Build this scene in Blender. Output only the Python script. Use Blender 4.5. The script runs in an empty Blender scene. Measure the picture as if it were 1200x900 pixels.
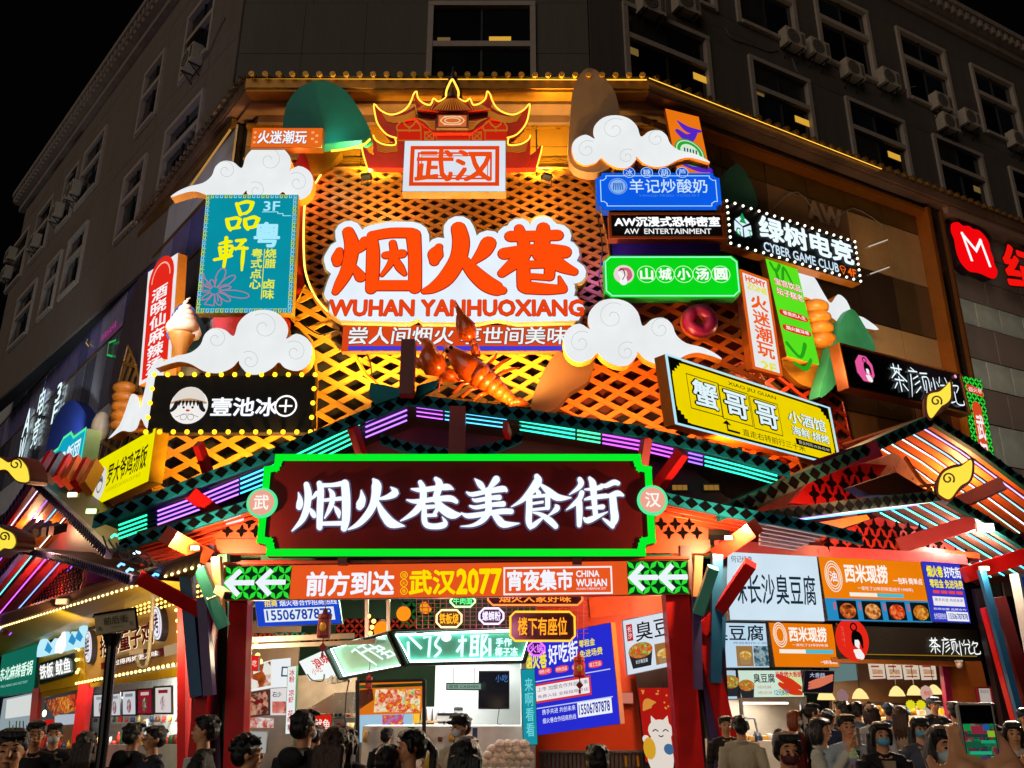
import bpy, bmesh, math, random
from mathutils import Vector, Matrix
random.seed(7)
SC = bpy.context.scene
COL = SC.collection
V = Vector
# ------------------------------------------------------------------ camera, world, ambient light
CAMZ, PITCH, FPX = 2.05, math.radians(19.3), 1000.0
cam_d = bpy.data.cameras.new('camera'); cam = bpy.data.objects.new('camera', cam_d); COL.objects.link(cam)
cam.location = (0, 0, CAMZ); cam.rotation_euler = (math.radians(90) + PITCH, 0, 0)
cam_d.sensor_width = 36; cam_d.lens = 36 * FPX / 1200; cam_d.clip_start = .05; cam_d.clip_end = 2000
SC.camera = cam
W = bpy.data.worlds.new('World'); SC.world = W; W.use_nodes = True
W.node_tree.nodes['Background'].inputs[0].default_value = (.25, .27, .4, 1)
W.node_tree.nodes['Background'].inputs[1].default_value = .0022
sun_d = bpy.data.lights.new('night_ambient','SUN'); sun_d.energy = .6; sun_d.angle = math.radians(50); sun_d.color = (1,.86,.74)
sun = bpy.data.objects.new('night_ambient', sun_d); COL.objects.link(sun)
sun.rotation_euler = V((.55, .85, -.38)).to_track_quat('-Z', 'Y').to_euler()
SC.view_settings.view_transform = 'Standard'; SC.view_settings.look = 'None'
SC.view_settings.exposure = 0; SC.view_settings.gamma = 1
SC.cycles.use_denoising = True
SC.cycles.max_bounces = 5; SC.cycles.diffuse_bounces = 3; SC.cycles.glossy_bounces = 2
SC.cycles.transmission_bounces = 3; SC.cycles.transparent_max_bounces = 6
SC.cycles.sample_clamp_indirect = 3
SC.cycles.caustics_reflective = False; SC.cycles.caustics_refractive = False

# ------------------------------------------------------------------ geometry helpers
_cp, _sp = math.cos(PITCH), math.sin(PITCH)
def ray(x, y):
    a = (x - 600) / FPX; b = (450 - y) / FPX
    return V((a, _cp - b * _sp, _sp + b * _cp))
CAM = V((0, 0, CAMZ))
def hitz(x, y, z):
    r = ray(x, y); return CAM + r * ((z - CAMZ) / r.z)
class Pl:
    """a vertical plane of the place: P on it, az = heading of its left-to-right direction"""
    def __init__(s, P, az):
        a = math.radians(az); s.P = V((P[0],P[1],0)); s.D = V((math.sin(a),math.cos(a),0)); s.N = V((s.D.y,-s.D.x,0))
    def at(s, x, y, off=0):
        r = ray(x, y); q = s.P + s.N * off
        return CAM + r * (((q - CAM).dot(s.N)) / r.dot(s.N))
    def sz(s, x, y, off=0):
        q = s.at(x, y, off); return (q - s.P).dot(s.D), q.z
    def pt(s, u, z, off=0):
        q = s.P + s.D * u + s.N * off; q.z = z; return q
class Fr:
    """local frame of a panel: p(u, v, d), u to the right, v down (0..1), d metres proud"""
    def __init__(s, O, U, Vv):
        s.O, s.U, s.V = O, U, Vv; s.W, s.H = U.length, Vv.length
        n = V((0, 0, 1)).cross(U) * -1
        n = U.cross(Vv) * -1 if Vv.z > 0 else U.cross(Vv)
        n = V((0,0,0)) + n; n.normalize()
        if n.dot(CAM - O) < 0: n = -n
        s.N = n
    def p(s, u, v, d=0): return s.O + s.U * u + s.V * v + s.N * d
    def m(s, x, y, d=0): return s.p(x / s.W, y / s.H, d)
    def uv(s, x, y, d=0):
        r = ray(x, y); q = s.O + s.N * d
        h = CAM + r * ((q - CAM).dot(s.N) / r.dot(s.N)) - s.O
        a, b, c = s.U.dot(s.U), s.U.dot(s.V), s.V.dot(s.V); e, f = h.dot(s.U), h.dot(s.V); D = a * c - b * b
        return (e * c - f * b) / D, (f * a - e * b) / D
    def sub(s, u0, v0, u1, v1, d=0):
        return Fr(s.p(u0, v0, d), s.U * (u1 - u0), s.V * (v1 - v0))
def level(pl, tl, tr, bl, off=0, lev=True):
    O = pl.at(*tl, off)
    U = hitz(tr[0], tr[1], O.z) - O if lev else pl.D * (pl.at(*tr, off) - O).dot(pl.D)
    q = Fr(O, U, V((0, 0, -1)))
    v = q.uv(*bl)[1]
    return Fr(O, U, V((0, 0, -v)))
class MB:
    def __init__(s): s.v = []; s.f = []
    def poly(s, pts):
        n = len(s.v); s.v += [V(p) for p in pts]; s.f.append(list(range(n, n + len(pts)))); return s
    def box(s, o, a, b, c):
        n = len(s.v); o = V(o); s.v += [o,o + a,o + a + b,o + b,o + c,o + a + c,o + a + b + c,o + b + c]
        for f in ((0,3,2,1),(4,5,6,7),(0,1,5,4),(1,2,6,5),(2,3,7,6),(3,0,4,7)): s.f.append([n + i for i in f])
        return s
    def cbox(s, c, x, y, z):
        return s.box(V(c) - V((x / 2, y / 2, z / 2)), V((x, 0, 0)), V((0, y, 0)), V((0, 0, z)))
    def prism(s, pts, d):
        pts = [V(p) for p in pts]; n = len(s.v); k = len(pts); s.v += pts + [p + d for p in pts]
        s.f.append(list(range(n, n + k))); s.f.append(list(range(n + 2 * k - 1, n + k - 1, -1)))
        for i in range(k): j = (i + 1) % k; s.f.append([n + i, n + j, n + k + j, n + k + i])
        return s
    def bar(s, a, b, w, h, up=V((0, 0, 1))):
        a, b = V(a), V(b); t = (b - a); x = t.cross(up)
        if x.length < 1e-6: x = t.cross(V((1, 0, 0)))
        x.normalize(); y = x.cross(t).normalized()
        return s.box(a - x * w / 2 - y * h / 2, x * w, y * h, t)
    def tube(s, pts, r, n=6, closed=False, caps=True):
        pts = [V(p) for p in pts]; k = len(pts); rs = r if isinstance(r, (list, tuple)) else [r] * k
        base = len(s.v); up = None
        for i, p in enumerate(pts):
            t = (pts[(i + 1) % k] - pts[i - 1]) if closed or 0 < i < k - 1 else (pts[1] - pts[0] if i == 0 else pts[-1] - pts[-2])
            if t.length < 1e-9: t = V((0, 0, 1))
            t.normalize()
            if up is None: up = t.orthogonal()
            up = (up - t * up.dot(t)); up = up.normalized() if up.length > 1e-6 else t.orthogonal().normalized()
            w = t.cross(up)
            for j in range(n):
                a = 2 * math.pi * j / n; s.v.append(p + up * (math.cos(a) * rs[i]) + w * (math.sin(a) * rs[i]))
        for i in range(k if closed else k - 1):
            for j in range(n):
                a = base + i * n + j; b = base + i * n + (j + 1) % n; c = base + ((i + 1) % k) * n
                s.f.append([a, b, c + (j + 1) % n, c + j])
        if caps and not closed:
            s.f.append([base + j for j in range(n)][::-1]); s.f.append([base + (k - 1) * n + j for j in range(n)])
        return s
    def ball(s, c, r, n=10, m=7, R=None):
        rx, ry, rz = r if isinstance(r, (list, tuple)) else (r, r, r); c = V(c); b = len(s.v)
        q = [V((0, 0, rz))]
        for i in range(1, m):
            t = math.pi * i / m
            for j in range(n):
                a = 2 * math.pi * j / n; q.append(V((rx * math.sin(t) * math.cos(a),ry * math.sin(t) * math.sin(a),rz * math.cos(t))))
        q.append(V((0, 0, -rz)))
        s.v += [c + (R @ p if R else p) for p in q]
        for j in range(n):
            s.f.append([b, b + 1 + j, b + 1 + (j + 1) % n])
            for i in range(m - 2):
                o = b + 1 + i * n; s.f.append([o + j, o + n + j, o + n + (j + 1) % n, o + (j + 1) % n])
            o = b + 1 + (m - 2) * n; s.f.append([o + j, b + len(q) - 1, o + (j + 1) % n])
        return s
    def lathe(s, c, prof, n=16, ax=None):
        c = V(c); b = len(s.v); k = len(prof)
        for r, z in prof:
            for j in range(n):
                a = 2 * math.pi * j / n; s.v.append(c + V((r * math.cos(a), r * math.sin(a), z)))
        for i in range(k - 1):
            for j in range(n): s.f.append([b + i * n + j,b + i * n + (j + 1) % n,b + (i + 1) * n + (j + 1) % n,b + (i + 1) * n + j])
        return s
    def build(s, name, mat, parent=None, smooth=False, **kw):
        org = ORG.get(parent.name, V((0, 0, 0))) if parent else V((0, 0, 0))
        if parent is None:
            b = [min(v[i] for v in s.v) for i in range(3)]; t = [max(v[i] for v in s.v) for i in range(3)]
            org = V(((b[0] + t[0]) / 2, (b[1] + t[1]) / 2, b[2]))
            if kw.get('kind') == 'structure': org = V((0, 0, 0))
        me = bpy.data.meshes.new(name); me.from_pydata([v - org for v in s.v], [], s.f)
        me.materials.append(mat)
        if smooth: me.polygons.foreach_set('use_smooth', [True] * len(me.polygons))
        o = bpy.data.objects.new(name, me); COL.objects.link(o)
        if parent: o.parent = parent; ORG[o.name] = org
        else: o.location = org; ORG[o.name] = org
        for k, v in kw.items():
            if v: o[k] = v
        return o
ORG = {}
def thing(name, label, cat, loc, group=None):
    o = bpy.data.objects.new(name, None); COL.objects.link(o); o.location = loc; o.empty_display_size = .2
    o['label'] = label; o['category'] = cat
    if group: o['group'] = group
    ORG[o.name] = V(loc); return o
def inst(src, name, parent, M, mat=None):
    """a further piece sharing the mesh of src (a mesh datablock), placed by matrix M in world space"""
    o = bpy.data.objects.new(name, src); COL.objects.link(o)
    if parent: o.parent = parent; M = Matrix.Translation(-ORG[parent.name]) @ M
    o.matrix_basis = M
    if mat: o.material_slots[0].link = 'OBJECT'; o.material_slots[0].material = mat
    ORG[o.name] = V((0,0,0)); return o
def meshof(mb, name, mat, smooth=False):
    me = bpy.data.meshes.new(name); me.from_pydata(mb.v, [], mb.f); me.materials.append(mat)
    if smooth: me.polygons.foreach_set('use_smooth', [True] * len(me.polygons))
    return me
# ------------------------------------------------------------------ materials
MT = {}
def lin(h):
    if not isinstance(h, str): return tuple(h)[:3]
    c = [int(h[i:i + 2], 16) / 255 for i in (0, 2, 4)]
    return tuple(x / 12.92 if x < .04045 else ((x + .055) / 1.055) ** 2.4 for x in c)
def E(h, k=1.0, lit=False):
    key = ('E', h, k, lit)
    if key in MT: return MT[key]
    m = bpy.data.materials.new('light_' + (h if isinstance(h,str) else 'c')); m.use_nodes = True; nt = m.node_tree; nt.nodes.clear()
    e = nt.nodes.new('ShaderNodeEmission'); o = nt.nodes.new('ShaderNodeOutputMaterial')
    c = lin(h)
    if lit == 'face':   # lit acrylic: faint unevenness of the diffuser
        n = nt.nodes.new('ShaderNodeTexNoise'); n.inputs['Scale'].default_value = 1.3; n.inputs['Detail'].default_value = 2
        mr = nt.nodes.new('ShaderNodeMapRange'); mr.inputs['To Min'].default_value = k * .86; mr.inputs['To Max'].default_value = k * 1.08
        tc = nt.nodes.new('ShaderNodeTexCoord'); nt.links.new(tc.outputs['Object'], n.inputs['Vector'])
        nt.links.new(n.outputs['Fac'], mr.inputs['Value']); nt.links.new(mr.outputs[0], e.inputs[1])
    e.inputs[0].default_value = (*c, 1)
    if lit != 'face': e.inputs[1].default_value = k
    nt.links.new(e.outputs[0], o.inputs[0])
    m.cycles.emission_sampling = 'FRONT' if lit else 'NONE'
    MT[key] = m; return m
def P(h, rough=.6, metal=0, var=.15, sc=3.0, bump=.0, streak=False, spec=.5, bsc=None):
    key = ('P', h, rough, metal, var, sc, bump, streak, spec, bsc)
    if key in MT: return MT[key]
    m = bpy.data.materials.new('paint_' + h); m.use_nodes = True; nt = m.node_tree
    b = nt.nodes['Principled BSDF']; c = lin(h)
    b.inputs['Roughness'].default_value = rough; b.inputs['Metallic'].default_value = metal
    b.inputs['Specular IOR Level'].default_value = spec; b.inputs['Base Color'].default_value = (*c, 1)
    tc = nt.nodes.new('ShaderNodeTexCoord')
    if var or bump:
        n = nt.nodes.new('ShaderNodeTexNoise'); n.inputs['Scale'].default_value = sc; n.inputs['Detail'].default_value = 5; n.inputs['Roughness'].default_value = .65
        src = tc.outputs['Object']
        if streak:
            mp = nt.nodes.new('ShaderNodeMapping'); mp.inputs['Scale'].default_value = (1,1,.12); nt.links.new(src,mp.inputs[0]); src = mp.outputs[0]
        nt.links.new(src, n.inputs['Vector'])
        if var:
            r = nt.nodes.new('ShaderNodeMapRange'); r.inputs['From Min'].default_value = .3; r.inputs['From Max'].default_value = .7
            r.inputs['To Min'].default_value = 1 - var; r.inputs['To Max'].default_value = 1 + var
            mx = nt.nodes.new('ShaderNodeVectorMath'); mx.operation = 'SCALE'; mx.inputs[0].default_value = c
            nt.links.new(n.outputs['Fac'],r.inputs['Value']); nt.links.new(r.outputs[0],mx.inputs['Scale']); nt.links.new(mx.outputs[0],b.inputs['Base Color'])
            r2 = nt.nodes.new('ShaderNodeMapRange'); r2.inputs['To Min'].default_value = max(.05,rough - .12); r2.inputs['To Max'].default_value = min(1,rough + .12)
            nt.links.new(n.outputs['Fac'],r2.inputs['Value']); nt.links.new(r2.outputs[0],b.inputs['Roughness'])
        if bump:
            n2 = nt.nodes.new('ShaderNodeTexNoise'); n2.inputs['Scale'].default_value = bsc or sc * 8; n2.inputs['Detail'].default_value = 4; nt.links.new(src,n2.inputs['Vector'])
            bp = nt.nodes.new('ShaderNodeBump'); bp.inputs['Strength'].default_value = bump; bp.inputs['Distance'].default_value = .02
            nt.links.new(n2.outputs['Fac'],bp.inputs['Height']); nt.links.new(bp.outputs[0],b.inputs['Normal'])
    MT[key] = m; return m
def G(h='202428', rough=.08, alpha=.35):
    key = ('G', h, rough, alpha)
    if key in MT: return MT[key]
    m = bpy.data.materials.new('glass_pane'); m.use_nodes = True; nt = m.node_tree; b = nt.nodes['Principled BSDF']
    b.inputs['Base Color'].default_value = (*lin(h),1); b.inputs['Roughness'].default_value = rough; b.inputs['Alpha'].default_value = alpha
    n = nt.nodes.new('ShaderNodeTexNoise'); n.inputs['Scale'].default_value = .8
    bp = nt.nodes.new('ShaderNodeBump'); bp.inputs['Strength'].default_value = .15; bp.inputs['Distance'].default_value = .05
    nt.links.new(n.outputs['Fac'], bp.inputs['Height']); nt.links.new(bp.outputs[0], b.inputs['Normal'])
    MT[key] = m; return m
def photo(cols, sc=9.0, k=.8):
    """printed food picture: blotches of the given colours, backlit"""
    key = ('photo', tuple(cols), sc, k)
    if key in MT: return MT[key]
    m = bpy.data.materials.new('printed_picture'); m.use_nodes = True; nt = m.node_tree; nt.nodes.clear()
    tc = nt.nodes.new('ShaderNodeTexCoord'); v = nt.nodes.new('ShaderNodeTexVoronoi'); v.inputs['Scale'].default_value = sc
    n = nt.nodes.new('ShaderNodeTexNoise'); n.inputs['Scale'].default_value = sc * .8; n.inputs['Detail'].default_value = 4
    ad = nt.nodes.new('ShaderNodeMixRGB'); ad.inputs[0].default_value = .55
    nt.links.new(tc.outputs['Object'],v.inputs['Vector']); nt.links.new(tc.outputs['Object'],n.inputs['Vector'])
    nt.links.new(v.outputs['Color'], ad.inputs[1]); nt.links.new(n.outputs['Fac'], ad.inputs[2])
    cr = nt.nodes.new('ShaderNodeValToRGB'); cr.color_ramp.interpolation = 'LINEAR'
    while len(cr.color_ramp.elements) < len(cols): cr.color_ramp.elements.new(.5)
    for i,c in enumerate(cols): cr.color_ramp.elements[i].position = .25 + .5 * i / (len(cols) - 1); cr.color_ramp.elements[i].color = (*lin(c),1)
    e = nt.nodes.new('ShaderNodeEmission'); e.inputs[1].default_value = k; o = nt.nodes.new('ShaderNodeOutputMaterial')
    nt.links.new(ad.outputs[0],cr.inputs[0]); nt.links.new(cr.outputs[0],e.inputs[0]); nt.links.new(e.outputs[0],o.inputs[0])
    m.cycles.emission_sampling = 'NONE'; MT[key] = m; return m
WHITE = E('f4f8ff', 1.0); WHITEH = E('ffffff', 1.6)
BLACKP = P('0b0b0d',.5); STEEL = P('8a8a8c',.35,.8); REDP = P('b00c10',.35,var=.12); ORG_P = P('d8480c',.5)
# ------------------------------------------------------------------ art in a frame
def rect(mb, fr, u0, v0, u1, v1, d0=0, d1=.02):
    o = fr.p(u0, v0, d0); return mb.box(o, fr.U * (u1 - u0), fr.V * (v1 - v0), fr.N * (d1 - d0))
def upoly(mb, fr, pts, d0=0, d1=.02): return mb.prism([fr.p(u, v, d0) for u, v in pts], fr.N * (d1 - d0))
def ppoly(mb, fr, pts, d0=0, d1=.02): return upoly(mb, fr, [fr.uv(*p) for p in pts], d0, d1)
def cr_spline(pts, n=4, closed=False):
    if len(pts) < 3: return list(pts)
    out = []; k = len(pts); D = len(pts[0])
    for i in range(k if closed else k - 1):
        g = (lambda j: pts[j % k]) if closed else (lambda j: pts[min(max(j, 0), k - 1)])
        a, b, c, d = g(i - 1), g(i), g(i + 1), g(i + 2)
        for s in range(n):
            t = s / n
            out.append(tuple(.5 * ((2 * b[q]) + (-a[q] + c[q]) * t + (2 * a[q] - 5 * b[q] + 4 * c[q] - d[q]) * t * t + (-a[q] + 3 * b[q] - 3 * c[q] + d[q]) * t ** 3) for q in range(D)))
    if not closed: out.append(tuple(pts[-1]))
    return out
def brush(mb, fr, pts, d=.03, th=0, grow=0, n=4, sq=False):
    """brush stroke: pts (x, y, width) in frame metres; drawn d proud, th thick"""
    q = cr_spline(pts, n); k = len(q); L = []; R = []
    for i, (x, y, w) in enumerate(q):
        a = q[max(i - 1,0)]; b = q[min(i + 1,k - 1)]; tx,ty = b[0] - a[0],b[1] - a[1]; l = math.hypot(tx,ty) or 1
        tx /= l; ty /= l; h = max(w, 0) / 2 + grow
        L.append((x - ty * h, y + tx * h)); R.append((x + ty * h, y - tx * h))
    def P3(a): return fr.m(a[0], a[1], d)
    for i in range(k - 1): mb.poly([P3(L[i]), P3(R[i]), P3(R[i + 1]), P3(L[i + 1])])
    out = list(R)
    for e, s in ((k - 1, 1), (0, -1)):
        x, y, w = q[e]; h = max(w, 0) / 2 + grow
        a = q[max(e - 1,0)]; b = q[min(e + 1,k - 1)]; tx,ty = (b[0] - a[0]) * s,(b[1] - a[1]) * s; l = math.hypot(tx,ty) or 1; tx /= l; ty /= l
        cap = []
        for j in range(7):
            t = -math.pi / 2 + math.pi * j / 6; cap.append((x + tx * math.cos(t) * h - ty * math.sin(t) * h * 1,y + ty * math.cos(t) * h + tx * math.sin(t) * h))
        if not sq and h > .001: mb.poly([P3(c) for c in cap])
        out += cap
        if e == k - 1: out += L[::-1]
    if th:
        for i in range(len(out)):
            a, b = out[i], out[(i + 1) % len(out)]
            mb.poly([P3(a), P3(b), P3(b) - fr.N * th, P3(a) - fr.N * th])
def strokes(mb, fr, S, ox, oy, sc, d, th=0, grow=0, n=4):
    """strokes traced at picture scale: (x, y, w) -> frame metres"""
    k = 0
    for st in S:
        pts = []
        for x, y, w in st:
            X,Y = ox + x / sc,oy + y / sc; u,v = fr.uv(X,Y); q = fr.p(u,v); m = (q - CAM).dot(ray(600,450)) / FPX
            pts.append((u * fr.W, v * fr.H, w / sc * m))
        brush(mb, fr, pts, d + k * .0006, th, grow, n); k += 1
def circle(mb, fr, u, v, r, d0=0, d1=.02, n=24, ry=None, a0=0):
    cx,cy = u * fr.W,v * fr.H; return mb.prism([fr.m(cx + r * math.cos(a0 + 2 * math.pi * i / n),cy + (ry or r) * math.sin(a0 + 2 * math.pi * i / n),d0) for i in range(n)],fr.N * (d1 - d0))
def ring(mb, fr, u, v, r, w, d=.03, n=24, a0=0, a1=2 * math.pi, ry=None):
    cx, cy = u * fr.W, v * fr.H; ry = ry or r
    for i in range(n):
        t0 = a0 + (a1 - a0) * i / n; t1 = a0 + (a1 - a0) * (i + 1) / n
        mb.poly([fr.m(cx + (r - w / 2) * math.cos(t0),cy + (ry - w / 2) * math.sin(t0),d),fr.m(cx + (r + w / 2) * math.cos(t0),cy + (ry + w / 2) * math.sin(t0),d),
                 fr.m(cx + (r + w / 2) * math.cos(t1),cy + (ry + w / 2) * math.sin(t1),d),fr.m(cx + (r - w / 2) * math.cos(t1),cy + (ry - w / 2) * math.sin(t1),d)])
def outline(mb, fr, pts, w, d=.03, closed=True):
    """thin flat line along u,v points"""
    q = [(u * fr.W, v * fr.H) for u, v in pts]; k = len(q)
    for i in range(k if closed else k - 1):
        a, b = q[i], q[(i + 1) % k]; tx, ty = b[0] - a[0], b[1] - a[1]; l = math.hypot(tx, ty)
        if l < 1e-6: continue
        tx, ty = tx / l * w / 2, ty / l * w / 2
        mb.poly([fr.m(a[0] - ty - tx,a[1] + tx - ty,d),fr.m(a[0] + ty - tx,a[1] - tx - ty,d),fr.m(b[0] + ty + tx,b[1] - tx + ty,d),fr.m(b[0] - ty + tx,b[1] + tx + ty,d)])
def rframe(mb, fr, u0, v0, u1, v1, w, d0=0, d1=.03):
    """rectangular frame of bars w metres wide, mitreless, butted"""
    a, b = w / fr.W, w / fr.H
    rect(mb, fr, u0, v0, u1, v0 + b, d0, d1); rect(mb, fr, u0, v1 - b, u1, v1, d0, d1)
    rect(mb, fr, u0, v0 + b, u0 + a, v1 - b, d0, d1); rect(mb, fr, u1 - a, v0 + b, u1, v1 - b, d0, d1)
# ------------------------------------------------------------------ lettering (flat print or cut letters), made in one batch at the end
TJ = []
def tx(parent,fr,s,u0,v0,u1,v1,mat,d=.03,b=0,halo=None,vert=False,shear=0,res=2,th=0,name='lettering',keep=False):
    TJ.append((parent, fr, s, u0, v0, u1, v1, mat, d, b, halo, vert, shear, res, th, name, keep))
def make_text():
    src = {}
    for j in TJ:
        for ch in ([c for c in j[2] if c != ' '] if j[11] else [j[2]]): src.setdefault((ch, j[13]), None)
    tmp = []
    for (s, r) in src:
        c = bpy.data.curves.new('t', 'FONT'); c.body = s; c.resolution_u = r; c.fill_mode = 'FRONT'
        o = bpy.data.objects.new('t', c); COL.objects.link(o); tmp.append(((s, r), o))
    dg = bpy.context.evaluated_depsgraph_get()
    for k, o in tmp:
        me = bpy.data.meshes.new_from_object(o.evaluated_get(dg)); src[k] = ([(v.co.x,v.co.y) for v in me.vertices],[tuple(p.vertices) for p in me.polygons]); bpy.data.meshes.remove(me)
    for k, o in tmp: c = o.data; bpy.data.objects.remove(o); bpy.data.curves.remove(c)
    for (parent, fr, s, u0, v0, u1, v1, mat, d, b, halo, vert, shear, res, th, name, keep) in TJ:
        items = []
        if vert:
            chs = [c for c in s if c != ' ']; n = len(chs)
            slots = []; i = 0; tot = len(s)
            for i, c in enumerate(s):
                if c != ' ': slots.append((c,u0,v0 + (v1 - v0) * (i + .04) / tot,u1,v0 + (v1 - v0) * (i + .93) / tot))
        else: slots = [(s, u0, v0, u1, v1)]
        for c, a0, b0, a1, b1 in slots:
            vs, fs = src[(c, res)]
            if not vs: continue
            x0 = min(v[0] for v in vs); x1 = max(v[0] for v in vs); y0 = min(v[1] for v in vs); y1 = max(v[1] for v in vs)
            if y1 - y0 < 1e-3: y1 += .05; y0 -= .05
            sx = (a1 - a0) * fr.W / max(x1 - x0, .05); sy = (b1 - b0) * fr.H / (y1 - y0)
            if keep: sx = sy = min(sx, sy)
            items.append((vs,fs,(x0 + x1) / 2,(y0 + y1) / 2,sx,sy,(a0 + a1) / 2 * fr.W,(b0 + b1) / 2 * fr.H))
        for (rad,mt,dd,nm) in ([(halo[0],halo[1],d - .012,'lettering')] if halo else []) + [(b,mat,d,name)]:
            mb = MB()
            offs = [(0, 0)]
            if rad > 0:
                nn = 8 if rad > .03 else 4
                offs += [(rad * math.cos(math.pi / nn + 2 * math.pi * i / nn),rad * math.sin(math.pi / nn + 2 * math.pi * i / nn)) for i in range(nn)]
                if rad > .05: offs += [(.5 * x, .5 * y) for x, y in offs[1:]]
            for q, (ox, oy) in enumerate(offs):
                for vs, fs, cx, cy, sx, sy, X, Y in items:
                    n = len(mb.v)
                    for x,y in vs: mb.v.append(fr.m(X + (x - cx + ox + shear * (y - cy)) * sx,Y - (y - cy + oy) * sy,dd + q * .0005))
                    for f in fs: mb.f.append([n + i for i in f])
                    if th and q == 0: pass
            if mb.v: mb.build(nm, mt, parent)
# ------------------------------------------------------------------ lamps, and fill lights added without a fixture
def lamp(kind, loc, tgt, power, col=(1, 1, 1), size=.08, angle=110, blend=.8):
    l = bpy.data.lights.new('lamp_or_fill_light', kind); l.energy = power; l.color = col
    if kind in ('SPOT', 'POINT'): l.shadow_soft_size = size
    if kind == 'SPOT': l.spot_size = math.radians(angle); l.spot_blend = blend
    if kind == 'AREA': l.size = size
    o = bpy.data.objects.new('lamp_or_fill_light', l); COL.objects.link(o); o.location = loc
    if tgt is not None: o.rotation_euler = (V(tgt) - V(loc)).to_track_quat('-Z', 'Y').to_euler()
    return o
def flood(loc, tgt, power, col, label, hexc='ffe0a0', size=.34, angle=120, group='floodlights'):
    """floodlight: housing, lit glass, yoke, and its own light"""
    loc = V(loc); t = (V(tgt) - loc).normalized(); x = t.cross(V((0, 0, 1))).normalized(); y = x.cross(t)
    r = thing('floodlight', label, 'floodlight', loc, group)
    MB().box(loc - x * size / 2 - y * size * .35 - t * .12,x * size,y * size * .7,t * .1).build('housing',BLACKP,r)
    MB().box(loc - x * size * .45 - y * size * .3 - t * .018,x * size * .9,y * size * .6,t * .01).build('lit_glass',E(hexc,6),r)
    m = MB(); m.tube([loc - x * size * .55 - t * .06,loc - x * size * .55 - t * .06 - V((0,0,.22)),loc + x * size * .55 - t * .06 - V((0,0,.22)),loc + x * size * .55 - t * .06],.012,5); m.build('yoke',BLACKP,r)
    lamp('SPOT', loc + t * .03, tgt, power, col, .12, angle); return r
# ------------------------------------------------------------------ a sign box
def sign(name,label,fr,depth=.25,face=None,side=None,rim=None,rimw=.05,cat='sign',group=None,backlit=True):
    bc = fr.p(.5, 1, -depth / 2); r = thing(name, label, cat, bc, group)
    m = MB(); rect(m, fr, 0, 0, 1, 1, -depth, 0); m.build('case', side or P('5a5a5e', .4, .5), r)
    if face: m = MB(); e = .012; rect(m,fr,e / fr.W,e / fr.H,1 - e / fr.W,1 - e / fr.H,.002,.012); m.build('face',face,r)
    if rim: m = MB(); rframe(m, fr, 0, 0, 1, 1, rimw, .001, .045); m.build('rim', rim, r)
    return r
BULB = {}
def bulbs(parent, pts, r=.045, hexc='ffb830', k=3.5, name='bulb'):
    key = (r, hexc, k)
    if key not in BULB: BULB[key] = meshof(MB().ball((0, 0, 0), r, 8, 5), 'bulb', E(hexc, k), True)
    for p in pts: inst(BULB[key], name, parent, Matrix.Translation(p))
def border_pts(fr, nx, ny, inset=0, d=.06):
    a, b = inset / fr.W, inset / fr.H; out = []
    for i in range(nx + 1): u = a + (1 - 2 * a) * i / nx; out += [fr.p(u, b, d), fr.p(u, 1 - b, d)]
    for i in range(1, ny): v = b + (1 - 2 * b) * i / ny; out += [fr.p(a, v, d), fr.p(1 - a, v, d)]
    return out
# ================================================================== THE SETTING
gm = P('4a4744', .55, var=.25, sc=.6, bump=.3)
m = MB(); m.box((-400,-200,-.4),V((800,0,0)),V((0,900,0)),V((0,0,.49))); m.build('ground',gm,kind='structure')
# paving slabs of the street in front of the gate
pv = meshof(MB().box((-.39,-.29,0),V((.78,0,0)),V((0,.58,0)),V((0,0,.03))),'paving_stone',P('5c5854',.5,var=.2,sc=1.5,bump=.2))
pave = bpy.data.objects.new('pavement',meshof(MB().box((-9,6,.06),V((16,0,0)),V((0,9,0)),V((0,0,.034))),'pavement',P('2a2826',.8))); COL.objects.link(pave); pave['kind'] = 'structure'; ORG['pavement'] = V((0,0,0))
for i in range(19):
    for j in range(14):
        inst(pv,'paving_stone',pave,Matrix.Translation((-8.4 + i * .81 + (.4 if j % 2 else 0),6.5 + j * .61,.095 + random.uniform(0,.004))))
# ------------------------------------------------------------------ planes of the place
FU = Pl((0, 21.5), 90); LU = Pl((-8.4, 21.5), 137.4); RU = Pl((2.37, 21.5), 62)
FG = Pl((0, 20), 90); LG = Pl((-7.6, 20.1), 140.5); RG = Pl((4.2, 20), 62)
# ------------------------------------------------------------------ upper storeys of the corner building
BD = thing('corner_building','tall dark stone corner building with pale framed windows above the gold eave','building',(0,21.5,.1))
wallm = P('66584e',.75,var=.32,sc=.9,bump=.35,bsc=30,streak=True); wallr = P('50483f',.75,var=.32,sc=.9,bump=.35,bsc=30,streak=True); frm = P('9c8e80',.6,var=.1,sc=4,bump=.1)
backm = P('141210',.9); glassm = P('0a0c0e',.12,var=0,spec=.8); ledm = P('85766a',.7,var=.2,sc=3,bump=.4)
PANES = [glassm,glassm,P('14181c',.1,var=0,spec=.9),P('2c2a28',.3,var=.3,sc=2),P('1a2028',.08,var=0,spec=1)]
UB = meshof(MB().box((0, 0, 0), V((1, 0, 0)), V((0, 1, 0)), V((0, 0, 1))), 'wall_panel', wallm)
def boxM(pl, s0, s1, z0, z1, d0, d1):
    o = pl.pt(s0, z0, d0); a = pl.D * (s1 - s0); n = pl.N * (d1 - d0)
    M = Matrix(((a.x, n.x, 0, o.x), (a.y, n.y, 0, o.y), (0, 0, z1 - z0, o.z), (0, 0, 0, 1))); return M
def pbox(mb,pl,s0,s1,z0,z1,d0,d1): o = pl.pt(s0,z0,d0); return mb.box(o,pl.D * (s1 - s0),pl.N * (d1 - d0),V((0,0,z1 - z0)))
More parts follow.
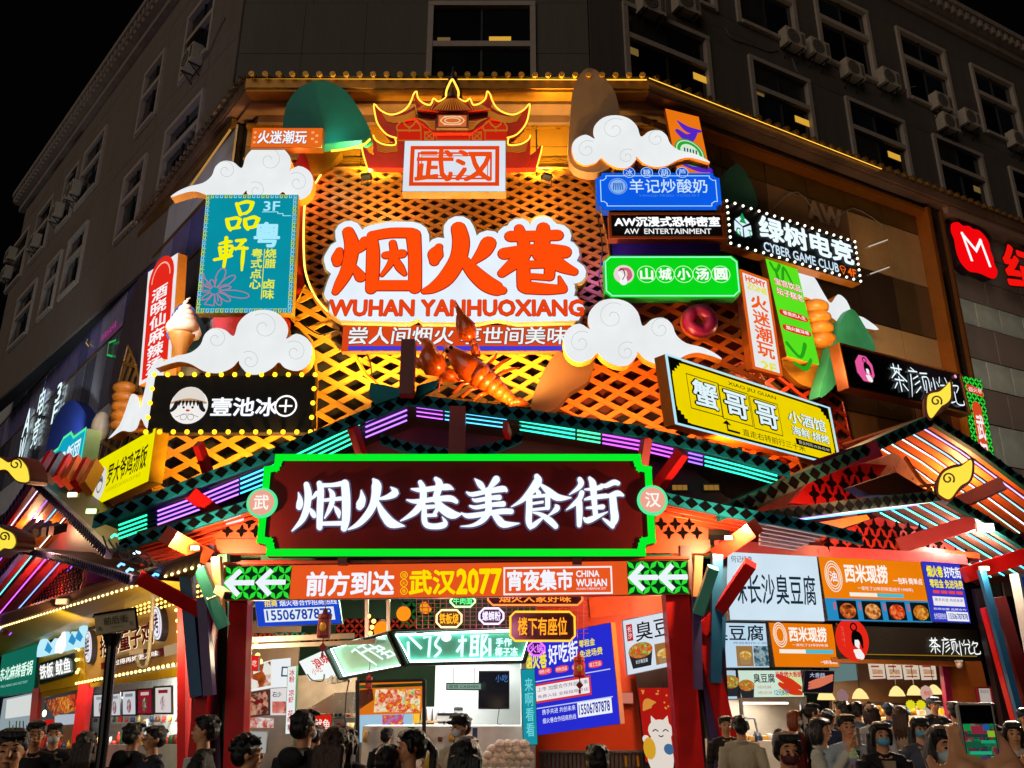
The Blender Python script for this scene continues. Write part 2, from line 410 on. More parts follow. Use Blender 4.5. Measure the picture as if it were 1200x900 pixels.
def facade(pl, S0, S1, Z0, Z1, wins, mat, cw=2.3, zr=()):
    """stone panels (each its own piece, 14 mm joints) round the window openings, over a dark backing wall"""
    m = MB(); pbox(m, pl, S0, S1, Z0, Z1, -.5, -.02); m.build('backing_wall', backm, BD)
    zs = sorted(set([Z0, Z1] + [w[2] for w in wins] + [w[3] for w in wins] + list(zr)))
    zs = [z for i, z in enumerate(zs) if i == 0 or z - zs[i - 1] > .02]
    for zi in range(len(zs) - 1):
        z0, z1 = zs[zi], zs[zi + 1]; zc = (z0 + z1) / 2
        cut = sorted([(w[0], w[1]) for w in wins if w[2] - .01 < zc < w[3] + .01])
        runs = []; a = S0
        for c0, c1 in cut:
            if c0 > a + .02: runs.append((a, c0))
            a = max(a, c1)
        if a < S1 - .02: runs.append((a, S1))
        for a, b in runs:
            n = max(1, round((b - a) / cw))
            for i in range(n):
                s0 = a + (b - a) * i / n; s1 = a + (b - a) * (i + 1) / n; d = .10 + random.uniform(0, .012)
                inst(UB, 'wall_panel', BD, boxM(pl, s0 + .006, s1 - .006, z0 + .006, z1 - .006, 0, d), mat)
    for s0, s1, z0, z1, tr in wins:
        f = MB(); w = .17; pr = .2
        pbox(f,pl,s0,s0 + w,z0,z1 - w,0,pr); pbox(f,pl,s1 - w,s1,z0,z1 - w,0,pr); pbox(f,pl,s0,s1,z1 - w,z1,0,pr + .01)
        pbox(f, pl, s0 + w, s1 - w, z0, z0 + .14, 0, pr + .05)
        zt = z0 + (z1 - z0) * tr; pbox(f, pl, s0 + w, s1 - w, zt - .1, zt + .1, 0, pr - .02)
        fo = f.build('window', frm, BD)
        g = MB(); sm = (s0 + s1) / 2
        for q0, q1 in ((z0 + .14, zt - .1), (zt + .1, z1 - w)):
            for h0, h1 in ((s0 + w, sm - .03), (sm + .03, s1 - w)):
                g = MB(); pbox(g,pl,h0 + .02,h1 - .02,q0 + .03,q1 - .03,.015,.03); g.build('pane',random.choice(PANES),fo)
        g = MB(); pbox(g,pl,sm - .03,sm + .03,z0 + .14,zt - .1,.01,.07); pbox(g,pl,sm - .03,sm + .03,zt + .1,z1 - w,.01,.07); g.build('mullion',P('20201f',.4),fo)
def wpx(pl, L, tr=.6):
    out = []
    for (x0, y0, x1, y1, z1, z0) in L:
        a = pl.sz(x0, y0)[0]; b = pl.sz(x1, y1)[0]; out.append((min(a, b), max(a, b), z0, z1, tr))
    return out
# left wing: windows
LU0 = LU.sz(30, 262)[0]
wl = wpx(LU,[(205,125,247,96,20.3,17.4),(157,177,183,150,20.3,17.4),(90,262,113,235,20.3,17.4),(65,290,82,272,20.3,17.4),(28,340,52,308,20.3,17.4),
              (182,50,206,20,24.9,21.9),(112,140,137,112,24.9,21.9),(88,180,105,156,24.9,21.9),(55,225,74,200,24.9,21.9),(27,263,45,242,24.9,21.9),(231,-8,266,-50,24.9,21.9)])
facade(LU, LU0, 0, 15, 26.9, wl, wallm, zr=(17.4, 21.1, 25.9))
a = FU.sz(503, 5)[0]; b = FU.sz(628, 85)[0]
wf = [(a, b, 19.0, 22.25, .5), (a, b, 24.6, 28, .5), (-7.4, -5.2, 24.8, 27.6, .5)]
facade(FU, -8.4, 2.37, 15, 30, wf, wallr, zr=(18.2, 20.3, 23.4, 26))
wr = wpx(RU,[(727,20,827,50,22.9,19.7),(873,67,945,100,22.9,19.7),(986,115,1055,143,22.9,19.7),(1088,158,1147,185,22.9,19.7),(1177,195,1235,220,22.9,19.7),
              (855,-30,927,0,27.8,24.2),(950,0,1012,15,27.8,24.2),(1045,32,1102,57,27.8,24.2),(1132,75,1182,97,27.8,24.2),(740,-90,830,-60,27.8,24.2)])
RS1 = RU.sz(1290, 240)[0]
facade(RU, 0, RS1, 15, 29.2, wr, wallr, zr=(18.6, 23.6, 26))
# cornices
def cornice(pl, s0, s1, z, mat=ledm):
    m = MB(); pbox(m,pl,s0,s1,z,z + .35,-.3,.35); pbox(m,pl,s0,s1,z + .35,z + .75,-.3,.6); pbox(m,pl,s0,s1,z + .75,z + 1.0,-.3,.8); o = m.build('cornice',mat,BD)
    n = int((s1 - s0) / .45); t = MB()
    for i in range(n): q = s0 + (i + .5) * (s1 - s0) / n; pbox(t,pl,q - .1,q + .1,z + .38,z + .72,.6,.74)
    t.build('cornice_bracket', mat, BD, kind='stuff')
    t = MB()
    for i in range(n): q = s0 + (i + .5) * (s1 - s0) / n; c = pl.pt(q, z + 1.06, .5); t.ball(c, .13, 6, 4)
    t.build('roof_tile', mat, BD, kind='stuff')
cornice(LU, LU0 - .6, .2, 26.9); cornice(FU, -8.4, 2.4, 30); cornice(RU, 0, RS1, 29.2)
# ceiling lights seen through the windows of the storey
for pl,xs in ((FU,[(586,47),(520,48)]),(RU,[(822,92),(742,60),(940,142),(890,108),(1048,183),(1145,222)])):
    for k, (x, y) in enumerate(xs):
        s,z = pl.sz(x,y,.04); m = MB(); w = .34 if k % 2 == 0 else .2; pbox(m,pl,s - w,s + w,z - .13,z + .13,.035,.05); m.build('lit_ceiling_panel',E('e0a838' if k % 2 == 0 else '705a30',.9),BD)
# penthouse on the right roof
m = MB(); pbox(m,RU,RU.sz(1085,0)[0] + 1,RS1 - 6,30.2,36,-6,-2); m.build('penthouse',P('3a2a22',.8),BD)
# ------------------------------------------------------------------ air conditioner units
acm = P('a39684', .55, var=.12, sc=6); acd = P('1c1a18', .6)
def ac(pl, x, y, label, w=.95, h=.72, pipe=True):
    s,z = pl.sz(x,y,.3); c = pl.pt(s,z - h / 2,.3); r = thing('air_conditioner',label,'air conditioner',c,'air conditioners on the stone walls')
    m = MB(); pbox(m, pl, s - w / 2, s + w / 2, z - h / 2, z + h / 2, .14, .52); m.build('housing', acm, r)
    f = Fr(pl.pt(s - w / 2,z + h / 2,.52),pl.D * w,V((0,0,-h))); m = MB(); circle(m,f,.36,.5,h * .42,0,.006,18); g = m.build('fan_opening',acd,r)
    m = MB()
    for k in range(1, 5): ring(m, f, .36, .5, h * .42 * k / 4, .02, .02, 14)
    m.build('fan_grille', acm, g)
    m = MB()
    for k in range(7): rect(m, f, .78, .15 + k * .1, .95, .18 + k * .1, .002, .014)
    m.build('vent_slot', acd, r)
    m = MB()
    for q in (-.32,.32): m.bar(pl.pt(s + q * w,z - h / 2 - .02,.1),pl.pt(s + q * w,z - h / 2 - .02,.55),.04,.04); m.bar(pl.pt(s + q * w,z - h / 2 - .4,.1),pl.pt(s + q * w,z - h / 2 - .03,.5),.03,.03)
    m.build('bracket', acd, r)
    if pipe:
        m = MB(); m.tube([pl.pt(s + w / 2,z,.3),pl.pt(s + w / 2 + .2,z - .25,.2),pl.pt(s + w / 2 + .5,z - .2,.15),pl.pt(s + w / 2 + 1.0,z + .3,.14),pl.pt(s + w / 2 + 1.5,z + .55,.14)],.025,5); m.build('hose',P('6a6258',.6),r)
ac(LU, 226, 70, 'weathered air conditioner with hose below the leftmost top window near the gold eave corner')
for x,y,t in [(87,224,'air conditioner nearest the big bay window high on the left wing'),(67,250,'second air conditioner down the left wing roofline'),(41,285,'air conditioner below the end window of the left wing'),(8,322,'farthest air conditioner low at the left picture edge'),(13,300,'small air conditioner just above the farthest one at the left edge')]: ac(LU,x,y,t,pipe=False)
for x,y,t in [(928,48,'upper unit of the air conditioner pair between the first right wing windows'),(957,60,'lower unit of the air conditioner pair between the first right wing windows'),
                (998,84,'air conditioner under the second top window of the right wing'),(1040,94,'air conditioner beside the hose between second and third top windows'),
                (1102,122,'upper air conditioner under the third top window of the right wing'),(1110,146,'lower air conditioner under the third top window of the right wing'),
                (1135,141,'air conditioner left of the fourth top window of the right wing'),(1191,166,'air conditioner at the right picture edge of the dark wall'),
                (762,8,'air conditioner high above the middle gold eave at the right of the brown peak'),(803,7,'air conditioner cut by the top picture edge beside its neighbour')]: ac(RU,x,y,t,pipe=(x in (1040,)))
def cable(pl, pts, label, off=.14, r=.02, mat=None):
    m = MB(); m.tube([pl.at(x,y,off) for x,y in cr_spline(pts,4)],r,5); m.build('cable',mat or P('6e665c',.6),label=label,category='cable')
cable(RU,[(850,33),(858,45),(880,52),(900,60),(912,58)],'pale loose cable sagging across the right wall toward the air conditioners')
cable(FG,[(352,378),(375,392),(400,388),(430,415),(436,440)],'black sagging cable across the lattice left of the slogan strip',.6,.018,P('0c0c0e',.6)); cable(FG,[(700,252),(706,290),(702,330),(712,352)],'thin black cable hanging beside the green and black signs',.7,.016,P('0c0c0e',.6)); cable(RG,[(905,245),(935,225),(968,262),(1000,244),(1040,268)],'pale thin wire looping inside the brown right glass',.15,.014)
cable(RU,[(928,68),(935,85),(948,97),(952,115),(955,125)],'pale hose hanging under the air conditioner pair on the right wall')
# ------------------------------------------------------------------ the eave
EZ = 17.45
C0, C1, C2, C3 = V((-30.68, 48.76, 0)), V((-7.15, 18.95, 0)), V((3.68, 19, 0)), V((19.5, 27.42, 0))
EV = thing('tiled_eave','gold lit tiled eave running round the corner under the dark storeys','eave',(0,19,EZ))
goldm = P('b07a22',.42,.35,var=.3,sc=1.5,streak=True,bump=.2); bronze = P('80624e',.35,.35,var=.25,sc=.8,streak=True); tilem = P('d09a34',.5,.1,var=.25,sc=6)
def eave(A, B, Ai, Bi, gm_, tm_):
    D = (B - A).normalized(); N = V((D.y, -D.x, 0)); L = (B - A).length
    def q(p, z, off=0): r = p + N * off; r.z = z; return r
    sec = [(0, EZ - .32), (-.02, EZ - .1), (-.25, EZ - .02)]
    # fascia, moulding steps of the soffit going in to the wall
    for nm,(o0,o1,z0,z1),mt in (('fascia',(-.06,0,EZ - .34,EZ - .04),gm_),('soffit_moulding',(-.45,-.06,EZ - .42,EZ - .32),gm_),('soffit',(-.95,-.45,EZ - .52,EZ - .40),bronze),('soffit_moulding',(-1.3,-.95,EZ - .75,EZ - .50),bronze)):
        m = MB()
        def pt(P0, i, off): return P0 + (i - P0) * (-off / 1.3)
        a0, a1, b0, b1 = pt(A, Ai, o0), pt(A, Ai, o1), pt(B, Bi, o0), pt(B, Bi, o1)
        lo = [V((p.x,p.y,z0)) for p in (a0,b0,b1,a1)]; m.prism(lo,V((0,0,z1 - z0))); m.build(nm,mt,EV)
    n = int(L / .36); tl = MB()
    for i in range(n):
        c = A + D * ((i + .5) * L / n); c.z = EZ
        a = c + N * .12; b = c - N * .85 + V((0, 0, .32)); tl.tube([a, b], .07, 6)
        tl.tube([a + V((0, 0, -.02)) + N * .01, a + V((0, 0, -.02)) + N * .05], .08, 8)
    tl.build('roof_tile', tm_, EV, kind='stuff')
    m = MB(); m.prism([V((p.x,p.y,EZ - .03 + dz)) for p,dz in ((A + N * .05,0),(B + N * .05,0),(B - N * 1.6,.5),(A - N * 1.6,.5))],V((0,0,.04))); m.build('tile_bed',P('4a3a22',.7),EV)
I0, I1, I2, I3 = V((-29.5, 48.9, 0)), V((-7.0, 20.25, 0)), V((3.55, 20.25, 0)), V((18.6, 28.4, 0))
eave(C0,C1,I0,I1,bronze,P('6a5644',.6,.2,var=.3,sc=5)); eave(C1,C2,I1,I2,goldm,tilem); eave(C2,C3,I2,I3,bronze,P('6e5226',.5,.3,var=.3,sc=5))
# light strip under the fascia, gold
m = MB(); m.tube([V((C1.x + .1,C1.y + .02,EZ - .06)),V((C2.x - .05,C2.y,EZ - .06))],.02,5); m.tube([V((C2.x,C2.y - .1,EZ - .08)),V((C2.x + 8,C2.y + 4.2,EZ - .08))],.012,5); m.build('light_strip',E('ffc040',1.6),EV)
m = MB(); m.tube([LG.at(270,152,.35),LG.at(250,180,.35),LG.at(215,230,.35)],.03,5); m.build('light_tube',E('c08a40',.9),EV)
# ------------------------------------------------------------------ left curtain wall under the eave
CL = thing('glass_facade','grey glass and stone curtain wall of the left wing under the dark soffit','facade',LG.pt(-10,.1))
sL = LG.sz(-60, 600)[0]
VAR = {}
def grid(pl, parent, s0, s1, rows, cw, back=True):
    if back: m = MB(); pbox(m,pl,s0,s1,rows[-1][1],rows[0][0],-.4,-.03); m.build('backing',P('17171b',.5),parent)
    for z1, z0, mt, nm, k in rows:
        n = max(1, int((s1 - s0) / (cw * k)))
        for i in range(n):
            a = s0 + (s1 - s0) * i / n; b = s0 + (s1 - s0) * (i + 1) / n
            mm = mt if nm != 'glass_pane' or random.random() < .45 else random.choice(VAR.get(mt.name,[mt])); inst(UB,nm,parent,boxM(pl,a + .02,b - .02,z0 + .02,z1 - .02,0,.05 + random.uniform(0,.01)),mm)
gst = P('b4b2b4',.35,var=.14,sc=.7,spec=.6); ggl = P('706e7c',.2,.05,var=.3,sc=.5,spec=.9); gdk = P('34323a',.15,.1,var=.4,sc=.6,spec=.8); gpp = P('7a70a0',.2,.05,var=.35,sc=.4,spec=.9)  # glass colours take in the grey purple of reflected street signs
for mt,hs in ((ggl,('56545f','8c8a94','444450')),(gdk,('4a4850','24232a')),(gpp,('5c5888','9a94b4','8478b4'))): VAR[mt.name] = [P(h,.15,.05,var=.35,sc=.5,spec=.9) for h in hs]
lamp('SPOT', RG.at(1150, 400, 4), RG.at(1170, 400, 0), 500, (1, .86, .72), .4, 140)  # unseen fill spot added to brighten the far right cladding
grid(LG,CL,sL,-.1,[(16.85,15.2,gst,'stone_panel',1),(15.2,13.6,gpp,'glass_pane',1),(13.6,10.9,ggl,'glass_pane',1),(10.9,9.5,gst,'stone_panel',1),(9.5,4.4,gdk,'glass_pane',.6)],1.5)
m = MB(); pbox(m,LG,sL,-.1,15.17,15.26,.05,.10); pbox(m,LG,sL,-.1,13.57,13.63,.05,.09); pbox(m,LG,sL,-.1,16.7,16.95,.06,.2); m.build('trim',P('7a5a30',.4,.5),CL)
# front upper wall behind the pagoda: polished gold panels
CF = thing('gold_backdrop','polished gold metal wall panels behind the red pagoda','facade',FG.pt(-1.7,.1))
m = MB(); pbox(m, FG, -7.55, 4.15, 4.6, 16.95, -.6, -.3); m.build('backing', P('120d0a', .8), CF)
gd2 = P('b07c20', .42, .35, var=.3, sc=.5, streak=True, bump=.15)
for i in range(7):
    for z0,z1 in ((15.1,16.1),(16.12,16.7)): inst(UB,'gold_panel',CF,boxM(FG,-7.4 + i * 1.62,-7.4 + i * 1.62 + 1.58,z0,z1,-.28,-.2),gd2)
m = MB(); pbox(m,FG,-7.4,3.95,16.66,16.78,-.2,-.05); pbox(m,FG,-7.4,3.95,15.62,15.70,-.2,-.1); m.build('rail',P('a07018',.3,.6),CF)
# right glazed box of the right wing
CR = thing('glazed_wall','brown tinted glazed wall of the right wing inside an orange edged frame','facade',RG.pt(5,.1))
bg = P('7a5638',.25,.05,var=.35,sc=.5,spec=.8); bg2 = P('98744a',.25,.05,var=.3,sc=.5); dkg = P('302218',.2,.1,var=.4,sc=.5)
s1 = RG.sz(1072, 258)[0]
for mt,hs in ((bg,('5a3e26','9a7448','6a4c34')),(bg2,('80603a','b08a58')),(dkg,('48341f','1c1510'))): VAR[mt.name] = [P(h,.15,.05,var=.35,sc=.5,spec=.9) for h in hs]
grid(RG,CR,.3,s1,[(16.6,15.9,P('5e3f16',.3,.3,var=.3,sc=.7),'glass_pane',1),(15.9,14.0,bg,'glass_pane',1),(14.0,12.2,dkg,'glass_pane',1),(12.2,10.8,bg2,'glass_pane',1),(10.8,9.2,dkg,'glass_pane',1),(9.2,5.2,bg,'glass_pane',1)],1.5)
m = MB(); pbox(m,RG,s1,s1 + .16,5,16.75,0,.5); pbox(m,RG,.3,s1,16.6,16.72,0,.42); m.build('frame',P('8a4c10',.4,.3),CR)
m = MB(); pbox(m,RG,s1 + .2,s1 + .85,5,16.95,0,.3); m.build('black_pier',P('090807',.3),CR); m = MB(); pbox(m,RG,s1 + .86,s1 + .95,5,16.9,0,.42); m.build('frame',P('6b3c12',.4,.3),CR)
# far right: brown cladding with lit glass bands
CX = thing('clad_wall','brown panel cladding with pale glass bands at the far right','facade',RG.pt(14,.1))
brc = P('8c7a70', .5, var=.12, sc=.9, bump=.1); pgl = P('c4c8ba', .3, .1, var=.25, sc=.8)
grid(RG,CX,s1 + 1.0,RG.sz(1290,300)[0],[(16.8,15.9,brc,'wall_panel',1),(15.9,14.9,brc,'wall_panel',1),(14.9,14.0,brc,'wall_panel',1),(14.0,13.1,pgl,'glass_pane',.62),(13.1,11.9,brc,'wall_panel',1),(11.9,10.9,pgl,'glass_pane',.62),(10.9,9.7,brc,'wall_panel',1),(9.7,8.4,pgl,'glass_pane',.62),(8.4,6.9,brc,'wall_panel',1),(6.9,4.4,brc,'wall_panel',1)],1.9)
m = MB(); pbox(m,RG,s1 + 1.0,RG.sz(1290,300)[0],16.8,17.05,0,.55); m.build('ledge',P('8a6a58',.5),CX)
# ================================================================== lattice screens
latm = P('b4701c', .45, .1, var=.2, sc=2, bump=.1)
def clipseg(poly, p, d):
    ts = []
    for i in range(len(poly)):
        a,b = poly[i],poly[(i + 1) % len(poly)]; ex,ey = b[0] - a[0],b[1] - a[1]; den = d[0] * ey - d[1] * ex
        if abs(den) < 1e-9: continue
        t = ((a[0] - p[0]) * ey - (a[1] - p[1]) * ex) / den; u = ((a[0] - p[0]) * d[1] - (a[1] - p[1]) * d[0]) / den
        if 0 <= u < 1: ts.append(t)
    ts.sort(); return [(ts[i], ts[i + 1]) for i in range(0, len(ts) - 1, 2)]
def lattice(name,label,pl,px,off,sp=.34,w=.075,ang=(33,-27),mat=None,glow=None,back=None,th=.06,group='lattice screens'):
    poly = [pl.sz(x,y,off) for x,y in px]; c = pl.pt(sum(p[0] for p in poly) / len(poly),min(p[1] for p in poly),off)
    r = thing(name, label, 'lattice', c, group)
    for k, an in enumerate(ang):
        m = MB(); a = math.radians(an); d = (math.cos(a), math.sin(a)); n = (-d[1], d[0])
        vals = [p[0] * n[0] + p[1] * n[1] for p in poly]; q = min(vals) + sp * .3
        while q < max(vals):
            for t0, t1 in clipseg(poly, (n[0] * q, n[1] * q), d):
                if t1 - t0 < .05: continue
                A = pl.pt(n[0] * q + d[0] * t0,n[1] * q + d[1] * t0,off + k * .022); Bp = pl.pt(n[0] * q + d[0] * t1,n[1] * q + d[1] * t1,off + k * .022)
                x = (Bp - A); up = x.cross(pl.N).normalized() * w; m.box(A - up / 2, x, up, pl.N * th)
            q += sp
        if m.v: m.build('lattice_slat', mat or latm, r, kind='stuff')
    m = MB(); P3 = [pl.pt(s,z,off + .05) for s,z in poly]; m.tube(P3,.035,5,True); m.build('edge_rail',mat or latm,r)
    if glow:
        m = MB(); m.tube([pl.pt(*pl.sz(x,y,off),off + .1) for x,y in cr_spline(glow,4)],.026,5); m.build('neon_edge',E('ffd25a',2.6,True),r)
    return r
# dark wall that the screens hang on
archL = [(382, 198), (372, 215), (360, 232), (357, 260), (357, 300), (360, 325), (372, 352), (398, 380)]
archR = [(690, 380), (708, 350), (715, 320), (712, 285), (704, 250), (694, 215), (688, 198)]
lattice('arch_lattice','big brown arched lattice screen behind the large orange lettering',FG,archL + archR,.15,.245,.095,(33,-25),P('c07a24',.45,.1,var=.2),glow=archL)
lattice('arch_lattice','golden lattice strip filling below the arched screen behind the lobster',FG,[(398,381),(690,381),(640,478),(460,462),(430,440)],.10,.34,.11,(33,-25),P('c88420',.45,.1))
lattice('side_lattice','curved yellow lattice screen behind the black round face sign',FG,[(340,372),(358,335),(372,356),(396,384),(428,440),(458,466),(440,500),(300,560),(180,575),(176,505),(372,505),(372,440),(366,400)],.3,.42,.13,(30,-30),P('c88a22',.45,.1))
lattice('side_lattice','orange red lattice screen left of the yellow crab sign',FG,[(690,420),(718,350),(780,352),(860,352),(880,415),(960,600),(800,560),(700,500),(655,478),(645,455)],.28,.37,.12,(33,-27),P('c86a1e',.45,.1))
lattice('side_lattice','narrow golden lattice screen on the left wing beside the red vertical sign',LG,[(152,405),(160,425),(166,450),(176,505),(182,545),(108,600),(118,540),(136,470)],.5,.62,.11,(50,-20),P('a8762c',.45,.1))
lattice('side_lattice','red lattice screen low behind the crab sign and right pavilion',RG,[(850,380),(985,470),(1005,560),(880,600)],.2,.42,.1,(33,-27),P('b03010',.45,.1))
# cloth and coloured backs
def slab(name, label, cat, pl, px, off, th, mat, n=1, closed=False, parent=None, group=None):
    q = cr_spline(px, n, True) if n > 1 else px
    m = MB(); m.prism([pl.at(x, y, off) for x, y in q], pl.N * -th)
    return m.build(name, mat, parent, label=label, category=cat, group=group)
slab('backing_panel','red curved cloth panel behind the left cloud and teal menu sign','panel',FG,[(352,178),(384,182),(376,215),(360,245),(354,300),(356,335),(340,372),(336,420),(300,440),(250,400),(246,240),(330,230)],.08,.1,P('a81c0c',.55,var=.2,sc=1))
slab('backing_panel','purple blue curved panel behind the stacked blue and green signs','panel',FG,[(694,196),(745,190),(840,250),(850,350),(722,350),(722,320),(712,262),(700,225)],.06,.1,P('3b2078',.5,var=.2,sc=1))
slab('backing_panel','dark red ribbed panel under the arch of the crab sign','panel',FG,[(722,330),(850,330),(875,420),(700,500),(640,476),(680,420)],.04,.08,P('4a0e0a',.6))
# mountain peaks
def peak(label, pl, px, off, mat, th=.35, glow=None):
    r = thing('mountain_cutout',label,'cutout',pl.at(*px[-1],off),'mountain shaped cutouts'); q = cr_spline(px,4,True)
    P3 = [pl.at(x, y, off) for x, y in q]; m = MB(); m.prism(P3, pl.N * -th); m.build('board', mat, r)
    if glow: m = MB(); m.tube([pl.at(x,y,off + .03) for x,y in cr_spline(glow,4)],.03,5); m.build('neon_edge',E('ffc83c',2.2,True),r)
    return r
peak('round teal mountain cutout above the small orange sign',FG,[(331,150),(336,122),(352,102),(376,94),(402,104),(422,130),(434,160),(400,166),(360,170),(330,168)],1.08,P('0c8478',.6,var=.1),glow=[(434,163),(425,170),(405,175),(388,177)])
peak('tall brown mountain cutout behind the upper right cloud',FG,[(668,190),(668,140),(673,100),(688,80),(706,88),(722,112),(727,150),(720,190),(695,202)],1.12,P('a08060',.5,.1,var=.12))
peak('dark green pointed peak above the dotted game club sign',RG,[(846,240),(850,212),(862,192),(876,205),(888,240),(870,250)],.4,P('2f5a46',.55))
peak('green pointed peak standing behind the tea shop sign',RG,[(960,465),(972,420),(985,378),(998,362),(1012,380),(1026,410),(1000,412),(980,450)],.9,P('2f8a66',.55))
peak('brown curved rock cutout under the long right cloud',FG,[(622,478),(640,430),(660,410),(695,415),(690,445),(668,460),(650,480)],.75,P('54341e',.6,var=.12))
peak('dark blue shell cutout behind the ice cream cone',FG,[(196,396),(200,372),(212,356),(228,362),(240,392),(225,410)],.2,P('174a78',.5))
peak('purple blue peak on the dark glass beside the cyan rice sign',LG,[(52,545),(62,495),(80,470),(95,476),(104,500),(96,530),(70,548)],.4,P('142c78',.6))
peak('dark brown round cutout above the red vertical sign bottom',LG,[(128,470),(140,400),(160,330),(176,330),(185,400),(170,470),(150,500)],.3,P('4a3c40',.6))
# orange fins on the gold wall beside the arch
for px,t in (([(357,178),(392,172),(400,178),(384,197),(366,205)],'gold bracket block at the upper left tip of the arch screen'),([(686,196),(692,190),(722,210),(716,240),(704,246)],'gold bracket strip at the upper right tip of the arch screen')):
    slab('bracket_panel', t, 'bracket', FG, px, .4, .3, P('a0701c', .35, .5))
# ================================================================== the red pagoda
PGP = Pl((0, 19.25), 90)
PG = thing('pagoda_model','red pagoda front with upturned eaves outlined in yellow neon on the gold wall','pagoda',PGP.at(530,205,.2))
dkred = P('a82210',.45,var=.15); ribm = E('d8842c',.62); litred = E('d82410',.8,True); neon = E('ffb438',2.6,True)
def Z(L, ox=420, oy=85, sc=1200 / 220): return [(ox + x / sc, oy + y / sc) for x, y in L]
def mir(L, cx=529.5): return [(2 * cx - x, y) for x, y in L]
def pslab(px,off,th,mat,nm,n=3): q = cr_spline(px,n,True); MB().prism([PGP.at(x,y,off) for x,y in q],PGP.N * -th).build(nm,mat,PG)
top = Z([(350,125),(370,160),(405,200),(450,212),(500,190),(540,160),(600,150),(660,160),(700,190),(760,212),(810,180),(838,130),(852,160),(845,230),(700,246),(500,246),(380,232),(365,190)])
pslab(top, .62, .25, dkred, 'top_roof', 1)
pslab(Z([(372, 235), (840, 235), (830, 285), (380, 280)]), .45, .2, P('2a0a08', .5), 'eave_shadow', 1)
pslab(Z([(360,285),(480,300),(560,270),(640,270),(720,300),(845,285),(790,340),(720,385),(480,385),(430,345)]),.55,.15,dkred,'gallery_roof',1)
wingl = Z([(105,195),(150,240),(220,268),(300,250),(362,215),(372,290),(250,310),(245,420),(200,405),(140,340),(110,280)])
pslab(wingl, .5, .25, dkred, 'side_roof', 1); pslab(mir(wingl), .5, .25, dkred, 'side_roof', 1)
lowl = Z([(95,405),(130,440),(190,455),(250,440),(300,430),(310,610),(120,610),(95,540)]); pslab(lowl,.42,.2,dkred,'lower_roof',1); pslab(mir(lowl),.42,.2,dkred,'lower_roof',1)
ll2 = Z([(20,460),(60,500),(110,545),(150,560),(190,610),(60,610)]); pslab(ll2,.36,.2,dkred,'lower_roof',1); pslab(mir(ll2),.36,.2,dkred,'lower_roof',1)
pslab(Z([(250, 310), (960, 310), (960, 440), (250, 440)]), .36, .1, litred, 'wall', 1)
for a, b in ((500, 710), (250, 400), (810, 955)):
    m = MB(); q = Z([(a,370),(b,370),(b,435),(a,435)]); m.tube([PGP.at(x,y,.42) for x,y in q],.025,5,True); m.build('window_frame',ribm,PG)
for a in (425, 730):
    m = MB(); q = Z([(a,380),(a + 55,380),(a + 55,430),(a,430)]); m.tube([PGP.at(x,y,.46) for x,y in q],.02,5,True); m.tube([PGP.at(x,y,.46) for x,y in (q[0],q[2])],.014,4); m.tube([PGP.at(x,y,.47) for x,y in (q[1],q[3])],.014,4); m.build('window_frame',ribm,PG)
for cx in (325, 878):
    m = MB(); m.tube([PGP.at(x,y,.6) for x,y in cr_spline(Z([(cx - 75,372),(cx - 78,340),(cx - 40,310),(cx - 30,330),(cx,350),(cx + 30,330),(cx + 40,310),(cx + 70,340),(cx + 72,372)]),3)],.02,5); m.tube([PGP.at(x,y,.6) for x,y in Z([(cx,350),(cx,378)])],.02,5); m.build('bracket_scroll',ribm,PG)
# ribs of the roofs: thin tiles lines
m = MB()
for i in range(27):
    t = i / 26; x = 372 + t * 468; xt = 600 + (x - 600) * .42; yt = 165 + 40 * abs((x - 600) / 240) ** 2
    m.tube([PGP.at(a,b,.645) for a,b in Z([(xt if abs(x - 600) < 130 else x + (600 - x) * .25,yt),(x,238)])],.014,4)
for k in range(6):
    for f in (lambda L: L, mir):
        m.tube([PGP.at(a,b,.53) for a,b in f(Z([(150 + k * 6,262 + k * 9),(230,285 + k * 7),(300,272 + k * 6),(365,240 + k * 9)]))],.012,4)
        m.tube([PGP.at(a,b,.45) for a,b in f(Z([(110 + k * 3,440 + k * 12),(170,465 + k * 9),(250,455 + k * 9)]))],.012,4)
        m.tube([PGP.at(a,b,.58) for a,b in f(Z([(372 + k * 12,292 + k * 5),(440 + k * 4,312 + k * 9),(490,312 + k * 11)]))],.012,4)
m.build('roof_rib', ribm, PG, kind='stuff')
# finial
c = PGP.at(530,117,.6); m = MB(); m.lathe(c - V((0,0,.1)),[(.3,0),(.3,.1),(.18,.14),(.26,.3),(.26,.36),(.12,.42),(.19,.56),(.1,.62),(.13,.76),(.05,.84),(.02,1.15),(0,1.2)],12); m.build('finial',P('2c1c30',.4),PG)
# plaque
f = Fr(PGP.at(512,134,.66),PGP.at(549,134,.66) - PGP.at(512,134,.66),V((0,0,-(PGP.at(512,134,.66).z - PGP.at(512,150,.66).z)))); m = MB(); rect(m,f,0,0,1,1,-.1,0); pq = m.build('plaque',P('6a5040',.5),PG); m = MB(); rect(m,f,.06,.1,.94,.9,0,.015); m.build('plaque_face',E('e06a30',.9),pq)
m = MB(); ring(m,f,.5,.5,.30,.03,.03,18,ry=.13); ring(m,f,.5,.5,.2,.03,.03,18,ry=.08); outline(m,f,[(.12,.5),(.25,.2),(.75,.2),(.88,.5),(.75,.8),(.25,.8)],.02,.03); m.build('emblem',E('ffd8a0',.9),pq)
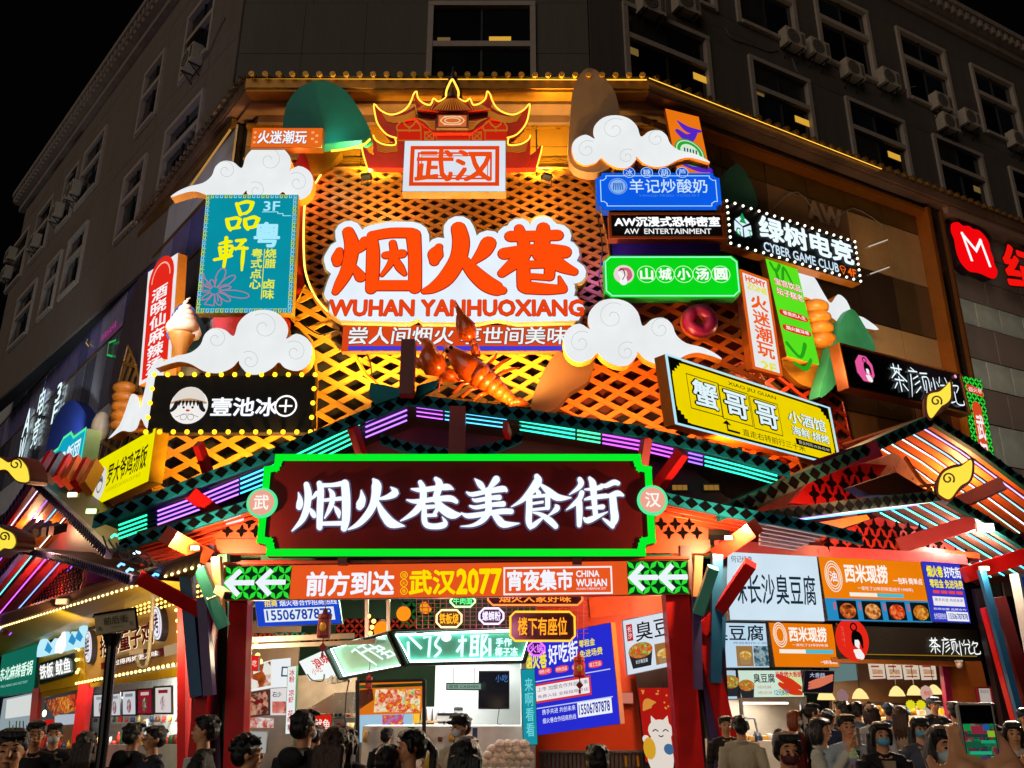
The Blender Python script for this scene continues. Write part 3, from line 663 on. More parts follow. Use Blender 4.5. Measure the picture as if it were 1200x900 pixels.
# neon outlines
for L in (Z([(245,418),(180,395),(125,330),(105,260),(100,200),(140,240),(200,268),(260,258),(310,225),(340,175),(352,140),(372,120),(382,165),(420,198),(462,205),(480,165),(510,185),(548,165),(560,150)]),Z([(20,470),(30,520),(55,605)]),Z([(95,400),(110,430),(160,458),(235,462),(235,420)])):
    for f2 in (lambda q: q, mir):
        m = MB(); m.tube([PGP.at(x,y,.68) for x,y in cr_spline(f2(L),3)],.021,5); m.build('neon_tube',neon,PG)
m = MB(); m.tube([PGP.at(x,y,.93) for x,y in cr_spline(Z([(560,150),(565,110),(590,55),(602,45),(612,60),(638,115),(640,150)]),3)],.028,5); m.build('neon_tube',neon,PG)
# ================================================================== clouds
CT = [(540,540),(565,520),(610,500),(665,487),(700,460),(715,425),(745,403),(785,408),(810,428),(822,425),(835,385),(870,352),(920,340),(970,350),(1005,385),(1010,420),(1005,440),(1040,422),(1080,440),(1097,475),(1085,525),(1045,550),(1000,540),(978,520),(955,540),(915,560),(870,560),(840,530),(835,515),(810,540),(760,558),(710,550),(670,528),(630,518),(590,525)]
CSW = [(925, 400, 52), (755, 440, 40), (1035, 485, 42), (875, 515, 36)]
cwh = E('eef1f2', 1.0, 'face'); crim = P('e89a34', .5)
def cloud(label, pl, box, off, flip=False, th=.3, mat=None, side=None):
    x0, y0, x1, y1 = box
    def T(x, y):
        u = (x - 540) / 557; v = (y - 340) / 220; u = 1 - u if flip else u
        return x0 + u * (x1 - x0), y0 + v * (y1 - y0)
    r = thing('cloud_lightbox',label,'cloud lightbox',pl.at((x0 + x1) / 2,y1,off - th / 2),'white cloud lightboxes')
    q = [T(*p) for p in cr_spline(CT, 3, True)]; pp = [pl.sz(x, y, off) for x, y in q]
    MB().prism([pl.pt(s, z, off - .01) for s, z in pp], pl.N * -th).build('case', side or crim, r)
    cs = sum(p[0] for p in pp) / len(pp); cz = sum(p[1] for p in pp) / len(pp)
    MB().prism([pl.pt(s, z, off) for s, z in pp], pl.N * -.01).build('face', mat or cwh, r)
    m = MB()
    for cx, cy, R in CSW:
        L = []
        for i in range(26):
            a = -2.2 + i * .33; rr = R * (1 - i / 30); L.append(T(cx + rr * math.cos(a),cy + rr * math.sin(a) * .95))
        m.tube([pl.pt(*pl.sz(x, y, off), off + .004) for x, y in L], .006, 4)
    m.build('scroll_line', E('c4c8c4', .85), r); return r
cloud('white swirling cloud directly above the teal menu sign', FG, (200, 169, 367, 237), 1.25)
cloud('white swirling cloud below the teal menu sign', FG, (182, 363, 366, 438), 1.62)
cloud('white swirling cloud at upper right above the blue sign', FG, (670, 135, 832, 196), 1.2, True)
cloud('long white cloud between green sign and yellow crab sign', FG, (660, 350, 846, 428), 1.2, True)
# left edge-on cloud, right wing cloud
def cloud2(label, pl, px, off, th=.3):
    r = thing('cloud_lightbox',label,'cloud lightbox',pl.at(*px[-1],off),'white cloud lightboxes'); q = cr_spline(px,3,True); P3 = [pl.at(x,y,off) for x,y in q]
    MB().prism([p - pl.N * .01 for p in P3],pl.N * -th).build('case',crim,r); MB().prism(P3,pl.N * -.01).build('face',cwh,r)
cloud2('narrow white cloud seen sideways between red and yellow left signs',LG,[(127,514),(140,498),(148,478),(154,462),(162,466),(164,478),(170,455),(176,432),(190,420),(191,440),(187,470),(182,495),(172,502),(165,490),(160,502),(152,506),(142,505)],1.2)
cloud2('white cloud under the dotted game club sign on the right wing',RG,[(935,312),(952,322),(966,345),(974,355),(982,345),(992,352),(1000,368),(1012,372),(1030,386),(1012,384),(1000,380),(990,384),(975,372),(962,376),(950,350),(935,345)],.7)
# ================================================================== food models on the facade
def cone(label, c, s, pl):
    r = thing('ice_cream_model',label,'ice cream model',c,'giant food models'); m = MB(); m.lathe(c,[(.02,-.9 * s),(.12 * s,-.6 * s),(.3 * s,-.1 * s),(.36 * s,0),(.36 * s,.08 * s),(.2 * s,.1 * s)],14); m.build('cone',P('c08030',.5,bump=.3),r,True)
    m = MB(); R = [.46, .40, .33, .25, .16]; z = .15
    L = []
    rs = []
    for i in range(60):
        t = i / 59; k = .30 * (1 - t) ** .9; a = i * .55; L.append(c + V((math.cos(a) * k * s,math.sin(a) * k * s,(z + t * 1.02) * s))); rs.append((.20 * (1 - t) + .03) * s)
    L.append(L[-1] + V((.09 * s,0,.05 * s))); rs.append(.02 * s); m.tube(L,rs,8); m.build('soft_ice',P('e8c898',.4),r,True)
cone('giant soft ice cream cone between red vertical sign and teal sign', FG.at(213, 395, .8), .86, FG)
def donut(label, c, R, rr):
    r = thing('doughnut_model', label, 'doughnut model', c - V((0, 0, R)), 'giant food models'); 
    for nm,mt,q,rb in (('dough',P('d08030',.45),0,rr),('icing',P('7a1c50',.3,bump=.2),-.09,rr * .93)):
        m = MB(); b = 20; L = [c + V((R * math.cos(2 * math.pi * i / b),q - .02 * math.sin(5 * i),R * math.sin(2 * math.pi * i / b))) for i in range(b)]; m.tube(L,rb,10,True); m.build(nm,mt,r,True)
donut('giant chocolate iced doughnut left of the tall vertical sign', FG.at(819, 378, .9), .27, .19)
def bread(label, pl, x, y, off, s, n=4):
    c = pl.at(x, y, off); r = thing('bread_model', label, 'bread model', c, 'giant food models')
    for k in range(n): m = MB(); m.ball(c + V((.03 * k * s,-.12 * s,(n - 1 - k) * .34 * s)),(.42 * s,.3 * s,.24 * s),12,8); m.build('bread_roll',P('c87c24',.4,var=.3,sc=4,bump=.3),r,True)
bread('stack of giant orange bread rolls behind the lime green vertical sign', RG, 958, 400, .5, .95, 4)
bread('brown fried dough model low on the left lattice screen', LG, 141, 500, .9, .8, 5)
m = MB(); 
def lolly(label, pl, x, y, off):
    c = pl.at(x, y, off); r = thing('ball_model', label, 'ball model', c - V((0, 0, .6)), 'giant food models')
    for nm,mt,rr in (('rim',P('e8dcb0',.4),1),('disc',P('28589c',.4),.74),('core',P('c42a1a',.4),.42)):
        m = MB(); R = rr * .46; m.ball(c + pl.N * (.12 * (1 - rr)),(R * .55,R * .55,R),12,8); m.build(nm,mt,r,True)
lolly('round striped ball model beside the cyan rice sign', LG, 118, 500, 1.0)
slab('shell_panel','golden brown curved shell under the bread rolls of the right wing','panel',RG,cr_spline([(915,420),(945,395),(985,390),(982,420),(958,452),(935,448)],3,True),.45,.2,P('a87020',.4,.2))
# ================================================================== the lobster
LB = thing('lobster_model','giant glossy orange lobster with raised claws on the gate roof','lobster',V((-.7,17.2,7.5)))
lob = P('e8560e', .25, var=.2, sc=2.5, bump=.25, spec=.8, bsc=14)
LP = Pl((0, 17.2), 90)
def LZ(x, y, o=0): return LP.at(470 + x * 170 / 1177, 350 + y * 130 / 900, o)
m = MB(); m.tube([LZ(352,375,.1),LZ(400,420,.18),LZ(470,490,.28),LZ(540,560,.34),LZ(600,600,.30),LZ(625,640,.2)],[0.03,0.12,0.216,0.282,0.276,0.24],14); m.build('carapace',lob,LB,True)
seg = [(610, 600), (665, 640), (720, 685), (770, 725), (820, 765), (862, 800)]
for k, (x, y) in enumerate(seg):
    q = seg[min(k + 1, 5)] if k < 5 else (900, 830); r0 = .47 - k * .05; m = MB()
    m.tube([LZ(x,y,.32 - k * .03),LZ(x * .5 + q[0] * .5,y * .5 + q[1] * .5,.32 - k * .03),LZ(q[0] + 8,q[1] + 6,.28 - k * .03)],[r0 * .55,r0 * .6,r0 * .5],14); m.build('tail_segment',lob,LB,True)
for a, b in (((880, 815), (1040, 860)), ((880, 820), (980, 850)), ((870, 820), (930, 870))):
    m = MB(); m.tube([LZ(*a,.15),LZ((a[0] + b[0]) / 2,(a[1] + b[1]) / 2,.2),LZ(*b,.1)],[0.06,0.102,0.03],8); m.build('tail_fan',lob,LB,True)
# claws
m = MB(); m.tube([LZ(610,470,.3),LZ(600,400,.35),LZ(592,350,.35)],[0.102,0.09,0.078],10); m.tube([LZ(595,360,.35),LZ(565,345,.4)],[0.096,0.084],8); m.build('claw_arm',lob,LB,True)
m = MB(); m.tube([LZ(585,345,.35),LZ(540,290,.4),LZ(530,230,.42),LZ(500,160,.4),LZ(465,90,.36),LZ(437,10,.3)],[0.072,0.216,0.204,0.12,0.06,0.006],12); m.build('pincer',lob,LB,True)
m = MB(); m.tube([LZ(500,280,.4),LZ(472,220,.45),LZ(462,160,.42),LZ(455,100,.38)],[0.096,0.078,0.048,0.006],8); m.build('pincer_finger',lob,LB,True)
m = MB(); m.tube([LZ(450,640,.3),LZ(395,620,.35),LZ(330,590,.4)],[0.096,0.132,0.144],10); m.build('claw_arm',lob,LB,True)
m = MB(); m.tube([LZ(345,590,.4),LZ(270,540,.5),LZ(225,480,.5),LZ(230,400,.45),LZ(200,345,.4),LZ(130,318,.35)],[0.132,0.276,0.24,0.15,0.09,0.006],12); m.build('pincer',lob,LB,True)
m = MB(); m.tube([LZ(230,560,.4),LZ(170,530,.45),LZ(115,495,.4),LZ(100,450,.4)],[0.12,0.102,0.072,0.012],8); m.build('pincer_finger',lob,LB,True)
for L in ([(640,590),(700,540),(760,480),(780,440)],[(690,620),(760,570),(830,510),(895,480)],[(740,660),(830,600),(900,570),(960,560)],[(600,680),(500,690),(420,770)],[(640,710),(560,740),(490,800)],[(560,660),(430,660),(300,660),(240,740)],[(700,760),(640,780),(590,820)]):
    m = MB(); m.tube([LZ(x,y,.22) for x,y in L],[.05,.045,.035,.012][:len(L)],7); m.build('leg',lob,LB,True)
for L in ([(370, 400), (330, 460), (330, 600), (300, 760)], [(390, 410), (350, 520), (410, 600), (470, 660)]):
    m = MB(); m.tube([LZ(x, y, .4) for x, y in cr_spline(L, 4)], .018, 5); m.build('antenna', lob, LB)
for x,y in ((372,425),(405,395)): m = MB(); m.ball(LZ(x,y,.42),.045,8,6); m.build('eye',P('0a0505',.2),LB,True)
# ================================================================== the big lettering
LGP = Pl((0, 19.1), 90)
lf = Fr(LGP.at(385,262),LGP.at(686,262) - LGP.at(385,262),V((0,0,LGP.at(385,378).z - LGP.at(385,262).z)))
LOGO = thing('logo_sign','huge orange red lettering on a white lit cloud outlined board','sign',LGP.at(535,380,-.2))
YAN = [[(130,290,60),(115,350,95),(112,390,70)],[(205,130,90),(235,230,115),(225,350,112),(190,470,105),(135,570,85),(98,635,55)],[(345,205,75),(315,262,75),(280,310,12)],[(255,430,50),(310,510,90)],
       [(405,160,75),(415,300,105),(410,500,105),(398,610,90)],[(410,165,85),(560,140,90),(740,140,90)],[(755,160,120),(768,350,105),(768,600,105)],[(420,583,90),(760,583,90)],
       [(520,328,62),(660,315,75)],[(580,225,55),(590,310,62),(560,400,50),(490,495,28)],[(600,360,50),(640,430,68),(680,485,36)]]
HUO = [[(88,215,50),(65,265,105),(55,315,65)],[(225,85,100),(243,180,115),(220,300,112),(140,430,110),(50,500,75),(-15,525,40)],[(435,190,105),(400,250,95),(330,320,40)],[(250,290,60),(330,390,100),(420,470,118),(500,510,100),(535,520,55)]]
XIANG = [[(590,140,80),(750,138,78),(920,132,80)],[(650,85,62),(680,180,80),(690,270,80)],[(820,82,85),(812,180,105),(790,270,90)],[(545,262,85),(700,238,80),(850,235,90),(970,250,92)],
         [(665,290,110),(590,350,80),(530,400,58)],[(850,270,110),(930,340,100),(1035,388,55)],[(680,330,80),(680,400,90),(685,490,95)],[(700,340,56),(850,335,56)],[(868,330,75),(862,420,70)],[(740,422,42),(850,430,42)],[(700,500,92),(850,512,78),(958,512,58)],[(932,425,14),(955,500,60)]]
for nm,mt,gr,d,th in (('rim',P('b09a70',.4,.4),11.5,-.02,.35),('board',E('e8f2fc',1.04,'face'),9,.02,.0),('letter_edge',E('b01808',.9),1.1,.05,.0),('letter_face',E('ff4c0a',1.0,True),0,.09,.03)):
    m = MB()
    for S, ox, oy, sc in ((YAN, 380, 255, 7.2), (HUO, 500, 255, 6), (XIANG, 500, 255, 6)):
        g = gr / 1000 * 23.2
        strokes(m, lf, S, ox, oy, sc, d, th, g)
    if gr > 5:
        e = 2.2 if nm == 'rim' else 0
        a = [(388 - e,345),(398 - e,322),(410,300),(640,300),(664,320),(660,346),(676 + e,348),(685 + e,362),(678 + e,376 + e),(605,378 + e),(583,375),(560,378 + e),(495,378 + e),(490,374),(480,378 + e),(400,376 + e),(386 - e,366)]
        m.prism([lf.p(*lf.uv(x, y), d + .021) for x, y in a], lf.N * (-th - .01))
    m.build(nm, mt, LOGO)
u0, v0 = lf.uv(388, 354); u1, v1 = lf.uv(683, 372)
tx(LOGO, lf, 'WUHAN YANHUOXIANG', u0, v0, u1, v1, E('f04410', .95), .12, b=.04, halo=(.055, E('a01404', .9)))
# slogan strip
s = Pl((0, 19.25), 90)
f = level(s,(402,381),(668,381),(402,412),lev=False); SL = sign('slogan_sign','orange red strip with white characters below the huge lettering',f,.2,E('e84a18',.9,'face'),P('7a4a20',.5))
m = MB(); rect(m, f, .03, .80, 1, .97, .013, .02); m.build('blue_band', E('4a40d8', .9), SL)
tx(SL,f,'尝人间烟火 享世间美味',.03,.10,.985,.74,E('f4f4f4',.98),.04,b=.022,halo=(.05,E('5a2810',.6)),shear=.08)
# 武汉 plaque
f = level(s,(474,165),(593,165),(474,225),1.55,lev=False); r = sign('plaque_sign','white plaque with red orange double border in front of the pagoda',f,.3,E('e4ecf6',.96,'face'),P('a07a40',.4,.4))
for a, w in ((.16, .10), (.34, .045), (.43, .02)):
    m = MB(); rframe(m,f.sub(a / f.W,a / f.H,1 - a / f.W,1 - a / f.H),0,0,1,1,w,.013,.02); m.build('border_line',E('e8420c',.95),r)
tx(r, f, '武汉', .13, .20, .87, .80, E('f04c10', .97), .03, b=.03, shear=.06)
# ================================================================== small orange sign top left
f = level(FG,(296,150),(379,150),(296,173),1.35,lev=False); r = sign('small_sign','small orange sign with white characters below the teal mountain',f,.25,E('ee6a1c',.95,'face'),P('8a5418',.4,.4)); tx(r,f,'火迷潮玩',.10,.18,.78,.82,WHITE,.03,b=.03,halo=(.055,E('9a3408',.9)),shear=.05)
m = MB(); 
for k in range(4): rect(m,f,.84 + (k % 2) * .06,.2 + k * .16,.88 + (k % 2) * .06,.30 + k * .16,.014,.02)
for k in range(3): circle(m, f, .05, .25 + k * .25, .035, .014, .02, 10)
m.build('dot_pattern', E('ffb070', .95), r)
# ================================================================== teal menu sign
f = Fr(FG.at(242,228,1.4),FG.at(349.5,228,1.4) - FG.at(242,228,1.4),FG.at(229.5,367,1.4) - FG.at(242,228,1.4))
r = sign('menu_sign','tall teal sign with yellow brush characters and pink peony between two clouds',f,.25,E('0894a8',.95,'face'),P('a88a2c',.4,.3))
def key_border(fr, n, m_, w, mats, d=.02):
    for mi in (0, 1):
        m = MB()
        cells = [(i / n,0,1 / n,w / fr.H) for i in range(n)] + [(i / n,1 - w / fr.H,1 / n,w / fr.H) for i in range(n)] + [(0,w / fr.H + j * (1 - 2 * w / fr.H) / m_,w / fr.W,(1 - 2 * w / fr.H) / m_) for j in range(m_)] + [(1 - w / fr.W,w / fr.H + j * (1 - 2 * w / fr.H) / m_,w / fr.W,(1 - 2 * w / fr.H) / m_) for j in range(m_)]
        for i, (u, v, a, b) in enumerate(cells):
            if (i // 2) % 2 != mi: continue
            outline(m,fr,[(u + a * .85,v + b * .15),(u + a * .15,v + b * .15),(u + a * .15,v + b * .85),(u + a * .62,v + b * .85),(u + a * .62,v + b * .45)],.016,d,False)
        m.build('key_border', mats[mi], r, kind='stuff')
key_border(f, 20, 26, .12, (E('d8e830', .95), E('a8e0f8', .95)))
yb = E('f6f400', 1.0)
def TS(S,mat,d=.04,sc=900 / 160,ox=220,oy=220,nm='lettering',th=0): m = MB(); strokes(m,f,S,ox,oy,sc,d,th); m.build(nm,mat,r)
TS([[(325,110,22),(345,165,28),(350,185,22)],[(330,115,20),(390,98,26),(430,105,24)],[(430,105,30),(415,150,24),(385,175,22)],[(350,182,20),(395,170,20)],[(262,215,26),(272,260,28),(285,285,20)],[(265,215,20),(325,205,26),(345,215,20)],[(348,215,26),(335,250,24),(315,270,20)],[(285,275,22),(345,268,20)],
    [(380,215,26),(385,255,30),(400,280,22)],[(385,215,20),(440,200,28),(465,215,26)],[(468,212,30),(450,250,26),(430,270,18)],[(395,272,24),(450,262,22)]],yb)
TS([[(215,375,18),(260,362,26),(290,360,20)],[(215,400,26),(222,455,22)],[(220,400,16),(295,390,22),(285,440,24)],[(225,425,16),(285,418,16)],[(222,452,18),(285,442,18)],[(180,480,22),(240,468,22),(295,455,16)],[(258,335,26),(255,430,26),(242,525,22)],
    [(325,355,22),(380,352,28)],[(315,405,20),(395,405,22)],[(372,355,26),(350,385,22),(320,415,12)],[(372,400,24),(365,480,26),(360,550,14)]],yb)
cy = E('a8ecff', 1.0)
tx(r, f, '粤', *f.uv(437, 0)[:1], 0, 1, 1, cy) if 0 else None
ua, va = f.uv(300, 262); ub, vb = f.uv(327, 290); tx(r, f, '粤', ua, va, ub, vb, cy, .04, b=.035)
ua, va = f.uv(310, 237); ub, vb = f.uv(328, 248); tx(r, f, '3F', ua, va, ub, vb, cy, .04, b=.02)
m = MB(); outline(m,f,[f.uv(*p) for p in ((308,249),(326,249),(326,251),(332,251),(332,253.5),(341,253.5))],.02,.03,False); m.build('stair_line',cy,r)
yt = E('e8f03c', .97)
ua,va = f.uv(296,292); ub,vb = f.uv(305.5,340); tx(r,f,'粤式点心',ua,va,ub,vb,yt,.04,b=.03,vert=True)
ua, va = f.uv(312, 292); ub, vb = f.uv(321, 352); tx(r, f, '烧腊 卤味', ua, va, ub, vb, yt, .04, b=.03, vert=True)
m = MB(); outline(m, f, [f.uv(310.5, 293), f.uv(306.5, 351)], .02, .03, False); m.build('divider', yt, r)
# peony line drawing
m = MB(); pc = f.uv(252, 341)
for k in range(11):
    a0 = -2.9 + k * .52; R1 = .62 + .25 * math.sin(k * 2.3); q = []
    for i in range(9): t = i / 8; rr = .12 + (R1 - .12) * math.sin(math.pi * t) ** .7; a = a0 + (t - .5) * .62; q.append((pc[0] + rr * math.cos(a) / f.W,min(.955,max(.05,pc[1] + rr * .8 * math.sin(a) / f.H))))
    q = [(max(u, .05), v) for u, v in q if v < .95]; outline(m, f, q, .018, .028, False)
for k in range(7): a = k * .9; outline(m,f,[(pc[0] + .1 * math.cos(a) / f.W,pc[1] + .1 * math.sin(a) / f.H),(max(.05,pc[0] + .3 * math.cos(a + .3) / f.W),pc[1] + .3 * math.sin(a + .3) / f.H)],.014,.028,False)
m.build('peony', E('d8709c', .9), r)
# ================================================================== black face sign
f = level(FG,(182,440),(370,440),(182,507),1.75,lev=False); r = sign('bulb_sign','black sign with a round white girl face and yellow bulbs around it',f,.25,P('0c0a09',.5,spec=.15),P('20160c',.5))
bulbs(r, border_pts(f, 12, 4, 0), .055, 'ffc020', 3)
cx,cyv = f.uv(222,476); m = MB(); circle(m,f,cx,cyv,.42,.014,.04,28); hd = m.build('round_face',E('f6f2ee',.97,True),r)
m = MB(); upoly(m,f,[(cx + .36 * math.cos(a) / f.W,cyv + (-.10 + .34 * math.sin(a)) / f.H) for a in [math.pi + i * math.pi / 12 for i in range(13)]],.045,.06); hat = m.build('hat',E('e9e0d6',.92),r)
m = MB(); brush(m,f,[(cx * f.W - .38,cyv * f.H - .06,.05),(cx * f.W,cyv * f.H - .12,.09),(cx * f.W + .38,cyv * f.H - .06,.05)],.065); m.build('hat_band',E('c8a070',.8),r)
m = MB()
for sx in (-1, 1):
    brush(m,f,[(cx * f.W + sx * .27,cyv * f.H - .05,.10),(cx * f.W + sx * .3,cyv * f.H + .05,.10),(cx * f.W + sx * .36,cyv * f.H + .12,.08)],.07)
    circle(m, f, cx + sx * .10 / f.W, cyv + .05 / f.H, .025, .06, .075, 10)
for k in range(6): x = -.2 + k * .08; brush(m,f,[(cx * f.W + x,cyv * f.H - .08,.07),(cx * f.W + x * 1.05,cyv * f.H + .01,.02)],.072)
m.build('hair', E('22242c', .7), r)
m = MB(); circle(m, f, cx, cyv + .12 / f.H, .045, .06, .07, 12, ry=.025); m.build('mouth', E('d83020', .9), r)
m = MB(); ring(m,f,cx - .08 / f.W,cyv + .27 / f.H,.07,.015,.06); ring(m,f,cx + .08 / f.W,cyv + .27 / f.H,.07,.015,.06); brush(m,f,[(cx * f.W - .25,cyv * f.H + .27,.015),(cx * f.W,cyv * f.H + .20,.015),(cx * f.W + .25,cyv * f.H + .27,.015)],.06); m.build('collar_line',E('b8b0b0',.8),r)
ua,va = f.uv(250,467); ub,vb = f.uv(324,488); tx(r,f,'壹池冰',ua,va,ub,vb,E('ffffff',1.25),.05,b=.022,halo=(.05,E('7888a0',.5)))
uc,vc = f.uv(335.5,476.5); m = MB(); ring(m,f,uc,vc,.235,.04,.05); outline(m,f,[(uc - .13 / f.W,vc),(uc + .13 / f.W,vc)],.04,.05,False); outline(m,f,[(uc,vc - .13 / f.H),(uc,vc + .13 / f.H)],.04,.051,False); m.build('lettering',E('ffffff',1.25),r)
# ================================================================== blue sign (notched)
f = level(FG, (698, 203), (842, 199), (699, 246), 1.1, lev=False)
def notch(c=.14): a,b = c / f.W,c / f.H; return [(a,0),(1 - a,0),(1 - a,b * .5),(1 - a * .5,b),(1,b),(1,1 - b),(1 - a * .5,1 - b),(1 - a,1 - b * .5),(1 - a,1),(a,1),(a,1 - b * .5),(a * .5,1 - b),(0,1 - b),(0,b),(a * .5,b),(a,b * .5)]
r = thing('shop_sign','bright blue notched sign with thin white border under the upper right cloud','sign',f.p(.5,1,-.1))
m = MB(); upoly(m,f,notch(),-.28,0); m.build('case',P('1440a8',.4),r); m = MB(); upoly(m,f,notch(.15),.002,.014); m.build('face',E('0a5ce8',1.0,'face'),r)
q = [(.5 + (u - .5) * .93,.5 + (v - .5) * .82) for u,v in notch(.16)]; m = MB(); outline(m,f,q,.022,.03); m.build('border_line',E('b8e4ff',1.0),r)
ua,va = f.uv(737,211); ub,vb = f.uv(829,227); tx(r,f,'羊记炒酸奶',ua,va,ub,vb,E('c8e8ff',1.0),.04,b=.012); ua,va = f.uv(748,229); ub,vb = f.uv(820,232); tx(r,f,'YANGJI FRIED YOGURT',ua,va,ub,vb,E('5090f0',.9),.04)
uc,vc = f.uv(724,219); m = MB(); circle(m,f,uc,vc,.20,.02,.03,20); ring(m,f,uc,vc,.23,.018,.03); m.build('round_emblem',E('8cb8f0',.95),r)
m = MB(); [brush(m,f,[(uc * f.W - .12 + k * .06,vc * f.H + .1,.025),(uc * f.W - .1 + k * .05,vc * f.H - .08,.035)],.034) for k in range(5)]; m.build('emblem_line',E('2868d0',.9),r)
for k, ch in enumerate('冰糖葫芦'):
    x = 737 + k * 20.7; uc,vc = f.uv(x,203); m = MB(); circle(m,f,uc,vc,.155,-.1,.03,20); b_ = m.build('round_badge',E('0a50d0',1.0),r); m = MB(); ring(m,f,uc,vc,.15,.016,.036); m.build('badge_ring',E('b0e0ff',1),b_)
    tx(r, f, ch, uc - .095 / f.W, vc - .095 / f.H, uc + .095 / f.W, vc + .095 / f.H, E('c8e8ff', 1.0), .04)
# ================================================================== black AW sign
f = level(FG,(713,250),(847,248),(714,280),1.05,lev=False); r = sign('lettered_sign','black sign with white block letters framed in copper below the blue sign',f,.25,P('0c0708',.5,spec=.15),P('7a3c10',.4,.4),P('8a4418',.35,.5),.06)
tx(r,f,'AW沉浸式恐怖密室',.05,.18,.96,.55,E('ffffff',1.2),.05,b=.035,halo=(.06,E('8090b0',.45))); tx(r,f,'AW  ENTERTAINMENT',.13,.64,.88,.84,E('f4f4f4',1.0),.05,b=.02)
# ================================================================== green sign
f = level(FG,(707,300),(864,301),(708,349),1.15,lev=False); r = thing('shop_sign','bright green sign with five circled white characters and a pink round emblem','sign',f.p(.5,1,-.1))
a,b = .14 / f.W,.14 / f.H; oc = [(a,0),(1 - a,0),(1,b),(1,1 - b),(1 - a,1),(a,1),(0,1 - b),(0,b)]
m = MB(); upoly(m,f,oc,-.3,0); m.build('case',P('18803c',.4),r); m = MB(); upoly(m,f,oc,.002,.014); m.build('face',E('08dc18',.97,'face'),r); m = MB(); outline(m,f,[(.5 + (u - .5) * .975,.5 + (v - .5) * .92) for u,v in oc],.03,.025); m.build('border_line',E('a8ffe0',1),r)
uc,vc = f.uv(731,322); m = MB(); circle(m,f,uc,vc,.25,.018,.03,24); m.build('round_emblem',E('f4d8d8',.95),r); m = MB(); brush(m,f,[(uc * f.W - .08,vc * f.H - .15,.05),(uc * f.W + .1,vc * f.H - .12,.09),(uc * f.W + .14,vc * f.H + .05,.12),(uc * f.W + .04,vc * f.H + .17,.08)],.034); m.build('emblem_patch',E('d06a80',.9),r)
m = MB(); brush(m,f,[(uc * f.W - .1,vc * f.H - .02,.1),(uc * f.W - .02,vc * f.H + .1,.14),(uc * f.W - .02,vc * f.H + .2,.2)],.038); m.build('emblem_figure',E('fafafa',.95),r); m = MB(); brush(m,f,[(uc * f.W - .12,vc * f.H - .1,.03),(uc * f.W - .02,vc * f.H - .12,.03),(uc * f.W + .02,vc * f.H + .02,.02),(uc * f.W - .04,vc * f.H + .15,.02)],.042); m.build('emblem_line',E('40303a',.8),r)
for k, ch in enumerate('山城小汤圆'):
    uc,vc = f.uv(757.5 + k * 21.7,322); m = MB(); ring(m,f,uc,vc,.225,.018,.03); m.build('ring',E('c8ffc8',1),r); tx(r,f,ch,uc - .15 / f.W,vc - .15 / f.H,uc + .15 / f.W,vc + .15 / f.H,E('f4fff4',1.0),.04,b=.035)
# ================================================================== tilted orange poster
f = Fr(FG.at(779,127,.4),FG.at(819,137,.4) - FG.at(779,127,.4),FG.at(794,205,.4) - FG.at(779,127,.4)); r = sign('poster_sign','tall orange poster with purple splashes and a green round badge at the upper right',f,.15,E('f07810',.97,'face'),P('c06010',.5))
m = MB(); [brush(m,f,q,.03 + i * .002) for i,q in enumerate([[(.3,.35,.05),(.55,.55,.22),(.9,.5,.08)],[(.25,.7,.16),(.5,.85,.26),(.75,.62,.1)],[(.4,1.2,.1),(.7,1.15,.3),(.8,1.5,.1)],[(.25,1.65,.3),(.6,1.75,.25),(.95,1.72,.15)]])]; m.build('splash',E('5a28c8',.9),r)
uc,vc = f.uv(808,180); m = MB(); circle(m,f,uc,vc,.42,.035,.045,24); m.build('badge',E('28a830',.95),r); m = MB(); ring(m,f,uc,vc,.36,.03,.055); circle(m,f,uc,vc,.26,.05,.055,20); m.build('badge_ring',E('d8f0d0',.95),r); m = MB(); [brush(m,f,[(uc * f.W - .16 + k * .08,vc * f.H + .12,.03),(uc * f.W - .13 + k * .08,vc * f.H - .1,.04)],.06) for k in range(5)]; m.build('badge_mark',E('184878',.9),r)
# ================================================================== red vertical sign on the left wing
O = LG.at(174, 319, 1.2); U = hitz(209, 296, O.z) - O; U.z = 0
f = Fr(O,U,V((0,0,1)) * 0 + (Fr(O,U,V((0,0,-1))).p(*Fr(O,U,V((0,0,-1))).uv(163,452)) - O)); r = sign('vertical_sign','tall red vertical sign with white characters on the left wing',f,.25,E('f2eef0',.97,'face'),P('c07818',.4,.3))
m = MB(); rect(m,f,.1,.16,.9,.97,.015,.022); m.build('red_panel',E('e8281c',.97),r); m = MB(); circle(m,f,.5,.155,.42 * f.W,.016,.024,24,ry=.42 * f.W); m.build('red_dome',E('e8281c',.97),r)
m = MB(); ring(m,f,.5,.155,.3 * f.W,.05,.03,20,math.pi,2 * math.pi); m.build('dome_arc',E('f4c0a0',.97),r)
tx(r, f, '酒晓仙麻辣烫', .26, .22, .76, .96, E('fbf4f4', 1), .04, b=.03, vert=True)
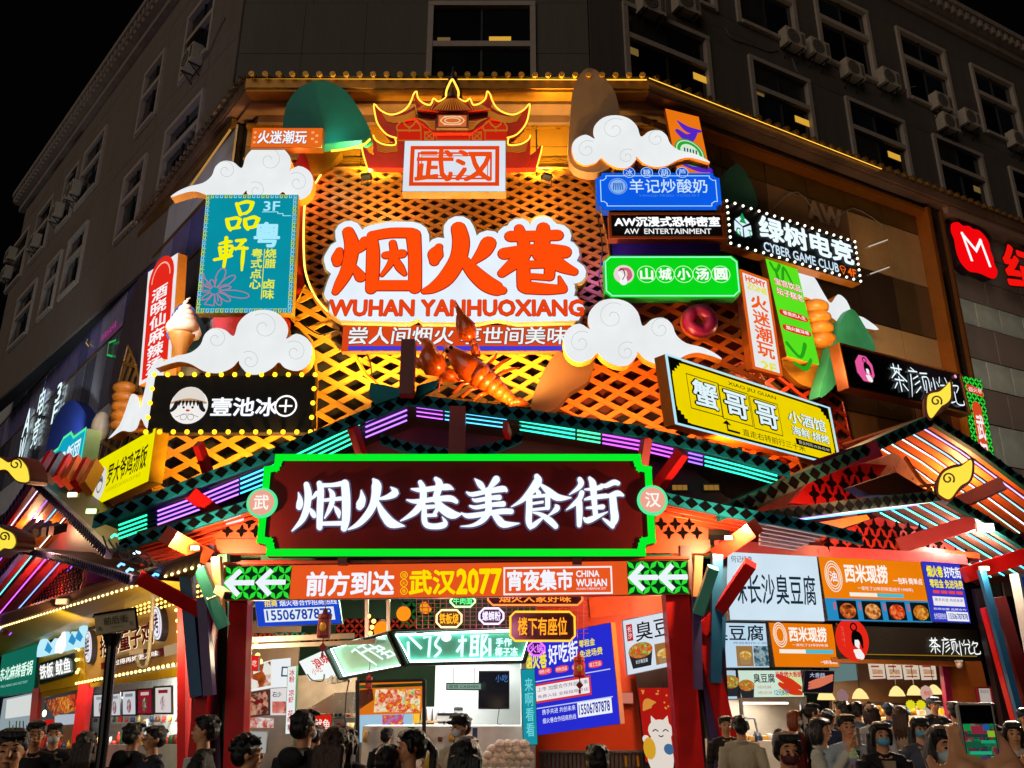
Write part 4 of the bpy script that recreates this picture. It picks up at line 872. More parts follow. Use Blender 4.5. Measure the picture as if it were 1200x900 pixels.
# ================================================================== yellow left sign
O = LG.at(115,540,1.6); U = hitz(183,501,O.z) - O; U.z = 0; f0 = Fr(O,U,V((0,0,-1))); f = Fr(O,U,V((0,0,-1)) * f0.uv(105,596)[1])
r = sign('shop_sign','bright yellow slanted sign with black characters low on the left wing',f,.3,E('f4ec00',.97,'face'),P('c08a10',.4,.2)); tx(r,f,'罗大爷鸡汤饭',.28,.26,.94,.70,E('281808',.7),.03,b=.02); tx(r,f,'LUODAYE CHICKEN SOUP RICE',.3,.76,.88,.83,E('b8a400',.9),.03)
m = MB(); circle(m,f,.14,.56,.15 * f.W * .7,.014,.024,24); m.build('round_emblem',E('e8e4dc',.9),r); m = MB(); brush(m,f,[(.09 * f.W,.55 * f.H,.06),(.14 * f.W,.48 * f.H,.1),(.19 * f.W,.55 * f.H,.06)],.03); ring(m,f,.14,.58,.2,.04,.028); m.build('emblem_line',E('606060',.8),r)
# cyan sign
O = LG.at(58,531,2.2); U = hitz(103,498,O.z) - O; U.z = 0; f0 = Fr(O,U,V((0,0,-1))); f = Fr(O,U,V((0,0,-1)) * f0.uv(57,566)[1])
r = thing('shop_sign','small cyan sign with green white edge above the red fins at left','sign',f.p(.5,1,-.1)); oc = [(0,.1),(.3,.1),(.4,-.12),(.6,-.12),(.7,.1),(1,.1),(1,.95),(0,.95)]
m = MB(); upoly(m,f,oc,-.35,0); m.build('case',P('4a6a3a',.5),r); m = MB(); upoly(m,f,oc,.002,.014); m.build('face',E('10a8c8',.97,'face'),r); m = MB(); outline(m,f,oc,.08,.03); m.build('border_line',E('58f0a0',1.0),r); tx(r,f,'寿司の飯団',.08,.3,.94,.8,E('e8fcff',1),.05,b=.03)
# ================================================================== game club sign with bulbs
O = RG.at(848,234,1.1); U = hitz(1001,283,O.z) - O; U.z = 0; f0 = Fr(O,U,V((0,0,-1))); f = Fr(O,U,V((0,0,-1)) * f0.uv(861,290)[1])
r = sign('bulb_sign','black game club sign edged with white bulbs on the right wing',f,.3,P('04070a',.5,spec=.2),P('a06414',.4,.3)); bulbs(r,border_pts(f,17,7,.05),.036,'fff2d8',2.6)
m = MB(); 
for k in range(3):
    a = math.radians(-90 + 120 * k); cxm, cym = .115 * f.W, .5 * f.H; R = .30
    pts = [(cxm + .03 * math.cos(a),cym + .03 * math.sin(a))] + [(cxm + (R * (1.12 if j == 1 else .98)) * math.cos(a + (j - 1) * .93),cym + (R * (1.12 if j == 1 else .98)) * math.sin(a + (j - 1) * .93)) for j in range(3)]
    m.prism([f.m(x, y, .02) for x, y in pts], f.N * .02)
m.build('hexagon_emblem', E('dff4ff', 1.0, True), r)
m = MB(); upoly(m,f,[(.115,.2),(.135,.32),(.095,.32)],.045,.05); upoly(m,f,[(.115,.27),(.14,.42),(.09,.42)],.045,.051); m.build('tree_mark',E('10a050',.9),r); tx(r,f,'G',.06,.56,.09,.72,E('10a050',.9),.05,b=.03); tx(r,f,'T',.145,.54,.17,.7,E('10a050',.9),.05,b=.03)
tx(r,f,'绿树电竞',.235,.12,.955,.62,E('e8f8ff',1.1),.05,b=.038); tx(r,f,'CYBER GAME CLUB',.25,.70,.82,.90,E('d0e8f8',1.0),.05,b=.025); tx(r,f,'4F',.895,.72,.96,.90,E('ff6a10',1),.05,b=.03)
m = MB(); outline(m,f,[(.835,.76),(.845,.72),(.87,.72),(.88,.76),(.858,.9)],.025,.04); outline(m,f,[(.84,.78),(.858,.8),(.876,.78)],.02,.04,False); m.build('diamond_mark',E('ff6a10',1),r)
# ================================================================== homy vertical sign + lime sign
O = RG.at(866,316,1.3); U = hitz(899,328,O.z) - O; U.z = 0; f0 = Fr(O,U,V((0,0,-1))); f = Fr(O,U,V((0,0,-1)) * f0.uv(884,432)[1])
f = Fr(O, U, f0.p(*f0.uv(882, 432)) - O)
r = sign('vertical_sign','tall white vertical sign with orange characters and orange frame on the right',f,.2,E('eef0ee',.97,'face'),P('c06a14',.4,.2),E('e8641c',.9),.055)
tx(r,f,'HOMY',.16,.045,.86,.105,E('f05810',1),.03,b=.045); tx(r,f,'ZONE',.18,.12,.88,.18,E('e8e040',1),.03,b=.045); tx(r,f,'火迷潮玩',.24,.22,.82,.86,E('f05a10',1),.03,b=.03,vert=True); tx(r,f,'2F',.3,.90,.8,.985,E('e8e050',1),.03,b=.04)
O = RG.at(896,301,1.0); U = hitz(934,314,O.z) - O; U.z = 0; f0 = Fr(O,U,V((0,0,-1))); f = Fr(O,U,f0.p(*f0.uv(922,418)) - O)
r = sign('vertical_sign','lime green vertical sign with dark green brush marks beside the white one',f,.2,E('5ce820',.97,'face'),P('a8701c',.4,.2))
m = MB(); [brush(m,f,q,.02 + i * .001) for i,q in enumerate([[(.15,.15,.1),(.3,.35,.08),(.5,.12,.1)],[(.3,.3,.1),(.32,.55,.12)],[(.5,.55,.1),(.65,.15,.1),(.85,.55,.08)],[(.1,2.4,.12),(.5,2.7,.1),(.8,2.3,.14)],[(.2,2.9,.1),(.6,3.0,.14),(.9,2.7,.1)]])]; m.build('brush_mark',E('28a818',.9),r)
for k,s_ in enumerate(('宝宫饮品','坛子糕老')): tx(r,f,s_,.12,.20 + k * .10,.93,.27 + k * .10,E('f8f0e8',1),.03,b=.02,halo=(.07,E('e03818',.95)))
for k, s_ in enumerate(('巷里的人生', '烟火藏深巷')):
    m = MB(); upoly(m,f,[(.5 + .44 * math.cos(a) * (1 if 1 else 1),.55 + k * .15 + .035 * (1 if math.sin(a) > 0 else -1) * abs(math.sin(a)) ** .4) for a in [i * math.pi / 10 for i in range(20)]],.015,.025); m.build('red_pill',E('e03020',.95),r); tx(r,f,s_,.15,.53 + k * .15,.85,.57 + k * .15,E('fff4f0',1),.04,b=.02)
# ================================================================== crab sign
O = RG.at(778,414,1.5); O = Pl((0,16.9),90).at(779,415); U = hitz(971,478,O.z) - O; U.z = 0; f0 = Fr(O,U,V((0,0,-1))); f = Fr(O,U,f0.p(*f0.uv(791,497)) - O)
CRB = r = sign('shop_sign','big slanted yellow sign with boxed characters and black cut corners',f,.3,E('f4d800',.98,'face'),P('b86a14',.4,.2),E('b8ecff',.95),.03)
for sx in (0, 1):
    for sy in (0, 1):
        m = MB()
        for k in range(5):
            w = (.50 - k * .09) / f.W; h = .075 / f.H; v = k * h
            a,b = (0.012,w) if sx == 0 else (1 - w,.988); v0,v1 = (v + .02,v + h + .02) if sy == 0 else (1 - v - h - .02,1 - v - .02); rect(m,f,a,v0,b,v1,.014,.02)
        m.build('corner_step', E('14140c', .3), r)
m = MB(); rframe(m,f.sub(.012,.03,.988,.97),0,0,1,1,.05,.013,.019); m.build('black_line',E('14140c',.3),r)
tx(r, f, 'XIAO JIU GUAN', .33, .115, .62, .185, E('302808', .6), .03, b=.012)
for k in range(3):
    a,b = f.uv(803 + k * 37,438 + k * 13); c_,d_ = a + .175,b + .50; m = MB(); outline(m,f,[(a,b),(c_,b),(c_,d_),(a,d_)],.02,.024); m.build('character_box',E('403408',.6),r)
    tx(r,f,'蟹哥哥'[k],a + .022,b + .06,c_ - .022,d_ - .07,E('e0f4f8',1.0),.05,b=.03,halo=(.075,E('141008',.3)))
tx(r,f,'小酒馆',.68,.28,.93,.48,E('dff4f4',1),.05,b=.025,halo=(.05,E('201808',.4))); tx(r,f,'海鲜·烧烤',.69,.53,.94,.67,E('dff4f4',1),.05,b=.025,halo=(.05,E('201808',.4)))
m = MB(); rect(m,f,.71,.71,.95,.81,.014,.02); m.build('black_bar',E('14140c',.3),r); tx(r,f,'营业时间:10:30-02:00',.725,.735,.935,.79,E('d8d8c0',.9),.03)
tx(r, f, '直走右转前行三十米', .37, .80, .76, .905, E('403410', .6), .03)
m = MB(); outline(m,f,[(.35,.885),(.285,.885),(.285,.80)],.05,.024,False); upoly(m,f,[(.262,.80),(.308,.80),(.285,.74)],.014,.026); m.build('arrow',E('14140c',.3),r)
# ================================================================== tea shop sign
O = RG.at(982,402,1.7); U = hitz(1125,438,O.z) - O; U.z = 0; f0 = Fr(O,U,V((0,0,-1))); f = Fr(O,U,f0.p(*f0.uv(993,455)) - O)
r = sign('shop_sign','black sign with pink octagon lady emblem and thin white brush characters',f,.3,P('0c080c',.25),P('5a2c10',.4,.3),P('7a4418',.35,.5),.05)
def lady(parent, fr, u, v, R, bg='e85a9c', k=.95, oct_=True):
    n = 8 if oct_ else 28; m = MB(); circle(m,fr,u,v,R,.016,.03,n,ry=R * 1.12,a0=math.pi / 8); m.build('emblem_ground',E(bg,k),parent)
    X, Y = u * fr.W, v * fr.H; q = R / .5
    def B(S,mt,d): m = MB(); [brush(m,fr,[(X + x * q,Y + y * q,w * q) for x,y,w in s],d + i * .001) for i,s in enumerate(S)]; m.build('emblem_lady',mt,parent)
    B([[(.08,-.02,.2),(.10,.12,.18),(.14,.2,.06)],[(.0,.3,.1),(.1,.36,.28),(.2,.42,.2)]],E('f8f4f4',k),.034)
    B([[(.06,-.12,.26),(.18,-.08,.2),(.24,.05,.12),(.26,.2,.06)],[(-.02,-.1,.12),(-.04,.05,.1),(-.02,.16,.05)]],E('100c10',.4),.044)
    m = MB(); ring(m,fr,u + (.02 * q) / fr.W,v - (.33 * q) / fr.H,.1 * q,.045 * q,.05,16); m.build('hair_bun',E('100c10',.4),parent)
lady(r, f, .165, .46, .34)
def thin_chars(fr, u0, v0, u1, v1, S, mat, parent, d=.05, w=1):
    m = MB(); 
    for i,st in enumerate(S): brush(m,fr,[((u0 + x * (u1 - u0)) * fr.W,(v0 + y * (v1 - v0)) * fr.H,ww * w) for x,y,ww in st],d + i * .0006)
    m.build('lettering', mat, parent)
CHA = [[(.06,.18,.03),(.2,.16,.035)],[(.1,.05,.03),(.1,.28,.03)],[(.17,.05,.03),(.16,.28,.03)],[(.13,.25,.04),(.04,.5,.02)],[(.13,.27,.03),(.24,.5,.04)],[(.08,.52,.03),(.2,.5,.03)],[(.14,.42,.03),(.14,.85,.03)],[(.1,.62,.03),(.05,.8,.02)],[(.18,.62,.03),(.23,.78,.03)],
       [(.3,.15,.03),(.42,.12,.03)],[(.34,.03,.02),(.38,.1,.03)],[(.32,.25,.03),(.3,.6,.03),(.27,.95,.015)],[(.42,.25,.03),(.34,.38,.02)],[(.43,.4,.03),(.35,.55,.02)],[(.43,.57,.03),(.34,.8,.02)],[(.46,.14,.03),(.56,.1,.03)],[(.48,.25,.03),(.48,.65,.03)],[(.48,.25,.03),(.56,.24,.03),(.56,.62,.03)],[(.52,.35,.03),(.5,.7,.02),(.44,.92,.015)],[(.54,.68,.02),(.6,.9,.03)],
       [(.64,.2,.03),(.64,.95,.03)],[(.6,.35,.02),(.59,.5,.02)],[(.68,.3,.02),(.7,.42,.03)],[(.74,.12,.02),(.72,.3,.03)],[(.82,.1,.02),(.84,.26,.03)],[(.73,.38,.03),(.83,.36,.03),(.82,.55,.03)],[(.74,.55,.03),(.72,.9,.015)],[(.8,.55,.03),(.82,.85,.035),(.9,.8,.02)],
       [(.92,.2,.03),(.88,.4,.02)],[(.9,.3,.03),(1.0,.28,.03),(.95,.5,.02)],[(.92,.5,.03),(.92,.85,.03),(1.02,.85,.03),(1.03,.72,.015)]]
thin_chars(f, .34, .16, .93, .92, CHA, E('e8f8ff', 1.1), r, w=1.3)
m = MB(); circle(m, f, .935, .12, .05, .04, .05, 12); m.build('dot', E('ffb0d0', 1), r)
# ================================================================== green 武汉 strip
O = RG.at(1125,440,.9); U = hitz(1149,445,O.z) - O; U.z = 0; f0 = Fr(O,U,V((0,0,-1))); f = Fr(O,U,f0.p(*f0.uv(1150,590)) - O)
def petals(parent, fr, u0, v0, u1, v1, cell, d=.018, fg='30e838', bg='083014', k=.9):
    X0,Y0,X1,Y1 = u0 * fr.W,v0 * fr.H,u1 * fr.W,v1 * fr.H; nx = max(1,round((X1 - X0) / cell)); ny = max(1,round((Y1 - Y0) / cell)); cx,cy = (X1 - X0) / nx,(Y1 - Y0) / ny
    m = MB(); rect(m, fr, u0, v0, u1, v1, .012, d); m.build('pattern_ground', E(bg, k), parent); m = MB()
    def leaf(ax, ay, bx, by):
        mx, my = (ax + bx) / 2, (ay + by) / 2; px, py = -(by - ay) * .21, (bx - ax) * .21
        def c(x, y): return (min(max(x, X0), X1), min(max(y, Y0), Y1))
        m.poly([fr.m(*c(ax,ay),d + .006),fr.m(*c(ax * .25 + mx * .75 * 1 + px * .8,ay * .25 + my * .75 + py * .8),d + .006),fr.m(*c(mx + px,my + py),d + .006),fr.m(*c(bx * .25 + mx * .75 + px * .8,by * .25 + my * .75 + py * .8),d + .006),fr.m(*c(bx,by),d + .006),fr.m(*c(bx * .25 + mx * .75 - px * .8,by * .25 + my * .75 - py * .8),d + .006),fr.m(*c(mx - px,my - py),d + .006),fr.m(*c(ax * .25 + mx * .75 - px * .8,ay * .25 + my * .75 - py * .8),d + .006)])
    for i in range(nx):
        for j in range(ny):
            x, y = X0 + i * cx, Y0 + j * cy
            for a, b in ((0, 0), (1, 0), (0, 1), (1, 1)): leaf(x + cx / 2, y + cy / 2, x + cx * a, y + cy * b)
    m.build('petal_pattern', E(fg, k), parent)
r = sign('vertical_sign','green petal patterned strip with red oval at the far right of the glazed box',f,.25,None,P('b87014',.4,.2)); petals(r,f,0,0,1,1,.24)
m = MB(); upoly(m,f,[(.3,.24),(.42,.2),(.62,.2),(.74,.24),(.74,.97),(.3,.97)],.025,.035); m.build('red_oval',E('d84820',.95),r); tx(r,f,'武汉',.34,.30,.70,.74,E('f8f0f0',1),.05,b=.03,vert=True); tx(r,f,'2077',.34,.78,.72,.88,E('f8f0f0',1),.05,b=.03)
m = MB(); upoly(m,f,[(.2,.06),(.95,.09),(.95,.15),(.2,.12)],.025,.035); m.build('red_banner',E('d83820',.95),r); tx(r,f,'烟火巷',.24,.085,.88,.125,E('f8f0f0',1),.05)
# ================================================================== far right red logo and characters
O = RG.at(1113, 258, .6); U = RG.D * 1.0; f = Fr(RG.at(1113, 258, .6), RG.D * 2.6, V((0, 0, -3.0)))
r = thing('logo_sign','red cloud shaped logo box with a white letter M on the brown wall','sign',f.p(.5,1,-.1))
def M5(L): return [(1080 + x / 7.5, 230 + y / 7.5) for x, y in L]
rp = cr_spline(M5([(255,260),(270,235),(320,230),(360,262),(410,262),(450,290),(500,300),(560,360),(590,420),(600,480),(625,540),(635,600),(660,650),(655,700),(630,725),(590,715),(540,690),(480,670),(430,665),(380,630),(330,560),(300,470),(285,380),(260,320)]),2,True)
m = MB(); ppoly(m,f,rp,-.3,0); m.build('case',P('180404',.4),r); m = MB(); ppoly(m,f,rp,.002,.02); m.build('face',E('f4060c',.97,True),r)
m = MB(); outline(m,f,[f.uv(*p) for p in M5([(430,558),(350,335),(470,480),(510,395),(590,610)])],.13,.035,False); m.build('lettering',E('ffffff',1.0),r)
f = Fr(RG.at(1168,285,.5),RG.D * 2.1,V((0,0,-1.65))); r = thing('letter_sign','red block characters cut by the right picture edge','sign',f.p(.3,1,-.1))
tx(r, f, '纪念', 0, 0, 1.9, 1, E('f4140c', .97), .12, b=.035, halo=(.06, P('140404', .5)))
# ================================================================== lit signs inside the left glass, painted sign reflections on it
r = thing('window_lettering','glowing cool white letters hung inside the left glass facade','sign',LG.at(50,560,.1))
q = E('d8f0f4', 1.2)
def col(par, t, b_, w, s_, mat, bb, **kw):
    s0,z1 = LG.sz(*t,.12); z0 = LG.sz(*b_,.12)[1]; tx(par,Fr(LG.pt(s0 - w / 2,z1,.12),LG.D * w,V((0,0,z0 - z1))),s_,0,0,1,1,mat,.03,b=bb,**kw)
col(r,(36,478),(32,538),1.3,'AW',q,.02,vert=True); col(r,(53,453),(48,518),1.2,'电竞',q,.015,vert=True); col(r,(72,448),(68,492),.8,'3F',q,.02,vert=True)
for x,y,t in ((30,470,'front'),): lamp('SPOT',LG.at(28,560,2.0),LG.at(34,470,0),1100,(.72,.88,1),.3,120)
lamp('SPOT',LG.at(66,520,1.2),LG.at(66,450,0),260,(.8,.9,1),.3,110); lamp('SPOT',LG.at(160,330,2.5),LG.at(120,380,0),900,(.72,.68,1),.4,140); lamp('SPOT',RG.at(1010,330,3),RG.at(1000,300,0),420,(1,.72,.4),.4,140)  # letter wash, then fixtureless fill spots added for purple and brown glass
r = thing('sign_reflection','small pink and green neon marks behind the purple left glass','neon sign',LG.at(120,400,.08))  # glowing marks imitate reflections of the signs opposite
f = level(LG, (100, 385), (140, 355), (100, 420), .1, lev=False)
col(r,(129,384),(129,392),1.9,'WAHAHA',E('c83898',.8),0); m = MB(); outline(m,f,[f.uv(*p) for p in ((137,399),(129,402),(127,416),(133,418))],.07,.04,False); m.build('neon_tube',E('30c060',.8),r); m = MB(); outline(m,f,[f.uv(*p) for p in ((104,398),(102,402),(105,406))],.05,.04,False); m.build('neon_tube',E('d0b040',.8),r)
r = thing('window_lettering','dim bronze letters AW behind the brown right glass','sign',RG.at(970,275,.1)); f = level(RG,(944,232),(984,246),(946,256),.1,lev=False); tx(r,f,'AW',.02,.1,.98,.95,P('8a6a50',.5),.03,b=.06)
for x, y in ((1030, 285), (1032, 317)):
    m = MB(); m.tube([RG.at(x - 12,y + 4,.12),RG.at(x + 10,y - 4,.12)],.02,5); m.build('light_tube',E('c8b8a8',.9),label='thin white ceiling tube %s behind the brown right glass' % ('upper' if y < 300 else 'lower'),category='light tube')
# ================================================================== the wooden street gate
GP = Pl((0, 15.5), 90)
teal = P('0a6c7c',.6,var=.15,spec=.2); tdk = P('0a1216',.5); red = P('c00a0c',.5,var=.15,bump=.05,spec=.3); dred = P('5c0a0c',.4,var=.15); orr = P('e04a10',.45,var=.1); bluep = P('14507c',.4,var=.12); purp = P('4a3868',.4,var=.12); grn = P('1a7a58',.4,var=.12); mint = P('4aa898',.4,var=.12)
GT = thing('street_gate','wooden street gate with double gabled roof over the market entrance','gate',GP.pt(-1.1,.1))
DIA = {}
def diamond(col, w, h, t=.02):
    k = (col, round(w, 3), round(h, 3))
    if k not in DIA: DIA[k] = meshof(MB().prism([V((-w / 2,0,0)),V((0,0,h / 2)),V((w / 2,0,0)),V((0,0,-h / 2))],V((0,-t,0))),'diamond_tile',P(col,.9,spec=.05,var=0))
    return DIA[k]
def band(pl, px, off, h, parent, th=.12, mat=None, dcol='040608', step=.24, back=None, name='eave_board'):
    """eave board following px (top edge) with raised diamond tiles"""
    T = [pl.sz(x, y, off) for x, y in px]; m = MB()
    for (a, za), (b, zb) in zip(T[:-1], T[1:]):
        m.prism([pl.pt(a,za,off),pl.pt(b,zb,off),pl.pt(b,zb - h,off),pl.pt(a,za - h,off)],pl.N * -th)
    o = m.build(name, mat or teal, parent)
    me = diamond(dcol, step * .92, h * .97)
    for (a, za), (b, zb) in zip(T[:-1], T[1:]):
        L = math.hypot(b - a, zb - za); n = max(1, round(abs(b - a) / step)); sh = (zb - za) / (b - a)
        for i in range(n):
            t = (i + .5) / n; s = a + (b - a) * t; z = za + (zb - za) * t - h / 2; c = pl.pt(s, z, off)
            M = Matrix(((pl.D.x, -pl.N.x, 0, c.x), (pl.D.y, -pl.N.y, 0, c.y), (sh, 0, 1, c.z), (0, 0, 0, 1)))
            inst(me, 'diamond_tile', o, M)
    return o
def slope(pl, px, off0, off1, parent, mat, th=.08, dz=0, name='roof_slope'):
    T = [pl.sz(x, y, off0) for x, y in px]
    for (a, za), (b, zb) in zip(T[:-1], T[1:]):
        m = MB(); m.prism([pl.pt(a,za + dz,off0),pl.pt(b,zb + dz,off0),pl.pt(b,zb + dz,off1),pl.pt(a,za + dz,off1)],V((0,0,-th))); m.build(name,mat,parent)
def tubes(pl, px, off, parent, cols, r=.018, k=2.6, name='neon_tube', lit=True):
    """one neon tube run along px, its colours changing along the way"""
    T = [pl.sz(x, y, off) for x, y in px]
    tot = T[-1][0] - T[0][0]
    def at(u):
        s = T[0][0] + tot * u
        for (a, za), (b, zb) in zip(T[:-1], T[1:]):
            if min(a,b) - 1e-6 <= s <= max(a,b) + 1e-6: return pl.pt(s,za + (zb - za) * (s - a) / (b - a),off)
        return pl.pt(T[-1][0], T[-1][1], off)
    p = 0
    for u, c in cols:
        if c:
            m = MB(); m.tube([at(p + .003),at((p + u) / 2),at(u - .003)],r,5); m.build(name,E(c,k,lit),parent)
        p = u
# upper tier
TL = [(38,633),(110,604),(235,556),(335,519),(420,483),(478,461)]; TR_ = [(478,461),(600,477),(740,497),(850,522),(925,545)]
TL = TL[1:]
band(GP, TL, .05, .22, GT, step=.25); band(GP, TR_, .05, .22, GT, step=.25)
slope(GP,TL,0,-3.2,GT,P('241418',.6),.06,-.02); slope(GP,TR_,0,-3.2,GT,P('241418',.6),.06,-.02)
def sh(px, dy): return [(x, y + dy) for x, y in px]
NLc = [(.10,'28f0a0'),(.13,None),(.41,'b070ff'),(.52,'40c8ff'),(.58,'40e0f0'),(.83,'30f0a8'),(.845,None),(1,'a468ff')]
NRc = [(.08,'c060ff'),(.26,'50c8ff'),(.29,None),(.45,'30f0c0'),(.52,'40f0a0'),(.72,'c050f0'),(.755,None),(.80,'9060ff'),(1,'30e8b8')]
LB_ = [(138,616),(235,581),(333,540),(420,498),(478,474)]; RB_ = [(487,472),(600,487),(740,510),(850,536),(912,553)]
for k in range(4):
    dy = k * (5.2 if 1 else 5)
    cl = [(u,('a468ff' if (k in (1,2) and c == 'b070ff') else ('60d0ff' if k == 1 and c == '40c8ff' else c))) for u,c in NLc]
    tubes(GP, [(x, y + dy + .8 * k * (i > 1)) for i, (x, y) in enumerate(LB_)], -.25 - .3 * k, GT, cl)
    tubes(GP, [(x, y + dy * .95) for x, y in RB_], -.25 - .3 * k, GT, NRc)
# strips the tubes are fixed on
for k in range(4):
    m = MB()
    for L, dy in ((LB_, 5.2), (RB_, 4.9)):
        pp = [GP.at(x, y + dy * k, -.31 - .3 * k) + V((0, 0, .05)) for x, y in L]
        for a, b in zip(pp[:-1], pp[1:]): m.bar(a, b, .06, .05)
    m.build('tube_batten', P('3a3050', .5), GT, kind='stuff')
# ridge beam ends, king post, rafters
m = MB(); m.cbox(GP.at(478, 432, .25), .26, .3, 1.1); m.build('ridge_post', dred, GT)
m = MB(); m.cbox((GP.at(536,478,.1) + GP.at(536,536,.1)) / 2,.30,.25,(GP.at(536,478,.1).z - GP.at(536,536,.1).z)); m.build('king_post',P('7c1018',.3),GT)
for a,b,w in (((223,578),(268,612),.22),((232,520),(246,560),.12),((413,500),(428,545),.14),((758,512),(748,575),.16),((592,500),(597,512),.1),((800,530),(770,572),.2)):
    m = MB(); m.bar(GP.at(*a, .0), GP.at(*b, -.5), w, .2); m.build('rafter', red, GT)
# roof finial wings beside the ridge post
for px in ([(434,448),(468,455),(468,464),(440,474),(432,462)],[(487,466),(488,452),(514,445),(508,456)]):
    m = MB(); m.prism([GP.at(x, y, .1) for x, y in px], GP.N * -.12); m.build('ridge_wing', teal, GT)
# inner curved boards
band(GP,[(446,508),(470,516),(500,522),(527,526)],-.4,.2,GT,step=.24); band(GP,[(547,526),(575,520),(600,511),(612,505)],-.4,.2,GT,step=.24)
m = MB(); pbox(m,GP,GP.sz(300,500)[0],GP.sz(790,500)[0],4.6,6.3,-2.6,-2.5); m.build('gable_wall',P('14101c',.7),GT)
m = MB(); m.prism([GP.at(x,y,-1.9) for x,y in ((320,560),(478,480),(600,492),(800,540),(860,590),(150,640))],GP.N * -.1); m.build('gable_wall',P('5a1218',.6),GT)
# lantern windows in the dark red gable
for x, y in ((797, 572), (834, 572)):
    f = Fr(GP.at(x - 11,y - 5,-1.85),GP.D * .36,V((0,0,-.16))); m = MB(); rframe(m,f,0,0,1,1,.025,-.02,.02); w = m.build('small_window',P('1a0c08',.5),GT)
    for k in range(3): m = MB(); rect(m,f,.07 + k * .3,.15,.34 + k * .3,.85,-.01,.005); m.build('pane',E('a87830',.7),w)
# lower tier
L2 = [(140, 632), (220, 609), (300, 583), (330, 572)]; R2 = [(755, 572), (850, 592), (960, 612), (1010, 625)]
band(GP, L2, .12, .2, GT, step=.25); band(GP, R2, .12, .2, GT, step=.25)
slope(GP, L2, .05, -.3, GT, P('241418', .6), .05, 0); slope(GP, R2, .05, -.3, GT, P('241418', .6), .05, 0)
slat = P('d8401a', .4, var=.1)
for k in range(6):
    m = MB()
    for L, a0, a1 in ((L2, 160, 318), ):
        m.bar(GP.at(165, 640 + k * 4.5, -.1 - k * .25), GP.at(312, 597 + k * 6.2, -.1 - k * .25), .10, .05)
    m.build('soffit_slat', slat, GT)
    m = MB(); m.bar(GP.at(776,590 + k * 5.6,-.1 - k * .25),GP.at(882,613 + k * 3.6,-.1 - k * .25),.10,.05); m.build('soffit_slat',slat,GT)
    m = MB(); m.bar(GP.at(890,612 + k * 5,-.0 - k * .2),GP.at(968 - k * 7,627 + k * 3.2,-.0 - k * .2),.10,.05); m.build('soffit_slat',P('c8b0c0',.4),GT)
for a, b in (((160, 626), (340, 575)), ((770, 578), (985, 628))):
    m = MB(); m.prism([GP.at(*a,-.05),GP.at(*b,-.05),GP.at(*b,-2.2),GP.at(*a,-2.2)],V((0,0,.05))); m.build('roof_slope',P('3a1410',.6),GT)
# star pierced orange boards and tie beams
SQ = {}
def star(w, h, mat):
    k = (round(w, 3), round(h, 3), mat.name)
    if k not in SQ:
        p = []
        for i in range(16):
            a = 2 * math.pi * i / 16; q = i % 4; rr = (1, .62, .42, .62)[q]
            p.append(V((math.cos(a) * w / 2 * rr, 0, math.sin(a) * h / 2 * rr)))
        SQ[k] = meshof(MB().prism(p, V((0, -.02, 0))), 'star_inlay', mat)
    return SQ[k]
def starwall(pl, px, off, parent, mat, smat, cw=.30, chh=.34, th=.08, name='star_board'):
    P2 = [pl.sz(x,y,off) for x,y in px]; m = MB(); m.prism([pl.pt(s,z,off) for s,z in P2],pl.N * -th); o = m.build(name,mat,parent); me = star(cw * .86,chh * .82,smat)
    z0 = min(p[1] for p in P2); z1 = max(p[1] for p in P2); j = 0; z = z0 + chh / 2
    def inside(s, z):
        c = False
        for i in range(len(P2)):
            a, b = P2[i], P2[i - 1]
            if (a[1] > z) != (b[1] > z) and s < (b[0] - a[0]) * (z - a[1]) / (b[1] - a[1]) + a[0]: c = not c
        return c
    while z < z1:
        s = min(p[0] for p in P2) + (cw / 2 if j % 2 else 0)
        while s < max(p[0] for p in P2):
            if inside(s, z) and inside(s - cw * .3, z) and inside(s + cw * .3, z):
                c = pl.pt(s,z,off); inst(me,'star_inlay',o,Matrix(((pl.D.x,-pl.N.x,0,c.x),(pl.D.y,-pl.N.y,0,c.y),(0,0,1,c.z),(0,0,0,1))))
            s += cw
        z += chh * .55; j += 1
    return o
sdk = P('140a08', .9, spec=.05, var=0)
starwall(GP,[(250,626),(308,598),(318,598),(318,632),(250,632)],-.35,GT,orr,sdk,.26,.30); starwall(GP,[(768,598),(830,620),(830,634),(768,634)],-.35,GT,orr,sdk,.26,.30)
for a, b, y0, y1 in ((246, 330, 629, 646), (745, 836, 630, 646)):
    m = MB(); s0 = GP.sz(a,640)[0]; s1_ = GP.sz(b,640)[0]; pbox(m,GP,s0,s1_,GP.sz(0,y1)[1] + .0,GP.sz(0,y0)[1],-.5,-.25); m.build('tie_beam',orr,GT)
m = MB(); pbox(m,GP,GP.sz(300,655)[0],GP.sz(790,655)[0],4.12,4.27,-.7,-.3); m.build('tie_beam',P('1a5a38',.5),GT)
m = MB(); pbox(m,GP,GP.sz(285,655)[0],GP.sz(800,655)[0],4.05,4.11,-.1,.12); m.build('hanger_rail',red,GT)
